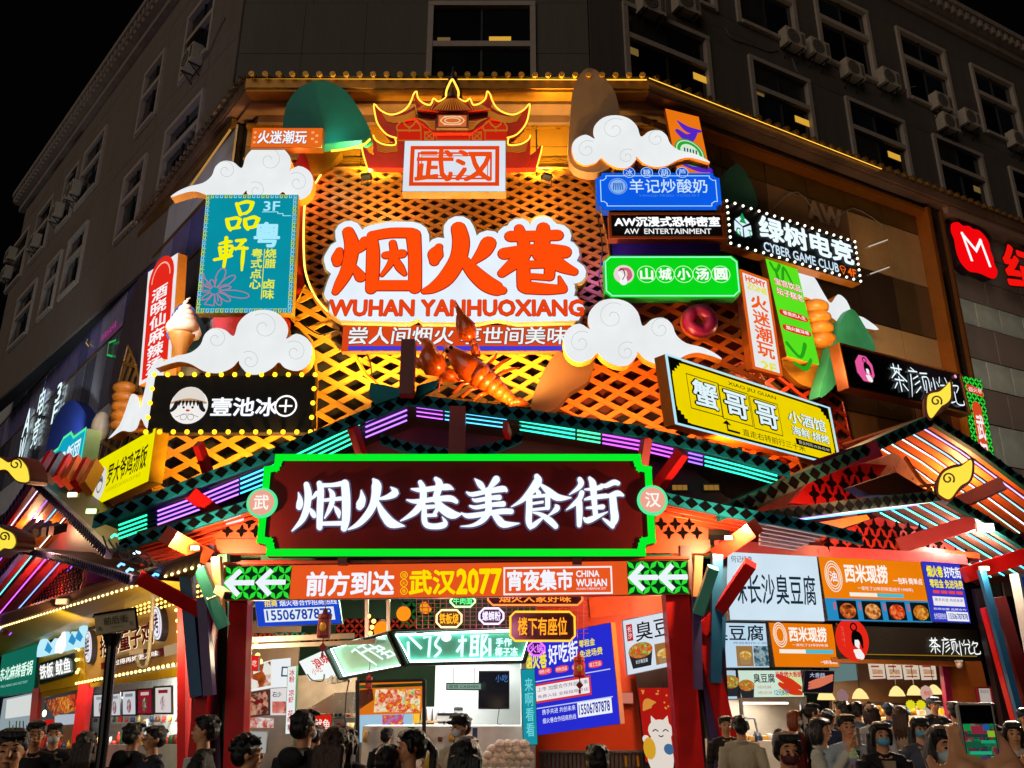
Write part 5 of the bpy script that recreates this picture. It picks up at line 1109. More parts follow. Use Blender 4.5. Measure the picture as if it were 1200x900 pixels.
# columns and splayed braces; each is (bottom px, top px, y depth offsets, width, material)
def post(bx, tx_, ty, off, w, mat, zb=.1, h2=None, nm='column'):
    t = GP.at(tx_, ty, off); b = GP.at(bx, 900, off); d = (t - b); k = (zb - b.z) / d.z; b = b + d * k
    m = MB(); m.bar(b, t, h2 or w, w, up=V((0, 1, 0))); return m.build(nm, mat, GT)
post(230,252,660,.15,.24,red); post(276,283,690,-.1,.32,red); post(264,262,650,-.3,.18,grn); post(254,246,640,-.2,.2,purp); post(287,292,690,-.5,.12,P('e8641c',.4)); post(214,214,700,-.3,.14,red)
post(808,788,660,-.1,.42,red); post(820,802,640,-.3,.2,dred); post(842,815,690,-.1,.22,purp); post(838,845,640,-.25,.2,bluep); post(862,822,740,.1,.26,red); post(848,838,720,-.45,.24,dred)
def brace(a,b,oa,ob,w,h,mat): m = MB(); m.bar(GP.at(*a,oa),GP.at(*b,ob),w,h,up=V((0,1,0))); m.build('brace',mat,GT)
brace((232,816),(217,655),.35,.45,.2,.2,bluep); brace((162,676),(247,722),.9,.3,.22,.22,red); brace((262,735),(234,665),.6,.75,.18,.2,mint); brace((258,720),(254,653),.5,.5,.14,.16,P('d87850',.4)); brace((246,815),(238,700),.4,.45,.16,.2,purp)
brace((240, 760), (247, 722), .3, .3, .2, .2, red)
brace((842,716),(880,660),.3,1.0,.2,.2,red); brace((818,718),(836,665),.4,.8,.18,.18,mint); brace((816,700),(818,652),.35,.35,.14,.16,P('d87850',.4)); brace((838,800),(840,650),.3,.35,.18,.18,bluep); brace((818,808),(816,700),.3,.3,.14,.14,purp); brace((842,716),(822,740),.3,.2,.2,.2,red)
brace((197,628),(240,650),.9,.0,.28,.28,P('c8401a',.4)); brace((885,618),(842,648),.9,.0,.26,.26,P('c8301a',.4))
# lamps hung on the gate
def flat_lamp(c, wd, hexc, k, label, parent=None, tilt=0):
    r = thing('flood_lamp',label,'lamp',c); m = MB(); m.cbox(c + V((0,.04,.0)),wd * .85,.08,wd * .42); m.build('housing',P('d8d8d0',.4),r); m = MB(); m.cbox(c + V((0,-.02,-.0)),wd * .75,.02,wd * .34); m.build('lit_glass',E(hexc,k,True),r); return r
flat_lamp(GP.at(228,642,.7),.15,'fff0b8',14,'bare glowing bulb under the left end of the gate roof'); lamp('POINT',GP.at(228,642,.95),None,260,(1,.72,.35),.06)
flat_lamp(GP.at(854,630,.7),.15,'fff0b8',14,'bare glowing bulb under the right end of the gate roof'); lamp('POINT',GP.at(854,630,.95),None,260,(1,.72,.35),.06)
r = thing('panel_lamp','flat white panel lamp on the orange slats left of the big green sign','lamp',GP.at(273,610,-.2)); m = MB(); m.prism([GP.at(x,y,o) for x,y,o in ((262,610,0),(282,603,0),(286,611,-.35),(266,616,-.35))],V((0,0,.04))); m.build('lit_glass',E('e8e4e0',1.2,True),r)
lamp('POINT',GP.at(280,640,-.6),None,160,(1,.55,.25),.1); lamp('POINT',GP.at(800,632,-.6),None,160,(1,.5,.22),.1)
r = thing('security_camera','white security camera on an arm at the left end of the arrow banner','security camera',GP.at(265,700,.8))
c = GP.at(262,694,.9); m = MB(); m.bar(c + V((-.1,0,.05)),c + V((.13,-.2,-.07)),.13,.12); m.build('body',P('e0d0b0',.4),r); m = MB(); m.bar(c + V((.13,-.2,-.07)),c + V((.17,-.24,-.09)),.1,.1); m.build('lens',P('101014',.2),r); m = MB(); m.tube([c + V((-.1,.05,-.05)),c + V((-.28,.1,-.12)),c + V((-.34,.2,-.02))],.02,6); m.build('arm',P('d8ccb8',.4),r)
# ================================================================== hanging name board
NP = Pl((0, 15.1), 90)
f = level(NP,(312,533),(762,533),(312,652),lev=False); r = thing('name_board','long dark red name board with bright green frame and white brush characters','sign',f.p(.5,1,-.1))
cx_, cy_ = .24 / f.W, .24 / f.H
def cor(ins):
    a = ins / f.W; b = ins / f.H; out = []
    for (X, Y, sx, sy) in ((a, b, 1, 1), (1 - a, b, -1, 1), (1 - a, 1 - b, -1, -1), (a, 1 - b, 1, -1)):
        arc = [(X + sx * (cx_ * 1.0),Y)] + [(X + sx * cx_ * (1 - .35 * (1 - math.cos(t))) if 0 else X + sx * cx_ * math.cos(t),Y + sy * cy_ * math.sin(t)) for t in [i * math.pi / 12 for i in range(7)]] + [(X,Y + sy * cy_)]
        step = [(X + sx * cx_ * .75,Y),(X + sx * cx_ * .75,Y + sy * cy_ * .45),(X + sx * cx_ * .6,Y + sy * cy_ * .8),(X,Y + sy * cy_ * .95)]
        out += step[::-1] if sx * sy > 0 else step
    return out
m = MB(); upoly(m, f, cor(0), -.22, 0); m.build('board', P('2a0608', .4), r)
m = MB(); upoly(m,f,cor(.12),.002,.012); m.build('face',P('6a0408',.6,var=.2,sc=1.5,streak=True,spec=.2),r)
m = MB(); outline(m,f,cor(.06),.13,.045); outline(m,f,cor(.06),.10,.02); m.build('green_frame',E('06f02a',1.0,True),r)
def SGN(x, y): return x, y
CY = [[(135,240,5),(150,300,40),(148,350,60),(140,388,50)],[(215,160,50),(232,250,65),(225,350,60),(205,440,60),(160,530,45),(70,625,6)],[(320,245,38),(290,280,26),(250,312,10)],[(250,395,10),(275,440,50),(290,475,40)],
      [(345,150,50),(358,220,60),(350,400,60),(345,590,52)],[(370,168,35),(480,165,35),(600,145,50)],[(600,150,75),(612,300,80),(610,500,75),(590,600,58)],[(375,552,35),(560,548,40)],[(390,318,25),(560,300,35)],[(445,210,20),(475,255,50),(470,340,45),(440,420,35),(395,500,5)],[(490,375,8),(530,430,50),(540,490,15)],
      [(765,220,8),(775,300,60),(755,360,80),(745,385,60)],[(885,110,20),(915,160,90),(910,260,85),(880,370,70),(820,470,65),(730,560,45),(630,612,6)],[(1060,190,10),(1105,240,70),(1030,285,45),(940,305,15)],[(925,320,20),(960,410,60),(1010,490,85),(1070,550,90),(1195,575,8)]]
CY2 = [[(240,140,45),(265,200,65),(265,320,65),(200,420,60),(120,480,35),(40,525,6)],[(395,105,40),(430,150,72),(410,240,65),(390,310,60)],[(150,205,10),(250,215,45),(400,195,45),(510,185,58),(570,205,10)],[(105,315,10),(200,330,40),(400,305,45),(540,300,58),(600,330,40)],[(400,310,50),(450,390,80),(560,460,85),(655,455,5)],[(270,388,40),(400,378,30)],[(418,390,35),(400,425,35),(375,460,25)],[(300,470,28),(395,467,28)],[(280,380,45),(280,510,55),(305,565,55),(380,580,52),(465,568,58),(490,540,45),(460,485,8)],
       [(785,105,8),(840,160,60),(885,220,30)],[(1000,110,70),(960,160,50),(910,215,15)],[(705,240,15),(760,260,40),(900,232,40),(1060,205,58),(1100,220,30)],[(760,305,10),(800,320,35),(940,295,38),(1030,290,50)],[(735,375,15),(800,390,35),(940,365,38),(1070,355,52)],[(650,445,8),(720,475,46),(900,452,45),(1050,430,52),(1150,430,50)],[(920,220,60),(920,320,65),(920,430,65),(860,520,50),(760,570,25),(645,580,5)],[(960,440,30),(1020,510,70),(1080,560,66),(1230,550,5)]]
CY3 = [[(290,80,50),(300,130,85),(230,230,70),(140,320,40),(35,383,5)],[(330,160,20),(400,220,60),(500,290,66),(635,292,6)],[(290,215,30),(310,250,52)],[(220,285,25),(390,268,30)],[(215,290,60),(215,400,65),(210,520,62),(225,575,55)],[(400,290,52),(400,390,48)],[(250,350,22),(350,335,22)],[(250,412,22),(390,398,26)],[(225,600,18),(270,560,46),(355,490,15)],[(255,440,12),(330,460,35),(420,520,60),(480,578,50)],[(480,370,20),(495,395,56),(450,440,30),(400,475,5)],
       [(720,110,45),(735,150,56),(700,200,40),(615,262,5)],[(740,245,52),(720,300,50),(660,360,40),(585,415,5)],[(715,340,60),(718,450,60),(715,565,46)],[(820,98,30),(850,150,66),(860,250,60),(870,380,50),(880,480,48)],[(770,210,10),(860,205,35),(935,185,46)],[(770,310,15),(850,290,40),(985,275,42)],[(790,395,15),(880,390,35),(950,385,46)],[(760,495,15),(800,520,56),(900,480,40),(1000,435,5)],[(935,165,20),(980,175,40),(1060,140,50),(1105,150,38)],[(960,290,18),(1030,270,40),(1100,250,55),(1155,270,18)],[(1050,290,68),(1060,400,72),(1070,500,76),(1045,565,52)],[(1050,580,40),(990,530,30),(950,500,8)]]
for nm,mt,gr,d,th in (('letter_side',P('605868',.4),.008,.03,.0),('letter_halo',E('7a6a98',.55),.030,.022,0),('lettering',E('eef6ff',1.12,True),0,.09,.06)):
    m = MB()
    for S, ox in ((CY, 335), (CY2, 465), (CY3, 595)): strokes(m, f, S, ox, 550, 8.571, d, th, gr)
    m.build(nm, mt, r)
for x, ch in ((308, '武'), (764, '汉')):
    u,v = f.uv(x,590 if x < 500 else 587); m = MB(); circle(m,f,u,v,.27,-.05,.08,28); b_ = m.build('round_badge',E('58f0a0',1.0,True),r); m = MB(); circle(m,f,u,v,.225,.082,.09,28); m.build('badge_face',E('f0a890',.97),b_)
    tx(r, f, ch, u - .13 / f.W, v - .13 / f.H, u + .13 / f.W, v + .13 / f.H, E('fff8f0', 1), .105, b=.025)
for x in (402, 676): m = MB(); m.cbox(NP.at(x, 655, -.1), .16, .16, .22); m.build('hanger', dred, r)
# ================================================================== arrow banner
BPl = Pl((0, 15.3), 90); O = BPl.at(264, 663); T = BPl.at(806, 656)
f = Fr(O,V(((T - O).x,0,(T - O).z)),V((0,0,BPl.at(264,704).z - O.z))); r = sign('banner_sign','long orange banner with arrows at both ends hung below the name board',f,.12,E('f05a20',.93,'face'),P('8a3010',.4))
u1_, _ = f.uv(341, 680); u2_, _ = f.uv(735, 675)
petals(r, f, .002, .02, u1_, .98, .24); petals(r, f, u2_, .02, .998, .98, .24)
m = MB()
def arrow(u): outline(m,f,[(u + .056,.5),(u + .01,.5)],.09,.032,False); outline(m,f,[(u + .026,.2),(u + .004,.5),(u + .026,.8)],.09,.034,False)
for u in (.006, .073): arrow(u)
for u in (u2_ + .004, u2_ + .068): arrow(u)
m.build('arrow', E('eef4ff', 1.0), r)
def on(x0, y0, x1, y1): a, b = f.uv(x0, y0); c, d = f.uv(x1, y1); return a, b, c, d
tx(r,f,'前方到达',*on(361,671,461,697),E('f4f6ff',1.0),.03,b=.035); tx(r,f,'武汉',*on(481,669,533,696),E('ffe000',1.0),.03,b=.035); tx(r,f,'2077',*on(536,668,587,695),E('ffe000',1.0),.03,b=.04)
m = MB(); a = on(591,666,717,695); outline(m,f,[(a[0],a[1]),(a[2],a[1]),(a[2],a[3]),(a[0],a[3])],.03,.025); m.build('box_line',E('fff0ec',1),r)
tx(r,f,'宵夜集市',*on(595,669,671,691),E('f4f6ff',1.0),.03,b=.035); tx(r,f,'CHINA',*on(675,669,702,676),E('fff',1) if 0 else WHITE,.03,b=.03); tx(r,f,'WUHAN',*on(675,679,711,687),WHITE,.03,b=.03); tx(r,f,'WUHAN CYBERPUNK 2077',*on(675,689,710,691),WHITE,.03)
for k, ch in enumerate('烟火巷'):
    u,v = f.uv(473.5,674 + k * 9.3); m = MB(); ring(m,f,u,v,.06,.012,.02,16); m.build('ring',E('ffd800',1),r); tx(r,f,ch,u - .035 / f.W,v - .035 / f.H,u + .035 / f.W,v + .035 / f.H,E('ffd800',1),.02)
m = MB(); rect(m, f, -.004, -.10, 1.004, -.02, -.1, .04); m.build('top_rail', P('c8401a', .4), r)
# ================================================================== right pavilions
def ornament(label, pl, pts, spc, off, th=.35, size=1):
    r = thing('cloud_ornament',label,'ornament',pl.at(*pts[0],off)); q = cr_spline(pts,3,True); cxo = sum(p[0] for p in q) / len(q); cyo = sum(p[1] for p in q) / len(q)
    m = MB(); m.prism([pl.at(x, y, off) for x, y in q], pl.N * -th); m.build('board', P('5a1c14', .4), r)
    def ins(x,y): d = math.hypot(x - cxo,y - cyo); return (x - (x - cxo) / d * 3.4 * size,y - (y - cyo) / d * 3.4 * size)
    m = MB(); m.prism([pl.at(*ins(x,y),off + .02) for x,y in q],pl.N * -.018); m.build('lit_face',E('ffe648',1.0,True),r)
    sx, sy, R = spc; L = []
    R *= 1.25
    for i in range(24): a = .6 - i * .36; rr = R * (1 - i / 30); L.append((sx + rr * math.cos(a),sy + rr * math.sin(a)))
    m = MB(); m.tube([pl.at(x, y, off + .03) for x, y in L], .018, 5); m.build('spiral', P('5a1c14', .4), r)
def RZ(L): return [(1040 + x / 7.5, 430 + y / 7.5) for x, y in L]
RP = Pl((3.4, 15.4), 66)
PVR = thing('market_pavilion','right red pavilion with neon striped gable roofs over the food court','pavilion',RP.pt(5,.1))
UR = [(843,594),(960,545),(1040,508),(1092,485)]; URr = [(1092,485),(1140,515),(1200,560),(1270,612)]
gband = P('145450', .6, var=.2, spec=.2)
band(RP, UR, .1, .26, PVR, mat=gband, step=.28); band(RP, URr, .1, .22, PVR, mat=gband, step=.3)
slope(RP, UR, .05, -.6, PVR, P('38140e', .5), .05, 0); slope(RP, URr, .05, -2.6, PVR, P('7a3010', .5), .05, 0)
LR = [(905,597),(1000,585),(1085,576),(1104,574)]; LRr = [(1104,574),(1150,600),(1200,632),(1260,670)]
RP2 = Pl((3.2, 14.9), 66)
band(RP2, LR, .1, .22, PVR, mat=P('3a5450', .4), step=.25); band(RP2, LRr, .1, .22, PVR, mat=gband, step=.28)
slope(RP2,LR,.05,-.5,PVR,P('38140e',.5),.05,0); slope(RP2,LRr,.05,-2.4,PVR,P('5a2a20',.5),.05,0)
# lined undersides
def liner(pl, a, b, n, st, mat, parent, w=.16, neon=None, nk=4, dz=.16, cut=0):
    (sa, za), (sb, zb) = pl.sz(*a, .05), pl.sz(*b, .05)
    for k in range(n):
        q = -.12 - st * k; t = cut * k; A = pl.pt(sa + (sb - sa) * t,za + (zb - za) * t - dz,q); Bq = pl.pt(sb,zb - dz,q)
        m = MB(); m.bar(A, Bq, w, .06); m.build('soffit_slat', mat, parent)
        if neon:
            v = pl.N * (w * .5 + .07) + V((0,0,-.03)); m = MB(); m.tube([A + v,Bq + v],.018,5); m.build('neon_tube',E(neon[k % len(neon)],nk,True),parent)
osl = P('f07a38', .45, var=.1)
liner(RP,(1092,485),(1140,515),6,.36,osl,PVR,.20,['e8d0ff','b8a8ff','90c8e8','e8f0ff','a8e8e0','e8ffff'],2.2); liner(RP,(1140,515),(1260,604),6,.36,osl,PVR,.20,['e8d0ff','b8a8ff','90c8e8','e8f0ff','a8e8e0','e8ffff'],2.2)
liner(RP2,(1104,574),(1150,600),6,.33,P('a86a58',.45),PVR,.16,['58d0ff','68f0e0','58c8ff','68f0d0'],3.2); liner(RP2,(1150,600),(1240,656),6,.33,P('a86a58',.45),PVR,.16,['58d0ff','68f0e0','58c8ff','68f0d0'],3.2)
liner(RP2,(955,590),(1104,574),4,.3,P('8a6a88',.4),PVR,.10,['c8f0a0','e8ffe0','b080ff','50b8ff'],3)
lamp('POINT',RP.at(1120,575,-.9),None,160,(1,.5,.2),.15); lamp('POINT',RP.at(985,566,.7),None,90,(1,.28,.12),.15); lamp('POINT',RP2.at(1050,628,.3),None,90,(1,.4,.2),.15); lamp('SPOT',RP2.at(1154,622,.5),(3.0,8,1.2),4500,(1,.82,.62),.3,110)  # fixtureless points added under the roofs; the spot belongs to the flat floodlight
m = MB(); m.bar(RP2.at(1052,640,-1),RP2.at(1142,612,0),.22,.3); m.build('beam',P('a83030',.4),PVR); m = MB(); m.bar(RP.at(1118,592,-.8),RP.at(1176,566,.1),.2,.28); m.build('beam',P('c84a24',.4),PVR)
m = MB(); m.bar(RP2.at(1130,674,-.4),RP2.at(1205,650,.2),.22,.3); m.build('beam',red,PVR); m = MB(); m.bar(RP.at(960,548,-.2),RP.at(1025,527,0),.3,.35); m.build('beam',P('6a2040',.4),PVR); m = MB(); m.bar(RP.at(880,590,-.3),RP.at(925,568,-.1),.3,.3); m.build('beam',P('1a4a40',.4),PVR)
starwall(RP,[(925,590),(948,565),(1000,542),(1040,545),(1010,585),(960,592)],-.7,PVR,P('c01810',.45,var=.15),sdk,.34,.5)
starwall(RP2,[(957,645),(985,622),(1030,606),(1075,618),(1115,640),(1150,655),(1145,660),(960,650)],-1.0,PVR,P('c82a18',.45,var=.15),sdk,.33,.42)
m = MB(); m.prism([RP.at(x,y,-2.2) for x,y in ((850,640),(905,580),(1090,500),(1200,575),(1230,690),(1160,640),(900,640))],RP.N * -.1); m.build('gable_wall',P('801408',.5,var=.2),PVR)
m = MB(); m.prism([RP.at(x,y,-1.2) for x,y in ((1010,545),(1048,530),(1085,560),(1095,575),(1040,562))],RP.N * -.06); m.build('bronze_sheet',P('a88a50',.3,.6,var=.3),PVR)
for a,b in (((1060,535),(1078,562)),((1078,562),(1092,575)),((1040,575),(1095,568))): m = MB(); m.bar(RP.at(*a,-.5),RP.at(*b,-.5),.06,.06); m.build('strut',P('e8803c',.4),PVR)
m = MB(); m.prism([RP2.at(x,y,-.3) for x,y in ((1000,570),(1050,553),(1090,578),(1020,580))],RP2.N * -.3); m.build('ribbed_board',P('2a0a10',.5),PVR)
m = MB(); m.prism([RP2.at(x,y,-.5) for x,y in ((960,612),(1015,603),(1020,608),(987,619))],RP2.N * -.06); m.build('orange_board',P('f08a30',.5),PVR)
ORP = Pl(RP.at(1105, 475, .3), 108); OR2 = Pl(RP2.at(1118, 562, .3), 108)
ornament('yellow cloud ornament with brown rim at the upper right pavilion ridge',ORP,RZ([(330,250),(380,210),(460,190),(520,150),(560,110),(575,180),(580,270),(540,330),(480,370),(430,420),(380,470),(345,440),(325,360)]),(1097,470,5.5),.1)
ornament('yellow cloud ornament with brown rim at the lower right pavilion ridge',OR2,[(1097,578),(1098,562),(1104,551),(1116,545),(1128,543),(1140,536),(1142,550),(1139,563),(1130,570),(1122,578),(1112,588),(1102,584)],(1111,561,6),.1)
flat_lamp(RP2.at(1155,618,.2),.42,'fff8f0',5,'bright flat floodlight under the right pavilion roof'); lamp('POINT',RP2.at(1150,634,-.2),None,110,(1,.85,.7),.12)
flat_lamp(RP2.at(1154,666,.3),.2,'ffe8a0',12,'small glowing square lamp on the red beam at the right'); lamp('POINT',RP2.at(1154,668,.6),None,60,(1,.75,.45),.06)
# right legs
def leg(pl, a, b, off, w, mat, parent, zb=.1):
    A = pl.at(*a,off); B_ = pl.at(*b,off); d = B_ - A; B_ = A + d * ((zb - A.z) / d.z); m = MB(); m.bar(A,B_,w,w,up=V((0,1,0))); m.build('column',mat,parent)
leg(RP2,(1156,712),(1194,850),.2,.18,red,PVR); leg(RP2,(1146,690),(1180,850),-.5,.2,P('1a0a10',.5),PVR); leg(RP2,(1150,668),(1190,820),.4,.12,bluep,PVR); leg(RP2,(1168,700),(1204,820),.1,.24,dred,PVR)
# ================================================================== left pavilions
LP1 = Pl((-6.2,14.6),139); PVL = thing('market_pavilion','left red pavilion with striped roof and small pale diamond boards','pavilion',LP1.pt(-4,.1))
lil = P('8878a8', .4, var=.1); 
band(LP1,[(36,557),(70,588),(125,642)],.1,.20,PVL,mat=lil,dcol='2a2440',step=.17); band(LP1,[(-40,660),(0,612),(36,557)],.1,.22,PVL,mat=P('50408a',.4),dcol='201830',step=.3)
slope(LP1,[(-60,690),(0,610),(36,557)],.05,-2.4,PVL,P('8a3a18',.5),.05,0); slope(LP1,[(36,557),(70,588),(125,642)],.05,-1.2,PVL,P('4a4020',.5),.05,0)
LC = (P('b81408',.4),P('e86a20',.45),P('d84a18',.4),P('f0902c',.45),P('d87a30',.45),P('f0b050',.45))
def lliner(pl, a, b, n, st, mats, neons, w, t1=1.0):
    (sa, za), (sb, zb) = pl.sz(*a, .05), pl.sz(*b, .05)
    for k in range(n):
        A,Bq = pl.pt(sa,za - .14,-.1 - st * k),pl.pt(sb,zb - .14,-.1 - st * k); m = MB(); m.bar(A,Bq,w,.06); m.build('soffit_slat',mats[k % len(mats)],PVL)
        if k < n - 1: v = pl.N * -(w * .5 + .07) + V((0,0,-.03)); m = MB(); m.tube([A + v,Bq + v],.016,5); m.build('neon_tube',E(neons[k % len(neons)],2.2,True),PVL)
lliner(LP1, (36, 557), (-60, 690), 6, .38, LC, ('e0d0ff', 'a860ff', '68c8ff', 'fff0e0'), .2)
LP2 = Pl((-5.9, 14.1), 139)
band(LP2,[(24,640),(80,652),(153,674)],.1,.16,PVL,mat=lil,dcol='2a2440',step=.15); slope(LP2,[(24,640),(80,652),(153,674)],.05,-1.4,PVL,P('401c14',.5),.05,0); slope(LP2,[(-50,735),(24,640)],.05,-2,PVL,P('7a1410',.5),.05,0); band(LP2,[(-40,722),(24,640)],.1,.2,PVL,mat=P('50408a',.4),dcol='201830',step=.3)
lliner(LP2,(24,640),(-50,735),6,.36,(P('801018',.4),P('9a1c20',.4)),('60e0e8','d060ff','80a8ff','b050ff','f0e0a0'),.17)
lamp('POINT',LP1.at(40,618,-.8),None,130,(1,.6,.3),.15); lamp('POINT',LP2.at(40,700,-.6),None,90,(1,.45,.3),.15)  # fixtureless fill points added under the dark left roofs
ornament('yellow cloud ornament with brown rim at the upper left pavilion ridge',LP1,[(-14,538),(-4,534),(8,540),(22,535),(32,545),(35,556),(34,566),(22,566),(12,558),(2,550),(-10,552)],(18,544,6),.9,size=.8)
ornament('yellow cloud ornament with brown rim at the lower left pavilion edge',LP2,[(-12,616),(4,618),(16,624),(20,636),(14,645),(2,645),(-12,652)],(5,629,5),.9,size=.8)
for k in range(6):
    x = 48 + k * 10.5; m = MB(); m.bar(LP1.at(x + 14,533 + k * 2.4,-.3),LP1.at(x,558 + k * 3,.2),.14,.3,up=V((0,1,0))); m.build('roof_fin',(red,dred,red,P('d85a20',.4),red,P('e8762c',.4))[k],PVL)
starwall(LP2,[(-40,700),(100,664),(95,690),(-40,735)],-1.2,PVL,P('b8200f',.45),sdk,.3,.3); m = MB(); m.prism([LP1.at(x,y,-1.6) for x,y in ((-20,660),(36,575),(130,655),(150,680),(0,690))],LP1.N * -.1); m.build('gable_wall',P('6a2010',.5,var=.2),PVL)
for k in range(5): m = MB(); m.bar(LP2.at(24 + k * 9,628 - k * 1.5,.1),LP2.at(40 + k * 9,612 + k * 1.5,-.6),.1,.2); m.build('rafter',P('3c0c10',.5),PVL)
for k, (x, y) in enumerate(((58, 567), (84, 586), (106, 606))):
    c = LP1.at(x,y,-.0) + V((0,0,.12)); flat_lamp(c,.26,('ffe0a0','fff0d0','b0ff90')[k],4,('first floodlight down the left pavilion edge, warm','second floodlight down the left pavilion edge, white','third floodlight down the left pavilion edge, greenish')[k])
flat_lamp(LP2.at(72, 705, -.4), .3, 'ff9a70', 3, 'small lit lamp under the lower left pavilion roof')
lamp('POINT', LP1.at(50, 640, .4), None, 90, (1, .6, .3), .1)
# tangled wires where the roofs meet
for i in range(9):
    a = (120 + i * 7,628 + i * 4); m = MB(); q = [(a[0] + random.uniform(-3,3),a[1]),(a[0] + 10,a[1] + 14 + random.uniform(-4,6)),(a[0] + 28,a[1] + 10 + random.uniform(-5,8)),(a[0] + 42,a[1] + 24)]
    m.tube([GP.at(x,y,.5 - i * .04) for x,y in cr_spline(q,4)],.016,4); m.build('wire',P('121216',.5),GT)
for x,y,c in ((142,662,'68a8ff'),(152,668,'80d0ff'),(172,675,'5088ff'),(182,674,'60b8ff'),(134,628,'40ffb0'),(160,648,'d0e8ff')):
    m = MB(); m.tube([GP.at(x - 4,y + 2,.45),GP.at(x,y - 1.5,.45),GP.at(x + 4,y,.45)],.022,5); m.build('neon_tube',E(c,3,True),GT)
# ================================================================== floodlights washing the facade, and added fill lights
warm = (1, .62, .16)
for x,y,t,k in ((240,590,(250,480),.6),(330,548,(330,470),.7),(445,470,(430,240),3),(598,470,(640,240),3),(600,483,(560,430),.25)):
    flood(Pl((0,16.2 if x == 600 else 18.0),90).at(x,y),Pl((0,17.3 if x == 600 else 20),90).at(*t),1100 * k,warm,{240: 'floodlight above the far left of the gate roof',330: 'floodlight on the left gate roof under the black face sign',445: 'floodlight left of the lobster aimed at the arch screen',598: 'floodlight right of the lobster aimed at the arch screen',600: 'floodlight just below the lobster tail'}[x])
for x,y,t,col,k in ((720,505,(720,430),(1,.42,.10),1.3),(860,530,(850,470),(1,.25,.06),1.2)):
    flood(Pl((0,17.6),90).at(x,y),Pl((0,20),90).at(*t),900 * k,col,{720: 'orange floodlight below the long right cloud',860: 'red floodlight below the yellow crab sign'}[x])

for x, t in ((430, 'left'), (640, 'right')):
    flood(FG.at(x,205,1.0),FG.at(x + (20 if x < 500 else -20),130,.2),1000,(1,.66,.16),t + ' small floodlight on top of the arch screen lighting the gold wall',size=.25)  # unseen floodlight pair added to brighten the gold wall
lamp('POINT',FG.at(702,300,1.0),None,45,(.45,.2,1),.2); lamp('POINT',FG.at(345,205,.9),None,60,(1,.25,.08),.2); lamp('POINT',FG.at(440,222,1.3),None,110,(1,.6,.2),.1); lamp('POINT',FG.at(632,222,1.3),None,110,(1,.6,.2),.1); lamp('POINT',FG.at(790,392,1.6),None,60,(1,.35,.12),.1); lamp('POINT',FG.at(210,415,1.8),None,28,(1,.7,.3),.15); lamp('POINT',LG.at(150,470,1.5),None,130,(1,.68,.3),.15); lamp('POINT',RG.at(960,430,1.6),None,260,(1,.6,.25),.2); lamp('POINT',FG.at(375,168,1.5),None,25,(.2,1,.8),.1)  # fill lights without fixtures, added to tint and brighten facade pieces

lamp('POINT',PGP.at(490,178,1.3),None,60,(1,.35,.1),.15); lamp('POINT',PGP.at(575,178,1.3),None,60,(1,.35,.1),.15); lamp('POINT',GP.at(300,760,-1.2),None,120,(1,.75,.5),.2); lamp('POINT',GP.at(780,740,-1.0),None,110,(1,.7,.45),.2)  # unseen fill lights added for the pagoda front and gate columns
# ================================================================== market hall behind the gate
HALL = thing('market_hall', 'dim green and red market hall seen through the gate', 'hall', V((0, 24, .1)))
m = MB(); m.box((-9,27,.1),V((18,0,0)),V((0,.2,0)),V((0,0,5))); m.build('back_wall',P('143a24',.6,var=.3,sc=.6),HALL)
lamp('POINT',(-2.5,22,4.2),None,260,(.55,1,.6),.3); lamp('POINT',(1.5,23,4.0),None,260,(1,.5,.35),.3)
def clutter(parent,pl,x0,x1,y,off,n,seed,hmax=.26,cols=('c83020','e8e0d0','d8a030','3a6a48','c8ccd0','6a3820','284878','e8c870')):
    rn = random.Random(seed)
    for i in range(n):
        c = pl.at(x0 + (x1 - x0) * (i + .5) / n,y,off + rn.uniform(-.12,.12)); h = rn.uniform(.4,1) * hmax; mt = P(rn.choice(cols),.35); m = MB(); k = rn.randrange(4)
        if k == 0: m.cbox(c + V((0, 0, h / 2)), rn.uniform(.08, .16), .12, h); nm = 'goods_box'
        elif k == 1: m.lathe(c,[(.0,0),(.045,0),(.045,h * .6),(.018,h * .78),(.018,h),(0,h)],8); nm = 'bottle'
        elif k == 2: m.lathe(c,[(0,0),(.04,0),(.055,h * .7),(.05,h * .7),(0,h * .68)],8); nm = 'cup'
        else: m.lathe(c,[(0,0),(.06,0),(.065,h * .5),(.05,h * .6),(.05,h * .7),(0,h * .72)],8); nm = 'jar'
        m.build(nm, mt, parent, k > 0)
m = MB(); m.box((-5.6,16.5,4.75),V((9.8,0,0)),V((0,10.6,0)),V((0,0,.1))); m.build('ceiling',P('10180f',.7),HALL)
for k in range(7): m = MB(); m.box((-5.5,17.5 + k * 1.3,4.45),V((9.6,0,0)),V((0,.12,0)),V((0,0,.25))); m.build('ceiling_beam',P(('1c5a34','5a1614')[k % 2],.5),HALL)
for x in (-4.6,-3.2,.6,2.6): m = MB(); m.box((x,17.4,4.3),V((.1,0,0)),V((0,8,0)),V((0,0,.14))); m.build('ceiling_beam',P('1c6a3c',.5),HALL)
HP = Pl((0, 21), 90)
def hq(nm,px,pl,off,mat,th=.05,par=HALL): m = MB(); m.prism([pl.at(x,y,off) for x,y in px],pl.N * -th); return m.build(nm,mat,par)
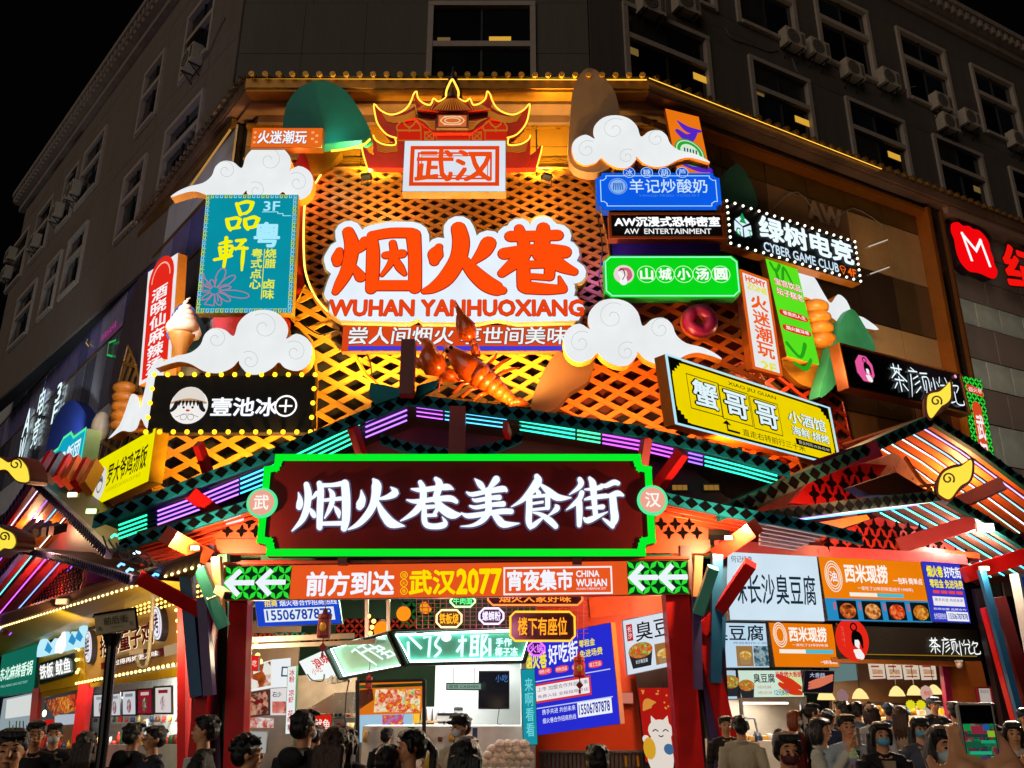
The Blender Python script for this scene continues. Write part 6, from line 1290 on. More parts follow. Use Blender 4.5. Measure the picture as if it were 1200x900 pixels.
# ceiling pattern boards
f = level(HP,(395,725),(490,725),(395,748),lev=False); m = MB(); rect(m,f,0,0,1,1,-.05,0); b_ = m.build('pattern_board',P('501010',.5),HALL)
petals(b_, f, 0, 0, 1, 1, .22, fg='c03820', bg='1c0a08', k=.5)
f = level(HP,(470,705),(520,705),(470,735),lev=False); petals(HALL,f,0,0,1,1,.25,fg='28803c',bg='081408',k=.4)
for x in (430,455): m = MB(); m.bar(HP.at(x,700,1),HP.at(x,748,1),.08,.08); m.build('hanger_rod',P('8a6a50',.5),HALL)
m = MB(); m.bar(HP.at(500,704,1.5),HP.at(527,737,1.5),.05,.05); m.build('hanger_rod',P('3a2018',.5),HALL)
r = thing('string_lights','small warm bulbs strung under the green hall ceiling','lights',HP.at(480,720,1)); bulbs(r,[HP.at(x,y,o) for x,y,o in ((432,722,1),(436,735,1),(434,742,1),(438,728,1),(477,722,0),(300,752,3),(302,768,3),(299,783,3),(296,758,3),(305,775,3))],.05,'ffc060',4)
def glow_ball(x,y,o,R,t): c = HP.at(x,y,o); r = thing('lantern',t,'lantern',c - V((0,0,R))); m = MB(); m.ball(c,R,14,9); m.build('shade',E('f89018',1.1,True),r,True); m = MB(); m.cbox(c + V((0,0,R)),.12,.12,.06); m.build('cap',P('3a1a0a',.5),r)
glow_ball(473,719,.5,.17,'small round orange lantern under the hall ceiling'); glow_ball(448,738,.5,.2,'flat round orange lantern above the coconut stall sign'); glow_ball(499,712,1,.14,'tiny orange lantern left of the neon cage signs')
# ---------------------------------------------------------------- blue phone sign behind the gate
QP = Pl((0,17.2),90); f = Fr(QP.at(298,703),QP.at(396,699) - QP.at(298,703),QP.at(302,735) - QP.at(298,703))
r = sign('phone_sign','blue lit sign with a telephone number behind the arrow banner',f,.15,E('1c48d0',.95,'face'),P('20203a',.4))
m = MB(); rect(m,f,.10,.36,.93,.84,.014,.02); m.build('white_panel',E('e4eef8',.98),r); tx(r,f,'15506787878',.13,.42,.90,.78,E('1840b0',.9),.035,b=.025); tx(r,f,'烟火巷合作招商热线',.30,.06,.98,.28,E('e8f0ff',.98),.035,b=.02)
tx(r, f, '招商', .12, .06, .27, .28, E('ffe818', .98), .035, b=.03)
for a,b,fg in (((298,742),(340,752),'d04a28'),((322,741),(358,751),'28a878'),((358,742),(400,752),'c05a20')):
    f = level(QP,a,(b[0],a[1]),(a[0],b[1]),-.3,lev=False); petals(HALL,f,0,0,1,1,.2,fg=fg,bg='241a14',k=.6)
f = level(QP,(285,702),(322,702),(285,712),-.2,lev=False); petals(HALL,f,0,0,1,1,.2,fg='a8c890',bg='28321c',k=.6)
m = MB(); m.bar(QP.at(292,750,-.2),QP.at(415,745,-.2),.08,.1); m.bar(QP.at(292,758,-.1),QP.at(440,752,-.1),.08,.08); m.build('rail',P('b0a890',.5),HALL)
# left inner stalls: menu boards
def pic(parent, pl, px, off, cols, sc=9, k=.8, nm='picture'):
    m = MB(); m.prism([pl.at(x,y,off) for x,y in px],pl.N * -.01); return m.build(nm,photo(cols,sc,k),parent)
IP = Pl((0, 19), 90)
r = thing('menu_stall','food stall with lit menu boards just inside the left gate column','stall',IP.at(318,850))
def quad(parent,pl,px,off,mat,th=.05,nm='board'): m = MB(); m.prism([pl.at(x,y,off) for x,y in px],pl.N * -th); return m.build(nm,mat,parent)
a_ = quad(r,IP,[(290,781),(319,773),(319,806),(290,811)],0,E('f0f0ea',.95)); pic(a_,IP,[(292,783),(317,775),(317,803),(292,808)],.03,['f0ece0','f0ece0','c05820','6a3010'],6,.9)
b_ = quad(r,IP,[(319,773),(340,771),(340,805),(319,806)],0,E('eef2f4',.97)); m = MB(); outline(m,level(IP,(331,782),(340,782),(331,792),.04,lev=False),[(0,0),(1,0),(1,1),(0,1)],.03,0); m.build('mark',E('204878',.8),b_)
c_ = quad(r,IP,[(287,812),(316,808),(316,838),(287,842)],0,E('503838',.8)); pic(c_,IP,[(289,814),(314,810),(314,836),(289,839)],.03,['e8d8d0','8a2020','502018','e0a080','301818'],10,.8)
d_ = quad(r,IP,[(317,807),(337,806),(337,838),(317,838)],0,E('e8e4e4',.9)); pic(d_,IP,[(319,822),(335,822),(335,836),(319,836)],.03,['f0e4e0','d87868','802820'],8,.9)
f = level(IP,(318,808),(336,808),(318,836),.03,lev=False); tx(d_,f,'石少',.12,.1,.7,.32,E('202020',.6),.02,b=.02)
quad(r,IP,[(290,840),(320,842),(320,853),(290,853)],-.1,photo(['f0d8c0','c02818','e8e0d8','8a1810'],9,.85),nm='menu_strip')
m = MB(); m.box(IP.at(286,900,-.8),V((1.0,0,0)),V((0,.8,0)),V((0,0,1.1))); m.build('counter',P('8a8078',.4),r)
m = MB(); m.box(IP.at(284,850,-1),V((1.1,0,0)),V((0,.1,0)),V((0,0,2.2))); m.build('back_panel',P('7a6650',.6),r)
f = Fr(IP.at(284,857,.2),V((.52,0,0)),V((0,0,-.42))); r2 = sign('power_box','white notice box on the orange post of the gate',f,.1,E('c8c8c4',.6),P('a0a09c',.4),cat='box')
m = MB(); [rect(m,f,.2 + (k % 2) * .36,.25 + (k // 2) * .3,.42 + (k % 2) * .36,.33 + (k // 2) * .3,.02,.03) for k in range(4)]; m.build('lettering',E('505050',.5),r2)
f = Fr(IP.at(337,781,.5),IP.at(348,780,.5) - IP.at(337,781,.5),IP.at(334,861,.5) - IP.at(337,781,.5)); r = sign('vertical_sign','narrow white vertical sign with red characters inside the hall',f,.12,E('eef0f0',.96),P('408050',.5)); tx(r,f,'冰粉 凉虾 花甲粉',.25,.05,.8,.95,E('d02818',.9),.02,b=.02,vert=True)
f = Fr(IP.at(289,768,1.2),V((.26,0,0)),V((0,0,-.3))); r = sign('small_sign','small red lit sign beside the warm bulbs at the left gate column',f,.1,E('e01c18',.95)); tx(r,f,'小吃',.15,.3,.85,.7,E('ffd0c0',.98),.02,b=.02)
# kitchen with hood
r = thing('kitchen_stall','steel kitchen hood and tiled wall behind the waiting customers','kitchen',IP.at(380,870))
quad(r, IP, [(346, 792), (418, 788), (420, 905), (346, 905)], -1.2, P('a89478', .5, var=.2), nm='back_wall')
m = MB(); m.prism([IP.at(352,836,.2),IP.at(392,812,.2),IP.at(414,811,.2),IP.at(414,836,.2)],V((0,.9,0))); m.build('hood',P('b4aa98',.25,.8),r)
m = MB(); m.box(IP.at(345,900,0),V((1.4,0,0)),V((0,.7,0)),V((0,0,.95))); m.build('counter',STEEL,r); clutter(r,IP,348,414,856,.1,14,4); clutter(r,IP,350,412,842,-.9,12,5,.2)
f = Fr(IP.at(367,837,.4),IP.at(389,837,.4) - IP.at(367,837,.4),IP.at(367,866,.4) - IP.at(367,837,.4)); r2 = sign('red_board','red menu board with white characters inside the kitchen stall',f,.05,E('d8200f',.9)); tx(r2,f,'鱿鱼',.1,.2,.9,.6,E('fff0e0',.95),.02,b=.02)
r = thing('string_lights','row of small white pendant lamps left of the coconut stall sign','lights',IP.at(400,800)); 
for k in range(4): m = MB(); c = IP.at(388 + k * 6,799 - k * 1.0,.6); m.lathe(c,[(.02,.12),(.05,.08),(.10,-.02),(.10,-.04)],10); m.build('lamp_shade',P('d8d4c8',.5),r)
m = MB(); m.tube([IP.at(x,y,.7) for x,y in cr_spline([(360,790),(366,797),(378,798),(380,790)],4)],.015,4); m.tube([IP.at(x,y,.7) for x,y in ((409,797),(406,812),(404,840),(407,870))],.015,4); m.build('wire',P('302820',.6),r)
lamp('AREA', (-3.4, 18.2, 3.4), (-3.4, 19.5, 1), 130, (1, .86, .68), .8)  # added fill light for the kitchen stall, no fixture
# ---------------------------------------------------------------- the coconut drink stall
KP = Pl((0, 17.6), 90)
KS = thing('coconut_stall','mint green coconut drink stall with angled glowing sign over white room','stall',KP.at(540,900))
mintd = P('48806c', .5); mint_l = E('8cc8b0', .62, True)
# sign facets
def facet(px, off, cols, tilt=.3):
    a, b, c, d = px; A, B_, C, D = KP.at(*a, off), KP.at(*b, off), KP.at(*c, off), KP.at(*d, off)
    return A, B_, C, D
fr3 = Fr(KP.at(460, 740), KP.at(628, 733) - KP.at(460, 740), KP.at(471, 777) - KP.at(460, 740))
m = MB(); q3 = [KP.at(460,740),KP.at(628,733),KP.at(615,776),KP.at(478,779)]; m.prism(q3,KP.N * -.3); sb = m.build('sign_box',P('1a2422',.4),KS)
m = MB(); m.prism([KP.at(464,743,.003),KP.at(623,737,.003),KP.at(612,773,.003),KP.at(480,776,.003)],KP.N * .01); m.build('sign_face',P('5cb8a0',.5,var=.1),sb)
def tray(q, n, par):
    for a,b in zip(q,q[1:] + q[:1]): m = MB(); m.bar(a + n * .09,b + n * .09,.05,.22,up=n); m.build('rim',P('20302c',.4),par)
tray(q3, KP.N, sb)
m = MB(); m.tube([KP.at(x,y,.07) for x,y in ((464,744),(622,738),(611.5,772),(481,775))],.022,5,True); m.build('light_edge',E('c8ffee',9,True),sb)
O = KP.at(387,757,-.75); fq = [KP.at(387,758,-.75),KP.at(460,740,0),KP.at(478,779,0),KP.at(404,793,-.75)]; n_ = (fq[1] - fq[0]).cross(fq[3] - fq[0]).normalized(); n_ = n_ if n_.y < 0 else -n_
m = MB(); m.prism([p - n_ * .01 for p in fq],-n_ * .25); sb2 = m.build('sign_box',P('1a2422',.4),KS); cc = sum(fq,V()) / 4; m = MB(); m.prism([cc + (p - cc) * .95 for p in fq],n_ * .01); m.build('sign_face',P('a8d8c0',.5,var=.1),sb2); tray(fq,n_,sb2)
m = MB(); m.tube([cc + (p - cc) * .93 + n_ * .07 for p in fq],.02,5,True); m.build('light_edge',E('d8fff0',8,True),sb2)
ff = Fr(fq[0], fq[1] - fq[0], fq[3] - fq[0]); ff.N = n_; m = MB()
for S in ([(.3,.3),(.36,.25),(.5,.72)],[(.36,.25),(.55,.85)],[(.42,.22),(.58,.16),(.78,.66)],[(.5,.25),(.68,.72)],[(.44,.4),(.6,.34)],[(.62,.36),(.72,.32),(.78,.44),(.66,.48)],[(.7,.58),(.84,.54),(.88,.68),(.76,.72)]): outline(m,ff,S,.035,.03,False)
m.build('lettering', E('e8fff8', 1.3), sb2)
fq1 = [KP.at(350,775,-1.1),KP.at(387,758,-.75),KP.at(404,793,-.75),KP.at(363,798,-1.1)]; m = MB(); n1 = (fq1[1] - fq1[0]).cross(fq1[3] - fq1[0]).normalized(); n1 = n1 if n1.y < 0 else -n1
m.prism(fq1,-n1 * .2); sb1 = m.build('sign_box',P('188040',.4),KS); cc = sum(fq1,V()) / 4; m = MB(); m.prism([cc + (p - cc) * .97 + n1 * .003 for p in fq1],n1 * .01); m.build('sign_face',E('eef4f2',1.05),sb1)
ff = Fr(fq1[0],fq1[1] - fq1[0],fq1[3] - fq1[0]); ff.N = n1; tx(sb1,ff,'浪味',.35,.2,.85,.62,E('e03018',.9),.03,b=.03,shear=-.2); tx(sb1,ff,'小吃',.2,.55,.5,.85,E('e03018',.9),.03)
tube3 = E('c8fff4', 1.9)
m = MB(); K_ = lambda *L: m.tube([KP.at(x, y, .05) for x, y in L], .026, 5)
K_((478,744),(494,760)); K_((478,752),(479,770)); K_((496,747),(504,746),(502,770)); m.tube([KP.at(x,y,.05) for x,y in cr_spline([(509,744),(516,743),(510,755),(516,762),(509,770)],4)],.026,5)
K_((537,751),(547,750)); K_((542,744),(541,770)); K_((541,755),(535,764)); K_((551,746),(562,745)); K_((553,746),(552,768)); K_((560,745),(559,768)); K_((553,752),(560,752)); K_((553,759),(560,759)); K_((550,768),(561,767)); K_((564,745),(571,744),(566,755),(571,762),(565,767)); K_((565,745),(564,771)); K_((574,748),(574,769))
m.build('neon_lettering', tube3, sb)
c = KP.at(523,747,.06); m = MB(); m.ball(c,(.1,.04,.08),12,8); m.build('white_dot',E('ffffff',1.4),sb); 
f = level(KP,(580,748),(606,747),(580,769),lev=False); tx(sb,f,'手作',.05,0,.75,.45,tube3,.04,b=.02); tx(sb,f,'椰子冻',.02,.52,1.02,1,tube3,.04,b=.02)
# room
white = P('dfe6e4',.5,var=.04); m = MB(); m.box((KP.at(495,850).x,20.2,.1),V((2.7,0,0)),V((0,.1,0)),V((0,0,2.8))); m.build('back_wall',white,KS)
m = MB(); m.box((KP.at(495,850).x,20.17,2.45),V((2.7,0,0)),V((0,.03,0)),V((0,0,.45))); m.build('mint_band',P('78b89a',.5),KS)
xr = KP.at(610,850).x; m = MB(); m.box((xr + .02,17.7,.1),V((.1,0,0)),V((0,2.6,0)),V((0,0,2.8))); m.build('side_wall',white,KS)
m = MB(); m.box((KP.at(415,850).x,17.7,2.85),V((3.6,0,0)),V((0,2.6,0)),V((0,0,.06))); m.build('ceiling',P('e4ece8',.5,var=.05),KS)
for x in (419,497): m = MB(); m.bar(KP.at(x,905,-.1),KP.at(x,797,-.1),.07,.07,up=V((0,1,0))); m.build('black_post',BLACKP,KS)
m = MB(); m.bar(KP.at(419, 799, -.12), KP.at(497, 797, -.12), .05, .05); m.build('black_post', BLACKP, KS)
for x,y in ((505,792),(520,790),(532,788),(548,787),(560,789),(575,786)): c = KP.at(x,y,-1); c.z = 2.84; m = MB(); m.cbox(c,.16,.16,.012); m.build('ceiling_light',E('ffffff',5,True),KS)
lamp('AREA',(-1.0,18.9,2.7),(-1.0,18.9,0),80,(1,.98,.95),1.8); lamp('AREA',(-2.6,18.6,2.7),(-2.6,18.6,0),60,(1,.96,.9),1)
f = level(Pl((0,19.6),90),(561,786),(597,784),(561,831),lev=False); r = thing('television','dark wall television showing faint reflections in the coconut stall','television',f.p(.5,1)); m = MB(); rect(m,f,0,0,1,1,-.08,0); m.build('case',P('0a0a0c',.3),r); m = MB(); rect(m,f,.02,.03,.98,.96,.001,.01); m.build('screen',P('0c0d12',.08,var=0,spec=.9),r); tx(r,f,'小吃',.55,.1,.95,.3,E('6098f0',.6),.02)
m = MB(); m.tube([Pl((0,19.55),90).at(x,y) for x,y in cr_spline([(585,831),(583,848),(587,850),(582,868),(581,886)],4)],.012,4); m.build('wire',P('303438',.5),KS)
f = level(KP,(523,800),(565,799),(523,809),-.6,lev=False); r = thing('cashier_sign','thin framed hanging sign reading CASHIER in the coconut stall','sign',f.p(.5,1)); m = MB(); rframe(m,f,0,0,1,1,.022,0,.04); m.build('frame',P('303834',.4),r); m = MB(); rect(m,f,.02,.08,.98,.92,.005,.015); m.build('panel',E('9cc4b0',.6),r); tx(r,f,'收银 CASHIER',.08,.25,.92,.75,E('30403a',.5),.03); m = MB(); [m.bar(f.p(u,0),f.p(u,-2.0),.012,.012) for u in (.2,.78)]; m.build('hanger_rod',BLACKP,r)
r = thing('picture_board','bright board of fruit dessert pictures with orange edge in the stall window','board',KP.at(458,838,-.4)); a_ = quad(r,KP,[(420,800),(496,797),(494,836),(420,838)],-.4,E('e87818',.85)); 
for k in range(3): pic(a_,KP,[(440 + k * 18,808),(457 + k * 18,807),(456 + k * 18,834),(438 + k * 18,835)],-.37,['f8f0d8','f0c030','d82c1c','f8e8c0','68a030'],9 + k,.95)
quad(r,KP,[(420,809),(436,807),(438,820),(420,832)],-.37,P('6a4030',.3),nm='mirror'); quad(r,KP,[(420,803),(496,800),(496,804),(420,807)],-.36,P('287048',.5),nm='green_strip')
r = thing('picture_board','lower blue board with fruit cup pictures behind the drink machines','board',KP.at(460,860,-1)); a_ = quad(r,KP,[(420,838),(484,836),(482,868),(420,870)],-1,E('a8d0e8',.85)); pic(a_,KP,[(448,838),(474,837),(472,858),(448,860)],-.97,['f0e8f8','f0d030','d83060','70a8e0','f0f0f0'],10,.9)
# machines on the counter
CZ = 1.25
m = MB(); m.box((KP.at(420,890).x,17.9,.1),V((3.35,0,0)),V((0,.7,0)),V((0,0,CZ - .1))); m.build('counter',P('d0d6d2',.35),KS)
r = thing('rice_cooker','white square coconut opener machine on the counter beside the masked worker','machine',KP.at(525,875,-.9)); c = KP.at(524,851,-1.2); m = MB(); m.cbox(c,.36,.3,.42); m.build('body',P('e8e8e4',.3),r); m = MB(); m.cbox(c + V((0,0,.23)),.38,.32,.05); m.build('lid',P('202226',.3),r); m = MB(); m.cbox(c + V((-.05,-.16,.02)),.03,.03,.16); m.cbox(c + V((.1,-.16,.02)),.03,.03,.16); m.build('handle',P('202226',.3),r)
r = thing('blender_jug','clear blender jug with black lid behind the worker','blender',KP.at(537,842,-1.3)); c = KP.at(537,838,-1.3); m = MB(); m.lathe(c - V((0,0,.13)),[(.06,0),(.09,.2),(.09,.22)],12); m.build('jug',G('c8d8e0',.05,.4),r,True); m = MB(); m.lathe(c + V((0,0,.09)),[(.095,0),(.095,.05),(.05,.07),(0,.07)],12); m.build('lid',BLACKP,r,True)
for i,(x,y,w,h,col,t) in enumerate(((498,872,.30,.5,'b0a8b0','silver purple drink sealing machine behind the counter left of the worker'),(440,868,.22,.55,'c8ccc8','tall steel blender tower in the stall window'),(512,880,.42,.35,'8a8c8e','steel rack under the white coconut machine'))):
    c = KP.at(x,y,-.9); r = thing('drink_machine',t,'machine',c - V((0,0,h / 2)),'drink machines'); m = MB(); m.cbox(c,w,.3,h); m.build('body',P(col,.35,.4),r)
    m = MB(); m.cbox(c + V((0,-.16,h * .2)),w * .7,.03,h * .25); m.build('panel',P('304868',.3),r); m = MB(); m.cbox(c + V((0,-.18,-h * .2)),w * .5,.08,h * .2); m.build('nozzle',P('d8a030',.4) if i == 0 else STEEL,r)
r = thing('shelf','white shelf of clear cups and yellow box in the stall','shelf',KP.at(492,846,-1.2)); m = MB(); m.cbox(KP.at(500,846,-1.2),.9,.3,.03); m.build('shelf_board',P('c8a070',.5),r)
for k in range(5): m = MB(); c = KP.at(496 + k * 7,837,-1.2); m.lathe(c - V((0,0,.12)),[(.045,0),(.06,.26),(.055,.26)],10); m.build('cup_stack',P('e0e4e8',.3),r,True)
m = MB(); m.cbox(KP.at(488, 838, -1.1), .12, .2, .3); m.build('yellow_box', P('e0b020', .5), r)
clutter(KS, KP, 424, 560, 869, -.35, 20, 6, .3); clutter(KS, KP, 420, 500, 853, -1.8, 12, 7, .22)
cm = meshof(MB().ball((0,0,0),(.11,.11,.10),10,7),'coconut',P('b8ac9c',.7,var=.25,sc=9,bump=.5),False); cn = 0
desc = {}
for row, (n, y0, x0) in enumerate(((6, 893, 569), (6, 886, 572), (5, 879, 577), (4, 873, 586))):
    for k in range(n):
        c = KP.at(x0 + k * 9.4,y0,.25); o = bpy.data.objects.new('coconut',cm); COL.objects.link(o); o.location = c + V((0,random.uniform(-.02,.02),0)); o.rotation_euler = (random.uniform(-.3,.3),random.uniform(-.3,.3),random.uniform(0,3)); o['label'] = ('leftmost','second','third','fourth','fifth','sixth')[k] + ' wrapped coconut in the %s row of the counter pile' % ('bottom','second','third','top')[row]; o['category'] = 'coconut'; o['group'] = 'wrapped coconuts piled on the counter'
m = MB(); m.box((KP.at(563,890).x,17.2,.1),V((.98,0,0)),V((0,.4,0)),V((0,0,KP.at(600,899,.25).z - .22))); m.build('display_ledge',P('c8ccc8',.4),KS)
f = Fr(KP.at(610,784,.0),KP.at(627,783,0) - KP.at(610,784,0),KP.at(613,874,0) - KP.at(610,784,0)); r = sign('vertical_sign','narrow teal vertical sign at the right corner of the coconut stall',f,.15,E('1898a8',.9,'face'),P('14424a',.4)); tx(r,f,'来啊看看',.25,.12,.8,.9,E('70d8e0',.95),.02,b=.015,vert=True)
# ---------------------------------------------------------------- wire cage with neon food signs
WP = Pl((0, 17.3), 90)
def neon_sign(x0, y0, x1, y1, s, col, fc, label, off=0, cut=.06):
    f = level(WP,(x0,y0),(x1,y0),(x0,y1),off,lev=False); r = thing('neon_sign',label,'neon sign',f.p(.5,1)); c = .09; a,b = c / f.W,c / f.H
    oc = [(a,0),(1 - a,0),(1,b),(1,1 - b),(1 - a,1),(a,1),(0,1 - b),(0,b)]; m = MB(); m.tube([f.p(u,v,.02) for u,v in oc],.02,5,True); m.build('neon_outline',E(fc,1.8,True),r)
    tx(r,f,s,.12,.2,.88,.8,E(col,1.5),.03,b=.02); m = MB(); upoly(m,f,oc,-.05,-.03); m.build('back_sheet',P('401828',.5),r)
neon_sign(598,717,673,751,'楼下有座位','ff9a20','ffb030','orange neon sign with cut corners above the blue poster',.9)
neon_sign(572,694,682,709,'烟火人家好味','ff8a30','ff8040','orange neon sign half hidden behind the arrow banner',.6)
neon_sign(512,715,541,735,'铁板烧','ffb020','ffe0a0','yellow neon sign second from the left in the wire cage',.5)
neon_sign(562, 713, 590, 731, '螺蛳粉', 'e8e0ff', 'f0d8ff', 'white neon sign in the middle of the wire cage', .5)
neon_sign(528,698,557,711,'牛肉面','60ff90','c0ffb0','small green neon sign at the top left of the wire cage',.5)
neon_sign(619,752,638,768,'火锅','d878ff','c060ff','small purple neon sign at the corner of the blue poster',.7)
r = thing('wire_cage','pink lit wire mesh cage holding the neon food signs','wire cage',WP.at(590,750)); m = MB()
for i in range(29): x = 488 + i * 7; m.tube([WP.at(x,700,.3),WP.at(x,737 + max(0,(x - 560)) * .1,.3)],.008,3)
for j in range(9): y = 702 + j * 5; m.tube([WP.at(488, y, .3), WP.at(690, y, .3)], .008, 3)
m.build('wire_mesh', P('d87890', .4, .2), r, kind='stuff')
lamp('POINT',WP.at(600,735,1.3),None,22,(1,.35,.55),.15); lamp('POINT',WP.at(520,725,1.3),None,14,(1,.5,.25),.15)
# ---------------------------------------------------------------- orange wall, blue poster
OW = thing('orange_wall','bright orange wall with ribbed dark base right of the coconut stall','wall',KP.at(700,900,-.6)); OP = Pl((0,18.2),90)
quad(OW,OP,[(628,700),(775,695),(800,905),(628,905)],-.15,P('e8480e',.45,var=.08,sc=1),.15,'wall')
quad(OW, OP, [(690, 700), (735, 698), (736, 720), (692, 724)], -.1, P('f05814', .45), .02, 'wall_panel'); 
f = level(OP, (632, 882), (790, 882), (632, 930), 0, lev=False); 
for k in range(32): m = MB(); rect(m,f,k / 32,0,(k + .7) / 32,1,-.12,-.06); m.build('ribbed_strip',P('4a4844',.5),OW)
m = MB(); rect(m, f, 0, -.05, 1, 0, -.12, -.02); m.build('ledge', P('6a6660', .5), OW)
for x in (698,733,747): m = MB(); m.tube([OP.at(x,886,.1),OP.at(x + 1,898,.1)],.03,6); m.build('gold_stud',P('c88a20',.3,.7),OW)
O = OP.at(612,750,.15); T_ = OP.at(716,729,1.2); f = Fr(O,T_ - O,(OP.at(620,858,.15) - O + OP.at(726,855,1.2) - T_) / 2)
r = sign('poster_board','large blue lit poster with a phone number on the orange wall',f,.2,E('2a30e0',.85,'face'),P('c87030',.4))
def onf(x0, y0, x1, y1):
    xm = (x0 + x1) / 2; A = [(y - 750 + .2 * (xm - 612)) / (108 + .17 * (xm - 612)) for y in (y0,y1)]; return f.uv(x0,800)[0],A[0],f.uv(x1,800)[0],A[1]
tx(r,f,'烟火巷',*onf(618,762,643,783),E('f8e820',1),.03,b=.035); tx(r,f,'好吃街',*onf(646,753,681,776),E('f4f4ff',1),.03,b=.03); tx(r,f,'零租金',*onf(683,749,702,758),E('f8e820',1),.03,b=.02); tx(r,f,'免进场费',*onf(683,761,710,770),E('f8e820',1),.03,b=.02)
for k in range(4):
    a = onf(640 + k * 20,786 - k * 2,640 + k * 20,0); m = MB(); upoly(m,f,[(a[0] + .075 * math.cos(t),a[1] + .035 * (1 if math.sin(t) >= 0 else -1) * abs(math.sin(t)) ** .5) for t in [i * math.pi / 8 for i in range(16)]],.014,.02); m.build('red_pill',E('f04848',.95),r); tx(r,f,('特色小吃','特色饮品','时尚','轻工艺品')[k],a[0] - .06,a[1] - .02,a[0] + .06,a[1] + .02,WHITE,.03)
m = MB(); a = onf(627,798,692,818); rect(m,f,a[0],a[1],a[2],a[3],.014,.02); m.build('white_panel',E('f4ecf0',.97),r); m = MB(); outline(m,f,[(a[0],a[1]),(a[2],a[1]),(a[2],a[3]),(a[0],a[3])],.04,.025); m.build('red_line',E('e03838',.9),r)
tx(r,f,'上市 加盟合作共创未来',*onf(630,801,690,806),E('306858',.8),.03); tx(r,f,'免费入驻 全程指导开店',*onf(630,810,690,814),E('604858',.8),.03)
pic(r,OP,[(695,793),(713,791),(714,811),(696,813)],.33,['f0c830','d85820','306038','f0e8d0'],8,.9)
m = MB(); outline(m,f,[(.05,.46),(.95,.46)],.02,.03,False); outline(m,f,[(.05,.73),(.95,.73)],.02,.03,False); m.build('divider',E('c8d0ff',.9),r)
tx(r,f,'携手共进 共创未来',*onf(634,828,673,834),WHITE,.03); tx(r,f,'烟火巷合作招商热线',*onf(634,838,673,844),WHITE,.03)
m = MB(); a = onf(675,823,715,841); rect(m,f,a[0],a[1],a[2],a[3],.014,.022); m.build('white_panel',E('f0f4ff',.97),r); tx(r,f,'15506787878',*onf(677,826,713,838),E('2430a0',.9),.03,b=.025)
f = level(OP,(728,811),(742,811),(728,825),.0,lev=False); r = sign('notice','small pink notice on the orange wall',f,.03,E('e88870',.7),cat='notice')
# red hanging tassel charms
def charm(label, pl, x, y, off, s=1.0, col='c01414'):
    c = pl.at(x,y,off); r = thing('tassel_lantern',label,'hanging lantern',c,'red paper tassel lanterns'); R_ = P(col,.5,var=.1); g = P('e0a030',.4)
    m = MB(); m.lathe(c,[(.0,.62 * s),(.04 * s,.58 * s),(.05 * s,.5 * s),(.13 * s,.48 * s),(.15 * s,.4 * s),(.13 * s,.38 * s),(.15 * s,.05 * s),(.13 * s,.0),(0,0)],10); m.build('body',R_,r)
    m = MB(); m.ball(c + V((0,-.135 * s,.22 * s)),(.07 * s,.02,.09 * s),8,6); m.build('gold_mark',g,r)
    m = MB(); m.prism([c + V((dx * s,-.02,dz * s)) for dx,dz in ((0,-.08),(.09,-.18),(0,-.28),(-.09,-.18))],V((0,.04,0))); m.build('diamond_charm',P('7a0c10',.5),r)
    m = MB(); m.tube([c + V((0,0,0)),c + V((0,0,-.08 * s))],.012,4); m.tube([c + V((0,0,-.28 * s)),c + V((0,0,-.38 * s))],.03 * s,6); m.tube([c + V((0,0,.62 * s)),c + V((0,0,1.1 * s))],.01,4); m.build('tassel',P('8a0c10',.6),r)
charm('dark red tassel lantern hanging in front of the blue phone sign',Pl((0,15.6),90),379,748,0,.85,'7a0c14'); charm('bright red tassel lantern in front of the blue poster',Pl((0,15.8),90),679,794,0,.7); charm('tiny red tassel lantern in the coconut stall window',KP,432,807,-.2,.45)
# ---------------------------------------------------------------- stinky tofu sign by the gate column
TP = Pl((0,15.9),90); O = TP.at(729,727); f = Fr(O,TP.at(782,716) - O,TP.at(735,792) - O); r = sign('food_sign','white tilted tofu sign with two bowl pictures left of the right gate columns',f,.1,E('dce6f2',.97,'face'),P('a0a4a8',.4))
tx(r,f,'臭豆',.26,.10,1.02,.44,E('301818',.5),.03,b=.01); m = MB(); rect(m,f,.07,.1,.2,.40,.014,.02); m.build('red_seal',E('c82018',.9),r); tx(r,f,'长沙',.09,.13,.18,.37,WHITE,.03,vert=True)
def bowl(parent, fr, u, v, R, d=.02, cup=False):
    X,Y = u * fr.W,v * fr.H; m = MB(); upoly(m,fr,[(u - R / fr.W,v),(u + R / fr.W,v),(u + R * .75 / fr.W,v + R * 1.3 / fr.H),(u - R * .75 / fr.W,v + R * 1.3 / fr.H)],d,d + .01); m.build('bowl',E('30343a' if cup else 'c8a070',.6),parent); m = MB(); circle(m,fr,u,v,R,d + .01,d + .02,20,ry=R * .6); m.build('food',photo(['302018','c89040','e03818','68a030','f0d080'] if cup else ['f0d890','d8a040','b87828'],22,.9),parent)
bowl(r,f,.33,.60,.22,cup=True); m = MB(); rect(m,f,.64,.55,1.0,.92,.014,.02); m.build('picture',E('a87840',.8),r); bowl(r,f,.83,.74,.13,.025)
tx(r, f, '长沙臭豆腐', .2, .76, .46, .83, WHITE, .05)
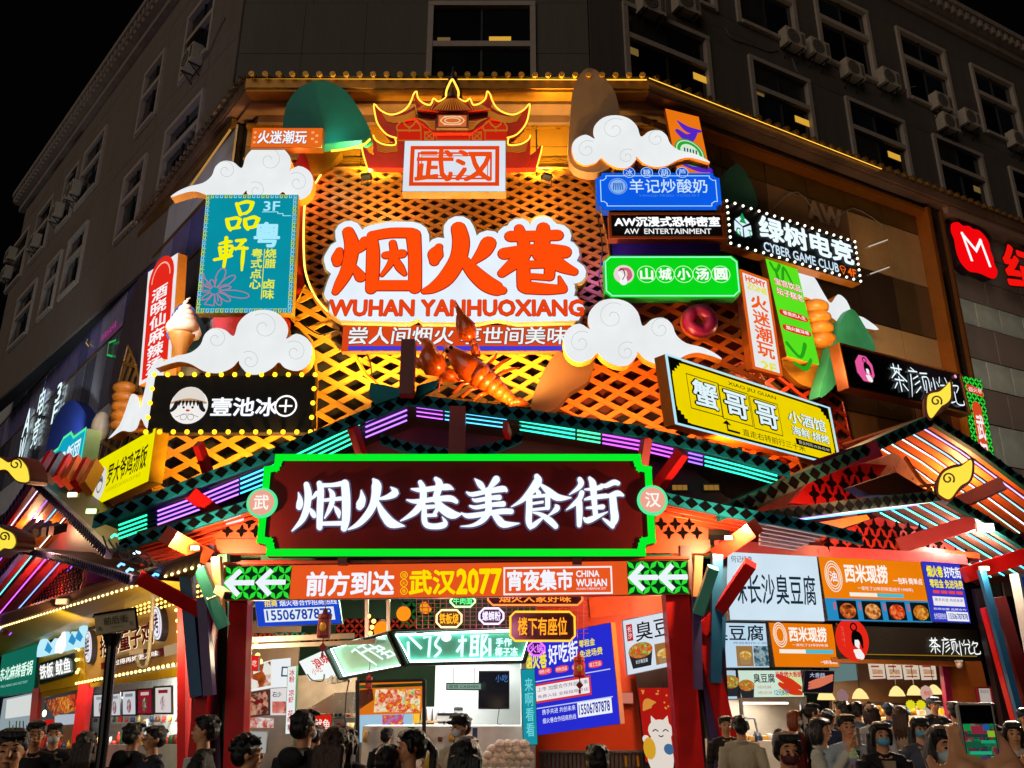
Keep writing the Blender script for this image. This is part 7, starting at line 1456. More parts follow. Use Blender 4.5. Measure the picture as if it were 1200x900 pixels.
# door with lucky cat poster
r = thing('poster_door','glass door with a red poster of a white waving cat','door',OP.at(768,900,.1)); O = OP.at(748,806,.2); f = Fr(O,OP.at(785,806,.2) - O,OP.at(757,893,.2) - O); m = MB(); rect(m,f,-.04,-.35,1.08,1.3,-.08,-.02); m.build('door_leaf',P('201a18',.3),r); m = MB(); rect(m,f,0,0,1,1,-.02,0); po = m.build('poster',E('c41c14',.75,'face'),r)
X,Y = .55 * f.W,.62 * f.H; m = MB(); circle(m,f,.55,.58,.24,.005,.015,20,ry=.2); upoly(m,f,[(.28,.50),(.30,.38),(.48,.46)],.005,.016); upoly(m,f,[(.62,.46),(.82,.38),(.84,.52)],.005,.016); brush(m,f,[(X,Y + .1,.4),(X - .05,Y + .35,.5),(X - .05,Y + .5,.5)],.008); brush(m,f,[(X - .22,Y + .25,.14),(X - .3,Y + .1,.14)],.01); m.build('cat_figure',E('f0e4d8',.85),po)
m = MB(); [brush(m,f,[(X + dx - .05,Y - .04,.02),(X + dx,Y - .07,.02),(X + dx + .05,Y - .04,.02)],.02) for dx in (-.1,.1)]; brush(m,f,[(X - .04,Y + .04,.02),(X,Y + .06,.02),(X + .04,Y + .04,.02)],.02); m.build('cat_face',E('502020',.5),po); m = MB(); circle(m,f,.15,.82,.12,.02,.03,14,ry=.2); m.build('gold_coin',E('e0a828',.85),po); m = MB(); circle(m,f,.75,.83,.1,.02,.03,12); m.build('blue_bib',E('4878a8',.7),po)
m = MB(); [circle(m,f,random.uniform(.1,.9),random.uniform(.03,.35),.02,.004,.01,6) for _ in range(14)]; brush(m,f,[(.1 * f.W,.3 * f.H,.05),(.25 * f.W,.22 * f.H,.2),(.4 * f.W,.2 * f.H,.08)],.008); m.build('gold_speck',E('e89840',.8),po)
# ================================================================== right food court boards
O = Pl((0,16.6),90).at(848,646); U = hitz(1113,661,O.z) - O; RSa = math.degrees(math.atan2(U.x,U.y)); SP = Pl((O.x,O.y),RSa)
def brd(name,label,tl,tr,bl,off,face,depth=.15,**kw): O = SP.at(*tl,off); f = Fr(O,SP.at(*tr,off) - O,SP.at(*bl,off) - O); return f,sign(name,label,f,depth,face,P('383838',.4),cat='sign',**kw)
f,r = brd('menu_sign','wide pale blue white sign with big dark tofu characters at the food court',(848,646),(957,651),(855,727),0,E('d4e8f6',1.0,'face'))
tx(r,f,'味长沙臭豆腐',.06,.32,.93,.76,E('20384e',.6),.03,b=.012,shear=.05); tx(r,f,'何记经典',.06,.06,.28,.16,E('30303a',.6),.03)
f,r = brd('menu_sign','wide orange sign with white characters and four framed snack pictures',(958,651),(1078,657),(970,727),0,E('f4820a',.97,'face'))
def onz(x0, y0, x1, y1): a, b = f.uv(x0, y0); c, d = f.uv(x1, y1); return a, b, c, d
tx(r,f,'西米现捞',.22,.12,.63,.40,E('fff4e8',1),.03,b=.035,shear=.08); tx(r,f,'一包料·简单点',.68,.30,.97,.40,E('fff4e8',1),.03,b=.03); tx(r,f,'一家吃了23年的味道(始于1998年)',.32,.46,.86,.53,WHITE,.03)
m = MB(); rect(m,f,0,.66,1,1,.014,.02); m.build('blue_band',E('2890c8',.9),r); m = MB(); rect(m,f,.24,.56,.50,.62,.014,.022); m.build('white_strip',E('f8f0e0',.97),r); m = MB(); rect(m,f,.50,.56,.76,.62,.014,.022); m.build('cyan_strip',E('50c0d0',.95),r)
m = MB(); [ring(m,f,.11,.32,q,.022,.03,24,ry=q * 1.5) for q in (.20,.165,.13)]; m.build('oval_emblem',E('ffe8d0',.97),r); tx(r,f,'油',.075,.24,.14,.40,WHITE,.03,b=.02)
for k in range(4): m = MB(); rect(m,f,.10 + k * .235,.69,.28 + k * .235,.98,.022,.03); p_ = m.build('picture_frame',E('182428',.5),r); m = MB(); circle(m,f,.19 + k * .235,.85,.19,.032,.045,18,ry=.15); m.build('food',photo([['201810','c05018','e89048'],['3a2010','d87830','f0c078'],['301410','e03818','f0a050'],['40200c','c87018','f0b850']][k],16,.95),p_)
for k in range(4): tx(r,f,'推荐',.065 + k * .235,.72,.088 + k * .235,.84,E('f04030',.95),.03,b=.03,vert=True)
f,r = brd('poster_board','tall blue purple poster with yellow characters and phone number at the food court',(1079,657),(1124,660),(1092,729),.02,E('3438c8',.92,'face'))
tx(r,f,'烟火巷',.08,.08,.48,.26,E('f8e820',1),.03,b=.04); tx(r,f,'好吃街',.52,.08,.95,.26,WHITE,.03,b=.03); tx(r,f,'零租金 免进场费',.1,.30,.95,.44,E('f8e820',1),.03,b=.03)
for k in range(4): m = MB(); rect(m,f,.16 + k * .2,.48,.32 + k * .2,.53,.014,.02); m.build('red_pill',E('f04848',.95),r)
m = MB(); rect(m,f,.12,.58,.92,.73,.014,.02); m.build('white_panel',E('f0ecf4',.97),r); tx(r,f,'携手共进 共创未来',.15,.61,.88,.66,E('503860',.8),.03); tx(r,f,'合作招商热线',.06,.85,.36,.95,WHITE,.03); m = MB(); rect(m,f,.40,.82,.95,.97,.014,.022); m.build('white_panel',E('f0f4ff',.97),r); tx(r,f,'15506787878',.43,.85,.92,.94,E('2430a0',.9),.03,b=.02); tx(r,f,'招商加盟 品牌合作',.08,.765,.92,.80,WHITE,.03)
f,r = brd('menu_sign','pale tofu sign with two food pictures just right of the gate column',(838,729),(897,730),(842,783),-.3,E('c0dcf0',.97,'face')); tx(r,f,'臭豆腐',-.12,.06,.92,.40,E('102030',.5),.03,b=.015); tx(r,f,'传统制作小吃',.3,.43,.98,.48,E('4060c0',.8),.03)
m = MB(); rect(m,f,.36,.52,.68,.96,.014,.02); p_ = m.build('picture',E('a88048',.8),r); m = MB(); rect(m,f,.70,.52,.99,.96,.014,.02); m.build('picture',photo(['203848','386878','a8c0c8','182830'],14,.8),r); bowl(r,f,.52,.72,.13,.025)
f,r = brd('menu_sign','smaller orange sign with white characters below the wide orange one',(900,729),(975,731),(908,782),-.25,E('f07c08',.97,'face')); tx(r,f,'西米现捞',.28,.10,.86,.42,E('fff4e8',1),.03,b=.035,shear=.08); tx(r,f,'一家吃了23年的味道',.3,.47,.86,.53,WHITE,.03); m = MB(); rect(m,f,.10,.60,.50,.69,.014,.02); m.build('white_strip',E('f8f0e0',.97),r); m = MB(); rect(m,f,.50,.60,.93,.69,.014,.02); m.build('cyan_strip',E('50c0d0',.95),r); m = MB(); [ring(m,f,.14,.28,q,.02,.03,24,ry=q * 1.5) for q in (.15,.12,.09)]; m.build('oval_emblem',E('ffe8d0',.97),r); tx(r,f,'一包料·简单点',.70,.84,.96,.92,WHITE,.03,b=.02)
f,r = brd('menu_sign','low green white sign with tofu bowl and red skewers above the serving hatch',(864,785),(938,785),(868,818),-.4,E('d4ecd8',.95,'face')); tx(r,f,'臭豆腐',.22,.14,.55,.46,E('102838',.5),.03,b=.02); tx(r,f,'小份10元/8块',.26,.56,.48,.68,E('d03020',.9),.03); tx(r,f,'大份15元/12块',.26,.76,.48,.88,E('d03020',.9),.03); tx(r,f,'12元8块',.52,.70,.74,.92,E('2878b0',.9),.03,b=.02); bowl(r,f,.1,.55,.17,.02,True)
m = MB(); rect(m,f,.62,.05,.98,.95,.013,.016); m.build('picture',E('d8e8a0',.9),r); m = MB(); [brush(m,f,[((.60 + k * .02) * f.W,(.22 + k * .3) * f.H,.08),(.78 * f.W,(.45 + k * .28) * f.H,.16),(.94 * f.W,(.65 + k * .2) * f.H,.08)],.03) for k in range(2)]; m.build('skewer_picture',E('d83818',.9),r); tx(r,f,'无骨烤大香肠',.56,.06,.98,.26,E('d8184a',.95),.045,b=.03)
f,r = brd('menu_sign','small dark menu picture of red sausages beside the serving hatch',(943,785),(978,786),(941,812),-.35,E('1c1420',.6)); m = MB(); [brush(m,f,[(.15 * f.W,(.8 - k * .12) * f.H,.04),(.5 * f.W,(.65 - k * .12) * f.H,.08),(.9 * f.W,(.42 - k * .1) * f.H,.05)],.03) for k in range(3)]; m.build('sausage_picture',E('e07858',.9),r); tx(r,f,'大香肠',.15,.12,.65,.32,E('c8d8f0',.9),.03); 
f,r = brd('menu_sign','small tofu bowl picture at the foot of the gate column',(845,785),(862,785),(847,820),-.42,E('b8d4e8',.9)); bowl(r,f,.5,.4,.2,.02,True)
# fascia beams above the boards
m = MB(); m.bar(SP.at(840,640,-.05),SP.at(1130,656,-.05),.15,.22); m.build('beam',P('d8484a',.4),PVR); m = MB(); m.bar(SP.at(905,626,-.2),SP.at(1145,652,-.2),.15,.12); m.build('beam',P('e04818',.4),PVR)
TS = thing('tea_shop','dark fronted tea shop with lit counter and hanging dome lamps','shop',SP.at(1060,880,-.3))
f = Fr(SP.at(982,733,-.1),SP.at(1145,738,-.1) - SP.at(982,733,-.1),SP.at(986,772,-.1) - SP.at(982,733,-.1)); m = MB(); rect(m,f,0,0,1,1,-.25,0); fa = m.build('fascia',P('18140c',.5,var=.3,bump=.3),TS); m = MB(); rect(m,f,.02,.84,.96,.87,.005,.03); m.build('light_strip',E('8a6a18',1.0,True),fa)
S2 = [[(x,y,w) for x,y,w in st] for st in CHA]; thin_chars(f,.60,.28,.97,.86,S2,E('f8fcf8',1.1),fa,.04,.8)
f2 = Fr(SP.at(982,730,-.02),SP.at(1006,731,-.02) - SP.at(982,730,-.02),SP.at(986,767,-.02) - SP.at(982,730,-.02)); r = sign('round_sign','square red sign with a black haired lady beside the tea shop front',f2,.08,E('601010',.7),P('201010',.4)); m = MB(); circle(m,f2,.58,.5,.40,.014,.02,26); m.build('red_disc',E('e82818',.95),r); lady(r,f2,.62,.52,.36,'e82818',.95,False); tx(r,f2,'茶颜悦色',.05,.1,.2,.8,E('f0c0b0',.9),.03,vert=True)
BP2 = Pl((SP.P.x, SP.P.y), RSa)
def wallq(px,off,mat,nm,par=TS,th=.1): m = MB(); m.prism([SP.at(x,y,off) for x,y in px],SP.N * -th); return m.build(nm,mat,par)
wallq([(975,770),(1110,775),(1130,905),(975,905)],-3.2,P('5a3c20',.5,var=.2),'back_wall'); wallq([(1020,822),(1100,826),(1110,850),(1015,850)],-3.0,P('16120e',.6),'dark_panel')
wallq([(1105,770),(1150,775),(1180,905),(1118,905)],-.6,P('c86a28',.45,var=.1),'side_wall'); wallq([(1103,770),(1110,770),(1128,905),(1120,905)],-.5,P('a01848',.4),'pink_pillar')
wallq([(975, 770), (1120, 775), (1120, 781), (975, 776)], -.2, P('c06820', .4), 'lintel')
for k in range(4):
    x = 1018 + k * 20; r = thing('menu_board',('leftmost','second','third','rightmost')[k] + ' of the four white menu panels over the tea counter','menu',SP.at(x + 8,796,-2.4)); q = wallq([(x,777 + k * .4),(x + 18,778 + k * .4),(x + 20,795 + k * .5),(x + 3,796 + k * .3)],-2.4,E('e0cdb8',.85),'panel',r,.03); 
    q1 = wallq([(x + 3,780),(x + 12,780),(x + 12,782),(x + 3,782)],-2.36,E('b04838',.7),'heading',r,.01); q1 = wallq([(x + 4,784),(x + 16,785),(x + 17,790),(x + 5,790)],-2.36,photo(['e8d8c0','c88a50','d0a890','904828'],14,.8),'picture',r,.01); q1 = wallq([(x + 5,792),(x + 17,792),(x + 17,793.5),(x + 5,793.5)],-2.36,E('c04838',.7),'footer',r,.01)
wallq([(975, 777), (1004, 778), (1006, 797), (976, 799)], -2.4, E('789898', .6), 'menu_screen')
for k,(x,y,o) in enumerate(((968,817,-.5),(1008,816,-1.5),(1051,813,-1.6),(1072,812,-1.7),(1095,811,-1.8),(1116,810,-1.5))):
    c = SP.at(x,y,o); r = thing('pendant_lamp',('leftmost','second','third','fourth','fifth','rightmost')[k] + ' small yellow dome pendant lamp over the tea shop','lamp',c,'yellow dome pendant lamps'); m = MB(); m.lathe(c,[(.02,.16),(.06,.14),(.13,.06),(.17,-.04),(.165,-.05)],14); m.build('shade',E('ffe090',1.15,True),r,True); m = MB(); m.tube([c + V((0,0,.16)),c + V((0,0,.9))],.008,4); m.build('cord',BLACKP,r)
lamp('AREA',SP.at(1060,790,-1.5),SP.at(1060,860,-1.5),150,(1,.78,.45),1.2); lamp('POINT',SP.at(1040,800,.7),None,26,(1,.88,.7),.3); lamp('POINT',SP.at(960,800,1.2),None,30,(1,.92,.8),.3)
r = thing('heart_sign','pink octagonal plate sign hanging at the left of the tea counter','sign',SP.at(986,822,-1)); f = level(SP,(979,809),(993,809),(979,823),-1,lev=False); m = MB(); circle(m,f,.5,.5,.14,0,.03,8); m.build('plate',E('b08888',.6),r)
f = level(SP,(1076,805),(1092,805),(1076,820),-1,lev=False); r = thing('heart_sign','pink octagonal plate sign with red writing among the dome lamps','sign',f.p(.5,1)); m = MB(); circle(m,f,.5,.5,.16,0,.03,8); m.build('plate',E('d8b0a0',.8),r); tx(r,f,'你好',.25,.3,.75,.7,E('e04040',.9),.04,b=.02)
for k, x in enumerate((1066, 1078)):
    f = level(SP,(x - 6,820),(x + 6,820),(x - 6,832),-1.4,lev=False); r = thing('price_burst',('left','right')[k] + ' of the two yellow starburst price signs on the tea counter','price sign',f.p(.5,1)); m = MB(); upoly(m,f,[(.5 + (.5 if i % 2 else .38) * math.cos(i * math.pi / 12),.5 + (.5 if i % 2 else .38) * math.sin(i * math.pi / 12)) for i in range(24)],0,.02); m.build('card',E('e8e020',.9),r)
wallq([(985,843),(1110,838),(1120,905),(985,905)],-1.9,P('c8b490',.5),'counter',TS,.5); wallq([(985,832),(1105,828),(1106,840),(985,844)],-2.1,photo(['f0e8d8','d04838','402818','f0f0f0','88a8b0'],16,.6),'bottle_row')
for k,(x,y) in enumerate(((1048,841),(1056,840),(1085,835),(1092,834),(1087,842),(1094,842))): wallq([(x - 3,y - 4),(x + 3,y - 4),(x + 3,y + 4),(x - 3,y + 4)],-1.5,E('e0d0b8',.6),'menu_card')
f = level(SP,(1143,805),(1160,806),(1147,826),-.3,lev=False); r = sign('notice','white notice board with red frame on the brown wall at the far right',f,.03,E('d8c8c0',.6),P('901c28',.4),P('a01c28',.5),.03,cat='notice'); tx(r,f,'食品安全',.2,.15,.8,.35,E('605858',.6),.03)
c = SP.at(1124,779,.0); r = thing('security_camera','white dome security camera on the tea shop lintel','security camera',c); m = MB(); m.ball(c,.07,10,7); m.build('dome',P('d0c8b8',.3),r,True); m = MB(); m.cbox(c + V((0,0,.07)),.12,.12,.04); m.build('mount',P('d0c8b8',.4),r)
clutter(TS, SP, 990, 1110, 838, -1.6, 26, 8, .2)
# tofu hatch interior
HT = thing('tofu_kiosk','steel serving hatch of the tofu kiosk with white counter','kiosk',SP.at(900,890,-.4))
wallq([(845,815),(945,815),(950,905),(845,905)],-1.6,P('8a8070',.4,.2,var=.15),'back_wall',HT); wallq([(845,868),(945,868),(948,905),(845,905)],-.5,P('d0ccc4',.4),'counter',HT,.6)
for a in (868,939): m = MB(); m.bar(SP.at(a,820,-.45),SP.at(a + 5,900,-.45),.06,.06,up=V((0,1,0))); m.build('steel_post',STEEL,HT)
m = MB(); m.bar(SP.at(868,824,-.5),SP.at(922,824,-.5),.1,.04); m.build('light_bar',E('fff4e8',2.2,True),HT); m = MB(); m.bar(SP.at(870,842,-.9),SP.at(884,842,-.9),.03,.03); m.bar(SP.at(884,842,-.9),SP.at(890,868,-.9),.03,.03); m.build('pipe',STEEL,HT)
clutter(HT,SP,872,938,868,-.6,12,9,.2); lamp('AREA',SP.at(900,822,-.9),SP.at(900,880,-.9),60,(1,.94,.86),.8)
for k,x in enumerate((878,886,889)): c = SP.at(x,884,-.4); r = thing('skewer_tub',('left','middle','right')[k] + ' red chilli stick bundle standing on the tofu counter','skewers',c - V((0,0,.1))); m = MB(); m.tube([c,c + V((0,0,.2))],.035,7); m.build('red_tips',P('c01818',.5),r); m = MB(); m.tube([c - V((0,0,.12)),c],.025,6); m.build('sticks',P('d8a850',.5),r)
# blue edge box at far right
f = Fr(RP2.at(1191,672,.9),RP2.D * .9,V((0,0,-1.5))); r = sign('panel_sign','dark blue lit panel cut by the right picture edge',f,.15,E('0c2c68',.8),P('b0b4b8',.4),P('a8b8c8',.4),.06)
# ================================================================== left shops
LS = Pl((-5.75, 16.3), 142)
def lb(px, off=0): O = LS.at(*px[0], off); return Fr(O, LS.at(*px[1], off) - O, LS.at(*px[2], off) - O)
LH = thing('left_shop_row','row of food stalls with red posts and yellow soffit on the left','shop row',LS.pt(-3,.1))
def lq(px,off,mat,nm,par=None,th=.08): m = MB(); m.prism([LS.at(x,y,off) for x,y in px],LS.N * -th); return m.build(nm,mat,par or LH)
# soffit: yellow board running forward from the stalls
A1,B1,C_,D_ = LS.at(-10,772,0),LS.at(214,700,0),LS.at(234,662,.9),LS.at(-20,741,1.4); m = MB(); m.prism([A1,B1,C_,D_],V((0,0,.06))); m.build('soffit',P('c8a018',.4,var=.1),LH)
A2,B2 = LS.at(236,649,1.1),LS.at(-20,728,1.6); m = MB(); m.prism([D_,C_,A2,B2],V((0,0,.05))); m.build('eave_edge',P('7a4a34',.5),LH)
m = MB(); 
for k in range(60): t = k / 59; c = C_.lerp(D_, t) + V((0, -.02, -.02)); m.ball(c, .028, 6, 4)
m.build('bulb_string', E('ffe090', 3.5, True), LH, kind='stuff'); m = MB()
for j in range(3):
    for k in range(22): t = k / 21; c = LS.at(146 + t * 100,724 - t * 28 - j * 4 - j * t * 3,.1 + j * .15); m.ball(c,.028,6,4)
m.build('bulb_string', E('ffd060', 3.5, True), LH, kind='stuff')
# dark wall over
lq([(-20, 700), (260, 600), (262, 705), (-20, 775)], -.6, P('5a2a14', .6, var=.2), 'upper_wall')
f = lb([(4,764),(45,752),(0,817)]); f = lb([(3,765),(45,750),(-3,817)]); r = sign('shop_sign','dark green sign with italic white characters at the far left',f,.12,E('14705c',.85,'face'),P('105040',.4)); tx(r,f,'东北麻辣香锅',.04,.38,.94,.66,E('e8fff4',1.05),.03,b=.02,shear=.12,halo=(.04,E('28b088',.8))); tx(r,f,'MALA XIANG GUO HOT POT',.1,.76,.85,.81,E('b0e8d8',.9),.03)
f = lb([(46,770),(98,753),(46,812)],.05); r = sign('shop_sign','yellow framed sign with dark green plate and white squid characters',f,.15,P('c89a10',.4),P('a07a10',.4)); m = MB(); upoly(m,f,[(.06,.2),(.84,.2),(.84,.62),(.78,.72),(.06,.78)],.014,.06); m.build('green_plate',P('14302a',.35),r); tx(r,f,'铁板 鱿鱼',.10,.28,.80,.66,E('f8f8f4',1.15),.09,b=.03); bulbs(r,[f.p(.93,.1 + k * .3,.1) for k in range(3)],.045,'ffd070',3.5)
m = MB(); pp = cr_spline([(43,770),(44,758),(50,747),(57,756),(64,748),(69,752),(73,738),(76,735),(79,750),(84,740),(92,740),(94,730),(98,733),(98,757)],2); m.prism([LS.at(x,y,.2) for x,y in pp],LS.N * -.1); r = m.build('wave_cutout',E('b8e8f8',1.05,True),None,label='icy blue white wave shaped lit cutout above the squid sign',category='cutout')
m = MB(); m.prism([LS.at(x,y,.215) for x,y in cr_spline([(64,765),(66,752),(71,745),(75,738),(77,748),(76,760),(72,766)],2)],LS.N * -.01); m.build('pale_figure',E('f8f4f4',1.2),r); m = MB(); [m.prism([LS.at(x + dx,y + dy,.218) for x,y in ((52,762),(56,752),(61,760),(58,766))],LS.N * -.006) for dx,dy in ((0,0),(28,-10),(36,-14))]; m.build('blue_mark',E('3098d0',.9),r)
f = lb([(97,744),(213,702),(97,801)]); f = Fr(LS.at(97,742),LS.at(213,700) - LS.at(97,742),LS.at(97,799) - LS.at(97,742)); r = sign('shop_sign','wide tan sign with dark red characters two white discs and bulb border',f,.15,P('b88a4c',.4,.1,var=.12,sc=1),P('8a5a20',.4)); RT = r
tx(r,f,'招牌童子鸡',.28,.26,.80,.62,E('6a1414',.6),.12,b=.035,halo=(.05,E('fff0c0',1.2))); m = MB(); rect(m,f,.24,.72,.84,.84,.015,.03); m.build('red_ribbon',P('701418',.4),r); tx(r,f,'卤过得再烤更入味',.34,.74,.80,.83,E('fff8e8',1.1),.05,b=.02)
for x, y, ch, rr in ((110.5, 758, '鲜', .40), (192, 730, '烤', .36)):
    u,v = f.uv(x,y); m = MB(); circle(m,f,u,v,rr * .95,.02,.14,28,ry=rr * 1.25); d_ = m.build('disc',P('28283c',.4),r); m = MB(); circle(m,f,u,v,rr * .86,.142,.15,28,ry=rr * 1.15); m.build('disc_face',E('f0ecf4',1.0,True),d_); m = MB(); ring(m,f,u,v,rr * .74,.02,.16,28,ry=rr * 1.0); m.build('ring',E('304058',.6),d_); tx(r,f,ch,u - rr * .5 / f.W,v - rr * .72 / f.H,u + rr * .5 / f.W,v + rr * .72 / f.H,E('5a1c2c',.6),.17,b=.02)
m = MB(); rect(m, f, .84, .70, .96, .86, .015, .025); m.build('label_plate', E('c8a880', .7), r)
bulbs(r,[f.p(-.04 + k * .0385,1.02 + .0 * k,.08) for k in range(27)] + [f.p(.98,.2 + k * .17,.08) for k in range(5)] + [f.p(-.01,.15 + k * .2,.08) for k in range(4)],.034,'ffd880',3.5)
lamp('AREA',LS.at(160,735,1.3),LS.at(160,760,0),75,(1,.8,.45),.7); lamp('AREA',LS.at(60,755,1.2),LS.at(60,785,0),50,(1,.85,.5),.6)
clutter(LH,LS,106,212,872,-.5,22,1); clutter(LH,LS,48,96,876,-.4,10,2); clutter(LH,LS,108,210,846,-1.7,14,3,.2); lq([(104,873),(214,872),(214,905),(100,905)],-.3,P('b8bcb8',.35,.2),'counter')
# sill below the sign, posts, interior
lq([(100,802),(214,780),(214,792),(100,806)],.05,P('c89a10',.4),'yellow_sill'); lq([(48,811),(100,797),(100,806),(48,818)],.05,P('a88210',.4),'yellow_sill')
def lpost(x0,y0,x1,y1,w,mat): A = LS.at(x0,y0,.1); B_ = LS.at(x1,y1,.1); d = B_ - A; B_ = A + d * ((.1 - A.z) / d.z) if d.z < -.02 else B_; m = MB(); m.bar(A,B_,w,w,up=V((0,1,0))); m.build('post',mat,LH)
lpost(101,802,90,900,.26,red); lpost(44,808,36,900,.2,P('a02018',.4)); lpost(221,700,216,900,.14,red)
lq([(104, 806), (215, 792), (214, 905), (100, 905)], -1.9, P('c8ccc4', .3, var=.05), 'tiled_wall')
tl = meshof(MB().box((0, 0, 0), V((1, 0, 0)), V((0, 1, 0)), V((0, 0, 1))), 'tile', P('e0e4dc', .2, var=.04))
s0 = LS.sz(104, 850, -1.9)[0]; s1_ = LS.sz(214, 850, -1.9)[0]; nT = 16
for i in range(nT):
    for j in range(10):
        a = s0 + (s1_ - s0) * i / nT; z = .7 + j * .2; inst(tl,'tile',LH,boxM(LS,a + .006,a + (s1_ - s0) / nT - .006,z + .005,z + .195,-1.9,-1.885))
lamp('AREA', LS.at(165, 800, -.7), LS.at(165, 860, -1.2), 110, (1, .97, .9), .9)  # fixtureless fill light added to brighten the white tiles
for k,(x0,x1,y0,y1,cols) in enumerate(((109,127,812,840,['d8dce0','a8b0b8','8a2020','e8ecf0']),(127,142,811,839,['d8dce0','a8b0b8','8a2020','e8ecf0']),(143,160,808,838,['d8dce4','9098a0','a02828','e8ecf0']),(161,179,806,837,['901c30','e8d0d0','701428','68a040']),(181,202,803,836,['e8e0dc','981c38','f0e8e8','801830']))):
    r = thing('framed_poster',('leftmost','second','middle','fourth','rightmost')[k] + ' of the framed food posters over the roast chicken counter','poster',LS.at((x0 + x1) / 2,y1,-.3),'framed food posters over the counter'); ff = Fr(LS.at(x0,y0 + 1.5,-.3),LS.at(x1,y0,-.3) - LS.at(x0,y0 + 1.5,-.3),LS.at(x0,y1 + 1,-.3) - LS.at(x0,y0 + 1.5,-.3)); m = MB(); rframe(m,ff,0,0,1,1,.035,-.02,.02); m.build('frame',BLACKP,r); m = MB(); rect(m,ff,.06,.04,.94,.96,-.015,.0); pn = m.build('picture',E(cols[0],.8),r)
    m = MB(); circle(m,ff,.5,.62,.14 + .01 * k,.003,.01,16,ry=.16); m.build('food',photo(cols[1:],12,.75),pn); m = MB(); rect(m,ff,.25,.14,.75,.26,.003,.01); m.build('caption',E(cols[1] if k != 3 else 'f0d0c0',.7),pn)
lq([(46, 818), (98, 806), (96, 905), (42, 905)], -1.6, P('584a40', .5, var=.2), 'back_wall')
for k in range(3): x = 54 + k * 13; lq([(x - 2,821 - k * 3),(x + 10,819 - k * 3),(x + 18,835 - k * 3),(x + 8,839 - k * 3)],-.5 + k * .02,photo([['304048','a83818','e0a050'],['602010','e07020','f0c060'],['481010','c03018','e08048']][k],9,.8),'menu_picture')
lq([(64, 838), (96, 836), (95, 848), (64, 850)], -1.2, E('c8d4e0', .7), 'light_panel')
for k in range(5): lq([(70 + k * 5,850),(74 + k * 5,849),(73 + k * 5,877),(69 + k * 5,878)],-1.3,P('a88058',.6),'hanging_board')
lq([(48,844),(60,843),(58,875),(46,877)],-1.0,E('d01c1c',.8),'red_scroll'); lq([(4,819),(38,812),(32,905),(-10,905)],-.9,E('b8ccd4',.55),'window_glow'); lq([(8,820),(36,814),(34,838),(6,842)],-.5,E('e4e8e4',.85),'menu_sheet'); 
m = MB(); 
for k in range(10): m.tube([LS.at(12 + k * 2.6,872,-.6),LS.at(11 + k * 2.7 + (k % 3) * 1.5,845 + (k % 2) * 5,-.6)],.02,4)
m.build('plant_leaf', P('3a6a30', .6), LH, kind='stuff')
c = LS.at(52,836,-.3); r = thing('pendant_lamp','glowing bulb hanging in the squid stall','lamp',c); m = MB(); m.ball(c,(.06,.06,.1),8,6); m.build('bulb',E('ffe8b0',4,True),r,True); m = MB(); m.tube([c,c + V((0,0,.6))],.01,4); m.build('cord',BLACKP,r)
c = LS.at(173,852,-1.4); r = thing('wall_fan','round wire fan standing against the white tiles','fan',c - V((0,0,.3))); ff = Fr(c + LS.D * -.3 + V((0,0,.3)),LS.D * .6,V((0,0,-.6))); m = MB(); [ring(m,ff,.5,.5,q,.012,0,24) for q in (.28,.2,.1)]; [outline(m,ff,[(.5,.5),(.5 + .46 * math.cos(a),.5 + .46 * math.sin(a))],.008,.0,False) for a in [i * math.pi / 6 for i in range(12)]]; m.build('fan_guard',P('707878',.3,.5),r,kind='stuff'); m = MB(); [m.tube([c + V((0,.02,0)),c + LS.D * .2 * math.cos(a) + V((0,.02,.2 * math.sin(a)))],[.02,.06],4) for a in (0,2.1,4.2)]; m.build('fan_blades',P('a8b0b4',.4),r)
# curved conduit pipe in front of tan sign
m = MB(); m.tube([LS.at(x,y,.5) for x,y in cr_spline([(180,688),(178,720),(175,760),(172,778),(167,783),(162,778),(161,770)],5)],.035,7); m.build('conduit',P('a89c88',.5),label='beige bent pipe hanging in front of the tan chicken sign',category='pipe')
c = LS.at(162,765,.5); r = thing('security_camera','beige security camera on the bent pipe before the tan sign','security camera',c); m = MB(); m.bar(c + V((-.12,-.05,0)),c + V((.16,-.1,.03)),.11,.1); m.build('body',P('a89078',.5),r); m = MB(); m.bar(c + V((.16,-.1,.03)),c + V((.19,-.11,.03)),.08,.07); m.build('lens',BLACKP,r)
# ================================================================== street name sign on its pole
SPl = Pl((0,7.2),90); c = SPl.at(130,745); r = thing('street_sign','cream street name plate on a black pole at the left','street sign',V((c.x,7.2,.1)))
m = MB(); m.tube([V((SPl.at(120,900).x,7.2,.1)),SPl.at(121,870),SPl.at(132,746)],.042,12); m.build('pole',P('0c0c0e',.3),r); m = MB(); m.tube([SPl.at(131,757),SPl.at(132.3,745),SPl.at(132.4,743)],[.05,.075,.08],12); m.build('pole_cap',P('0c0c0e',.3),r)
O = SPl.at(111,721,.06); f = Fr(O,SPl.at(149,712,.06) + V((0,.14,0)) - O,SPl.at(113,744,.06) - O); m = MB(); rect(m,f,0,0,1,1,-.05,0); p_ = m.build('plate',P('e0d0a8',.5),r); tx(p_,f,'聂家巷' if 0 else '前后街',.20,.2,.80,.6,E('0c0c0c',.2) if 0 else BLACKP,.008); tx(p_,f,'南',.05,.62,.13,.84,BLACKP,.008); tx(p_,f,'北',.84,.58,.92,.8,BLACKP,.008); tx(p_,f,'QIAN HOU JIE',.36,.72,.66,.8,BLACKP,.008)
m = MB(); rect(m,f,-.02,-.08,1.06,0,-.12,.01); rect(m,f,1.0,0,1.06,.98,-.12,.0); m.build('plate_frame',P('14120f',.4),r)
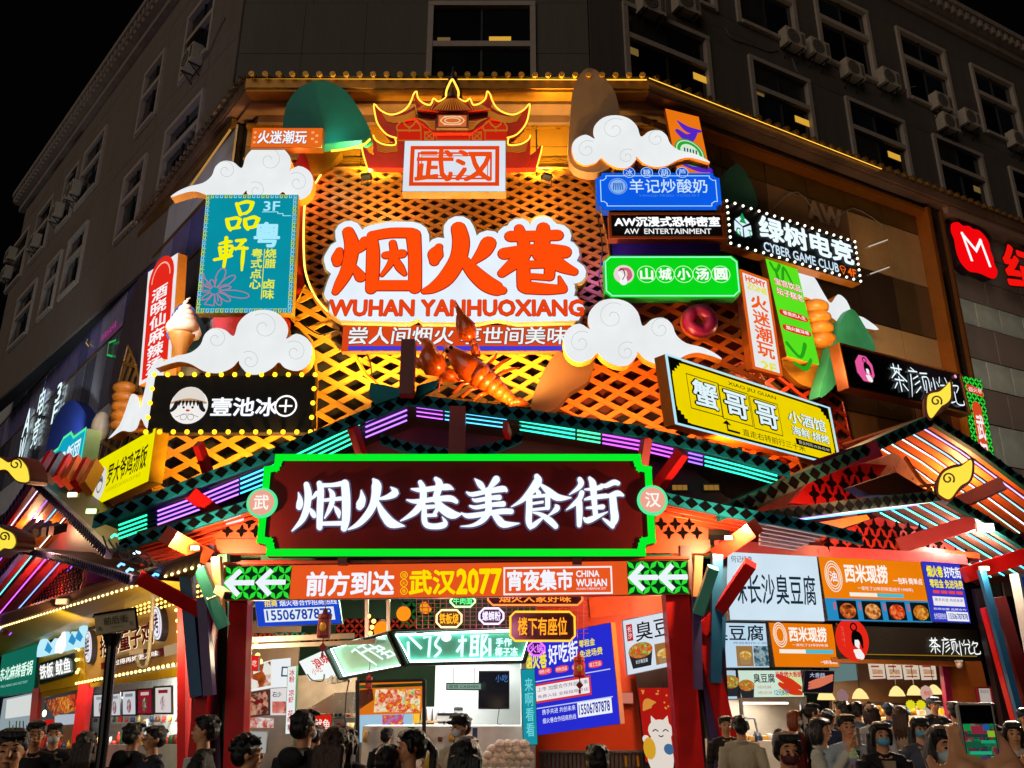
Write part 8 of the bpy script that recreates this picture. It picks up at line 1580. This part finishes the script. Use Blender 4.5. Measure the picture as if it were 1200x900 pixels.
# ================================================================== people
def remesh(mb, name, mat, vox, sm=3):
    me = meshof(mb, 'tmp', mat); o = bpy.data.objects.new('tmp', me); COL.objects.link(o)
    r = o.modifiers.new('r','REMESH'); r.mode = 'VOXEL'; r.voxel_size = vox; s = o.modifiers.new('s','SMOOTH'); s.iterations = sm; s.factor = .5
    out = bpy.data.meshes.new_from_object(o.evaluated_get(bpy.context.evaluated_depsgraph_get())); out.name = name
    bpy.data.objects.remove(o); bpy.data.meshes.remove(me); out.polygons.foreach_set('use_smooth',[True] * len(out.polygons)); return out
SKIN = P('dc9c70', .5, var=.06, sc=6)
# arm poses: shoulder, elbow, wrist (right side x > 0); mirrored for the left
ARM = {'down': ((.19,0,1.39),(.235,.03,1.12),(.24,-.05,.88)),'phone': ((.19,0,1.39),(.24,-.10,1.14),(.09,-.30,1.44)),'hold': ((.19,0,1.39),(.25,-.03,1.12),(.10,-.30,1.22)),'up': ((.19,0,1.40),(.22,-.26,1.42),(.065,-.40,1.66))}
def hand(m, w, d, side, up):
    w,d = V(w),V(d).normalized(); n = V((0,-1,0)) if abs(d.y) < .7 else V((0,0,1)); x = d.cross(n).normalized() * side; n = x.cross(d).normalized() * side
    m.tube([w, w + d * .03, w + d * .085], [.027, .034, .036], 8)
    for k in range(4):
        b = w + d * .085 + x * (.027 - .018 * k); L = (.034,.04,.037,.028)[k]; m.tube([b - d * .02,b + d * L,b + d * L * 1.7 + n * .014,b + d * L * 2.0 + n * .034],[.0105,.010,.009,.008],7)
    m.tube([w + d * .02 + x * .025,w + d * .055 + x * .05 + n * .012,w + d * .085 + x * .058 + n * .03],[.013,.012,.009],7)
BC = {}
def body_mesh(pr, pl_):
    k = ('body', pr, pl_)
    if k in BC: return BC[k]
    m = MB(); m.ball((0,0,.95),(.16,.105,.13),14,9); m.ball((0,0,1.10),(.14,.095,.17),14,9); m.ball((0,0,1.27),(.165,.108,.17),14,9); m.tube([(-.17,0,1.385),(0,0,1.42),(.17,0,1.385)],[.05,.062,.05],10)
    m.tube([(0, .015, 1.38), (0, .005, 1.46), (0, -.005, 1.54)], [.062, .052, .052], 12)
    m.ball((0,.012,1.622),(.074,.092,.090),16,12); m.ball((0,-.026,1.572),(.058,.058,.070),14,10); m.ball((0,-.045,1.535),(.032,.036,.026),10,7)
    m.tube([(0,-.078,1.618),(0,-.094,1.59),(0,-.102,1.578)],[.009,.012,.013],8); m.ball((0,-.082,1.552),(.024,.010,.009),8,6)
    for s in (-1, 1):
        m.ball((s * .030,-.074,1.632),(.02,.012,.008),8,6); m.ball((s * .034,-.062,1.580),(.022,.018,.02),8,6); m.ball((s * .076,.008,1.60),(.010,.018,.028),8,6)
        m.tube([(s * .088,0,.92),(s * .095,-.01,.52),(s * .095,.01,.30),(s * .095,.015,.09)],[.088,.058,.05,.036],10); m.ball((s * .1,-.045,.045),(.04,.115,.036),10,6)
        a = [V((p[0] * s, p[1], p[2])) for p in ARM[pr if s > 0 else pl_]]
        m.tube([a[0],a[0].lerp(a[1],.5),a[1],a[1].lerp(a[2],.4),a[2]],[.050,.043,.036,.037,.025],10); hand(m,a[2],a[2] - a[1] if (pr if s > 0 else pl_) == 'down' else (a[2] - a[1]) * .35 + V((-s * .02,0,.12)),s,0)
    BC[k] = remesh(m, 'body', SKIN, .0085, 2); return BC[k]
def coat_mesh(pr, pl_, g, hood):
    k = ('coat', pr, pl_, g, hood)
    if k in BC: return BC[k]
    m = MB(); m.ball((0,.0,.99),(.17 + g,.12 + g,.16),14,9); m.ball((0,0,1.12),(.155 + g,.11 + g,.19),14,9); m.ball((0,0,1.27),(.178 + g,.122 + g,.165),14,9); m.tube([(-.18,0,1.378),(0,.01,1.425),(.18,0,1.378)],[.063,.065,.063],10)
    L = [(.075 * math.cos(a),.02 + .07 * math.sin(a),1.445 + .012 * math.sin(a)) for a in [i * math.pi / 6 for i in range(12)]]; m.tube(L,.017,6,True)
    if hood: m.ball((0, .115, 1.41), (.12, .065, .075), 10, 7)
    for s in (-1, 1):
        a = [V((p[0] * s,p[1],p[2])) for p in ARM[pr if s > 0 else pl_]]; w = a[1].lerp(a[2],.93); m.tube([a[0],a[0].lerp(a[1],.5),a[1],a[1].lerp(a[2],.5),w],[.066,.062,.055,.05,.043],10)
        for q in (.25,.6,.8): p = a[0].lerp(a[1],q); m.ball(p + V((s * .01,-.02,0)),(.064,.062,.03),8,5)
    BC[k] = remesh(m, 'coat', SKIN, .012, 3); return BC[k]
def misc(k):
    if k in BC: return BC[k]
    m = MB(); C = [(0, .022, 1.645)]
    if k == 'trousers':
        m.ball((0, 0, .95), (.175, .12, .13), 14, 9)
        for s in (-1,1): m.tube([(s * .09,0,.92),(s * .097,-.01,.52),(s * .097,.01,.10)],[.1,.075,.062],10)
        v = .014
    elif k == 'shoes':
        for s in (-1, 1): m.ball((s * .1, -.045, .05), (.05, .135, .05), 10, 6)
        v = .014
    elif k == 'cap': m.ball((0,.015,1.655),(.088,.105,.075),14,9); m.tube([(-.06,-.09,1.652),(0,-.135,1.645),(.06,-.09,1.652)],[.012,.02,.012],8); m.ball((0,-.10,1.65),(.07,.06,.01),10,6); v = .008
    elif k == 'mask':
        m.ball((0, -.045, 1.562), (.062, .058, .046), 12, 8)
        for s in (-1, 1): m.tube([(s * .055, -.05, 1.58), (s * .078, .0, 1.605)], .003, 4)
        BC[k] = meshof(m, 'mask', SKIN, True); return BC[k]
    elif k == 'glasses':
        for s in (-1,1): m.tube([(s * .033 + .024 * math.cos(a),-.098,1.607 + .017 * math.sin(a)) for a in [i * math.pi / 5 for i in range(10)]],.0022,4,True); m.tube([(s * .057,-.096,1.61),(s * .078,.0,1.61)],.0022,4)
        m.tube([(-.009,-.1,1.608),(.009,-.1,1.608)],.0022,4); BC[k] = meshof(m,'glasses',SKIN); return BC[k]
    else:
        rn = random.Random(k); m.ball((0,.024,1.645),(.084,.098,.083),14,10); m.ball((0,.055,1.60),(.078,.066,.075),12,8)
        for i in range(7): x = -.06 + i * .02; m.tube([(x * .6,.0,1.715),(x * 1.15,-.062,1.70),(x * 1.2,-.080,1.674 - (.006 if k != 'short' else 0))],[.018,.013,.006],6)
        for s in (-1, 1): m.ball((s * .073, .0, 1.625), (.012, .022, .035), 7, 5)
        if k in ('long', 'tail', 'bob', 'bun'):
            for s in (-1,1): m.tube([(s * .07,-.03,1.67),(s * .082,-.02,1.60),(s * (.08 if k != 'bob' else .088),.0,1.52 if k in ('long','bob') else 1.58)],[.022,.024,.02],7)
        if k == 'long': m.ball((0,.07,1.50),(.09,.052,.20),12,9); [m.tube([(x,.085,1.62),(x * 1.1,.115,1.45),(x * 1.15,.105,1.27 + rn.uniform(-.03,.03))],[.03,.028,.008],6) for x in (-.07,-.035,0,.035,.07)]
        if k == 'bob': m.ball((0,.06,1.56),(.092,.062,.12),12,9); [m.ball((s * .083,.0,1.56),(.02,.06,.09),8,6) for s in (-1,1)]
        if k == 'tail': m.ball((0,.12,1.63),(.03,.035,.03),8,6); m.tube([(0,.12,1.64),(0,.17,1.58),(.01,.16,1.44),(0,.14,1.36)],[.025,.034,.03,.006],8)
        if k == 'bun': m.ball((0, .10, 1.70), (.045, .045, .042), 10, 7)
        if k == 'curly':
            for i in range(70): a,b = rn.uniform(0,6.28),rn.uniform(.0,1.9); m.ball((.086 * math.sin(b) * math.cos(a),.03 + .1 * math.sin(b) * math.sin(a),1.65 + .082 * math.cos(b)),rn.uniform(.014,.024),6,4) if not (math.sin(a) < -.3 and b > 1.3) else None
        else:
            for i in range(26): a,b = rn.uniform(0,6.28),rn.uniform(.2,1.5); p = V((.084 * math.sin(b) * math.cos(a),.024 + .098 * math.sin(b) * math.sin(a),1.645 + .083 * math.cos(b))); m.tube([p,p + V((rn.uniform(-.02,.02),rn.uniform(-.005,.03),-.02))],[.014,.006],5)
        v = .0075
    BC[k] = remesh(m,k if k in ('trousers','shoes','cap') else 'hair',SKIN,v,2 if k == 'curly' else 5); return BC[k]
eyem = None
HM = P('0c0a0a', .38, var=.3, sc=30, streak=True, bump=.6, bsc=120)
PPL = []
def person(x,y,hp,rot,label,coat='16161a',hair='short',hc=None,pr='down',pl_='down',mask=None,cap=None,glasses=False,g=.0,hood=False,shirt=None,bag=None,tilt=0,t=None):
    r_ = ray(x, y); rz = r_.z; t = t or 1.95 / (1.6 * hp / 250 - rz); p = CAM + r_ * t; s = (p.z - .1) / 1.605
    r = thing('person',label,'person',V((p.x,p.y,.1)),'people in the night market crowd'); r.scale = (s,s,s); r.rotation_euler = (0,0,math.radians(rot))
    def add(me, nm, mat, par=r):
        o = bpy.data.objects.new(nm,me); COL.objects.link(o); o.parent = par; o.material_slots[0].link = 'OBJECT'; o.material_slots[0].material = mat; ORG[o.name] = V((0,0,0))
        return o
    b = add(body_mesh(pr,pl_),'body',SKIN); cm_ = P(coat,.75,var=.14,sc=5,bump=.5,bsc=60); add(coat_mesh(pr,pl_,g,hood),'coat',cm_); add(misc('trousers'),'trousers',P('15171e',.8,var=.1)); add(misc('shoes'),'shoes',P('d0d0d0' if int(x) % 3 else '1a1a1a',.5))
    h = add(misc(hair), 'hair', P(hc, .45, var=.3, sc=30, streak=True, bump=.6, bsc=120) if hc else HM); 
    if 'eye' not in BC: BC['eye'] = meshof(MB().ball((0,0,0),(.013,.006,.0065),8,6),'eye',P('120c0a',.15),True); BC['brow'] = meshof(MB().tube([(-.018,.004,-.003),(0,0,.003),(.018,.005,0)],[.002,.0045,.002],5),'eyebrow',P('120c0a',.6)); BC['lip'] = meshof(MB().ball((0,0,0),(.022,.006,.005),8,5),'mouth',P('9a4a40',.4),True)
    for s_ in (-1, 1):
        for me,nm,q in ((BC['eye'],'eye',(s_ * .031,-.0885,1.608)),(BC['brow'],'eyebrow',(s_ * .032,-.088,1.640))): o = bpy.data.objects.new(nm,me); COL.objects.link(o); o.parent = r; o.location = q
    if not mask: o = bpy.data.objects.new('mouth',BC['lip']); COL.objects.link(o); o.parent = r; o.location = (0,-.093,1.551)
    if mask: add(misc('mask'), 'mask', P(mask, .7, var=.05))
    if cap: add(misc('cap'), 'cap', P(cap, .7))
    if glasses: add(misc('glasses'), 'glasses', P('101010', .3))
    if shirt:
        m = MB(); m.prism([(-.055,-.128,1.40),(.055,-.128,1.40),(.02,-.150,1.12),(-.02,-.150,1.12)],V((0,.05,0))); add(meshof(m,'shirt',SKIN),'shirt',P(shirt,.7))
    if bag: m = MB(); m.tube([(-.17,.03,1.44),(-.10,-.125,1.36),(.02,-.155,1.22),(.15,-.13,1.05)],.012,5); add(meshof(m,'bag_strap',SKIN),'bag_strap',P(bag,.6))
    return r, s, p
def held(par, s, r, name, label, cat, build): pass
R0 = random.Random(3)
for a in (
 (13,880,52,20,'black haired person with open dark jacket at the bottom left corner',dict(coat='121318',shirt='2a2c34')),
 (42,861,32,25,'person in glasses and black sweater behind the bottom left head',dict(coat='0e0e12',glasses=True)),
 (64,861,27,20,'person in black top with a white mask pulled to the chin',dict(coat='101014',hc='1e120c',mask='d8d4d0')),
 (100,872,30,190,'long brown haired person with back turned left of the sign pole',dict(coat='1c1418',hair='long',hc='2a1810')),
 (157,862,30,150,'person in dark coat bending toward the roast chicken counter',dict(coat='0d0e12',hood=True)),
 (180,866,31,-50,'person in glasses and dark checked shirt looking down left',dict(coat='1a2030',glasses=True)),
 (240,856,36,-80,'person in dark green blazer over white shirt standing in profile',dict(coat='14180f',shirt='d8d8d4')),
 (291, 884, 42, 110, 'curly haired person low before the left red column', dict(coat='0c0c10', hair='curly')),
 (357,852,41,150,'person in grey black jacket with mask turned to the right',dict(coat='14151a',mask='c8ccd0',g=.03,hood=True)),
 (371,862,24,170,'small dark haired person behind the grey black jacket',dict(coat='181a20',hair='bun')),
 (394,876,50,165,'person with long brown hair and dark coat seen from behind',dict(coat='0e0c0e',hair='long',hc='3a2012')),
 (406,872,34,170,'dark coated person half hidden behind the long brown hair',dict(coat='3a3c44',hair='long')),
 (453, 893, 40, 180, 'top of a black haired head before the coconut stall', dict(coat='101014')),
 (481, 876, 42, -70, 'person with black ponytail in profile facing left', dict(coat='15151a', hair='tail')),
 (545,889,50,180,'long black haired person from behind before the coconut stall worker',dict(coat='0c0c0e',hair='long')),
 (539,852,31,-45,'stall worker with black cap white mask and cream shirt',dict(coat='cfc2a8',cap='141416',mask='e8e8e8',pl_='hold',pr='hold')),
 (453,863,20,170,'distant worker in dark cap and black top in the stall window',dict(coat='14141a',cap='1a1c22')),
 (700, 893, 40, 180, 'top of a black haired head below the orange wall', dict(coat='101012')),
 (922,880,44,5,'person with tied hair and dark maroon mask looking at the camera',dict(coat='4a3e30',hair='bun',mask='5a2028')),
 (962,856,29,50,'person in cream jacket raising a phone to take a picture',dict(coat='d8d2c0',hair='bob',pr='phone',pl_='phone',bag='201c1c')),
 (992,852,30,0,'person in pale blue shirt holding two ice cream cups',dict(coat='b8c4cc',pr='hold',pl_='hold',shirt='14181c')),
 (1032,862,32,0,'person in light blue mask and black cardigan over beige shirt',dict(coat='0e1016',hair='long',mask='68b8d8',shirt='b09878',bag='2a1a18')),
 (1078,854,28,-5,'person in black cap and bright blue mask',dict(coat='4a4e5c',hair='long',cap='101216',mask='48b0d8',shirt='c0b09c')),
 (1105,876,50,5,'person with black bob hair and pale mask near the raised phone',dict(coat='c8c0b8',hair='bob',mask='b8d4d8')),
 (1187,860,29,-15,'long haired person in white coat at the right edge',dict(coat='d8ccb8',hair='long',shirt='101014')),
 (1202, 842, 25, -20, 'person in dark cap cut by the right picture edge', dict(coat='28304a', cap='182038')),
 (1119, 834, 23, 165, 'person in beige jacket seen from behind at the tea counter', dict(coat='b09878')),
 (1142, 836, 21, 170, 'black haired person with back turned right of the beige jacket', dict(coat='3a3a40')),
 (1157,836,22,-160,'person with gathered black hair near the right red leg',dict(coat='2a2a2e',hair='bun')),
 (1094, 826, 19, 10, 'tea shop worker in grey cap behind the counter', dict(coat='20242a', cap='50586a')),
 (1055,838,22,150,'person with long brown hair and beige top seen from behind',dict(coat='b89c80',hair='long',hc='4a2c1a')),
 (1041, 833, 18, 175, 'person in denim blue cap and top in the tea queue', dict(coat='48607c', cap='4a6a90')),
 (1021,837,23,185,'person in pinkish beanie and white top seen from behind',dict(coat='d0ccc8',cap='b08878',hair='bob',hc='3a2018')),
 (1004,833,22,160,'person in grey hooded top with orange pack strap',dict(coat='5c6470',hood=True,bag='c06020')),
 (987, 832, 22, -150, 'black haired person turned away behind the ice cream holder', dict(coat='1c2a3c')),
 (971,842,22,140,'person in white cap and navy top behind the phone raiser',dict(coat='1c2c50',cap='d8d8dc')),
 (952, 835, 22, 90, 'person with dark tied hair beside the steel post', dict(coat='18181a', hair='tail')),
 (932,843,21,60,'person with orange lit hair and white mask at the tofu kiosk',dict(coat='802414',hair='bob',hc='8a3a10',mask='d8e0e4')),  # the orange is the hair colour itself
 (868, 852, 26, 170, 'worker in cream top behind the right gate columns', dict(coat='c8b898', hair='bun')),
 (850, 850, 22, 0, 'dark haired person half hidden by the purple red columns', dict(coat='2a2020')),
):
    PPL.append(person(a[0], a[1], a[2], a[3], a[4], **a[5]))
# things in hands
def world(pi,q): r,s,p = PPL[pi]; c,sn = math.cos(r.rotation_euler.z),math.sin(r.rotation_euler.z); return V((r.location.x + s * (q[0] * c - q[1] * sn),r.location.y + s * (q[0] * sn + q[1] * c),.1 + s * q[2]))
c = world(19,(0,-.36,1.56)); r = thing('mobile_phone','small dark phone held up by the person in the cream jacket','phone',c); a = PPL[19][0].rotation_euler.z; d = V((math.cos(a),math.sin(a),0)); n = V((d.y,-d.x,0)); m = MB(); m.box(c - d * .04 - V((0,0,.07)),d * .08,n * .01,V((0,0,.15))); m.build('case',P('c8b8b8',.4),r)
for k, s_ in enumerate((-1, 1)):
    c = world(20,(s_ * .085,-.33,1.34)); r = thing('ice_cream_cup',('left','right')[k] + ' ice cream cup with green swirl held before the pale blue shirt','ice cream',c); m = MB() if 0 else MB(); m.lathe(c - V((0,0,.09)),[(0,0),(.03,0),(.045,.1)],12); m.build('cup',P('a8a0c8',.5),r,True); m = MB(); [m.lathe(c + V((0,0,.01 + j * .028)),[(.046 - j * .012,0),(.048 - j * .012,.015),(.03 - j * .01,.03)],10) for j in range(3)]; m.build('swirl',P('c8dca0',.5),r,True)
c = world(15,(0,-.36,1.30)); m = MB(); m.ball(c,(.05,.05,.09),8,6); m.build('yellow_cup',P('e8c030',.5),label='yellow drink pouch in the hands of the capped stall worker',category='drink')
# the photographer in front with both hands round a phone: the phone first, then the person behind it
FP_ = CAM + ray(1149, 868) * 1.75
r,s,p = person(1158,1085,0,180,'person in front whose raised hands hold a big phone at the lower right',coat='101014',pr='up',pl_='up',t=1.42)
s = (FP_.z - .1) / 1.78; r.scale = (s, s, s); r.location = (FP_.x, FP_.y - .415 * s, .1)
f = Fr(FP_ + V((-.037,-.0,.073)),V((.074,0,0)),V((0,0,-.15))); ph = thing('mobile_phone','large phone in a pale case showing the neon street on its screen','phone',f.p(.5,1))
m = MB(); q = cr_spline([(0,.05),(.08,0),(.92,0),(1,.05),(1,.95),(.92,1),(.08,1),(0,.95)],1,True); upoly(m,f,q,-.009,0); m.build('case',P('a8a494',.4),ph); m = MB(); rect(m,f,.05,.03,.95,.97,.0005,.001); sc = m.build('bezel',P('050506',.1),ph)
m = MB(); rect(m,f,.07,.27,.93,.95,.0011,.0012); m.build('screen_image',photo(['081810','104030','18804a','203048','8a2838','30a070'],70,.7),sc)
for (a,b,c_,d_,col) in ((.08,.28,.28,.36,'18904a'),(.28,.30,.62,.40,'90283c'),(.62,.28,.78,.36,'2858a0'),(.10,.40,.9,.44,'203c30'),(.72,.36,.92,.44,'90c028'),(.08,.5,.5,.58,'18583c'),(.5,.48,.9,.52,'20a070'),(.15,.62,.75,.66,'28b080'),(.08,.7,.4,.84,'2c6848'),(.42,.68,.7,.8,'483858'),(.72,.68,.92,.86,'58a888'),(.2,.86,.8,.94,'203c48')):
    m = MB(); rect(m, f, a, b, c_, d_, .0012, .0014 + a * .0004); m.build('screen_image', E(col, .8), sc)
make_text()
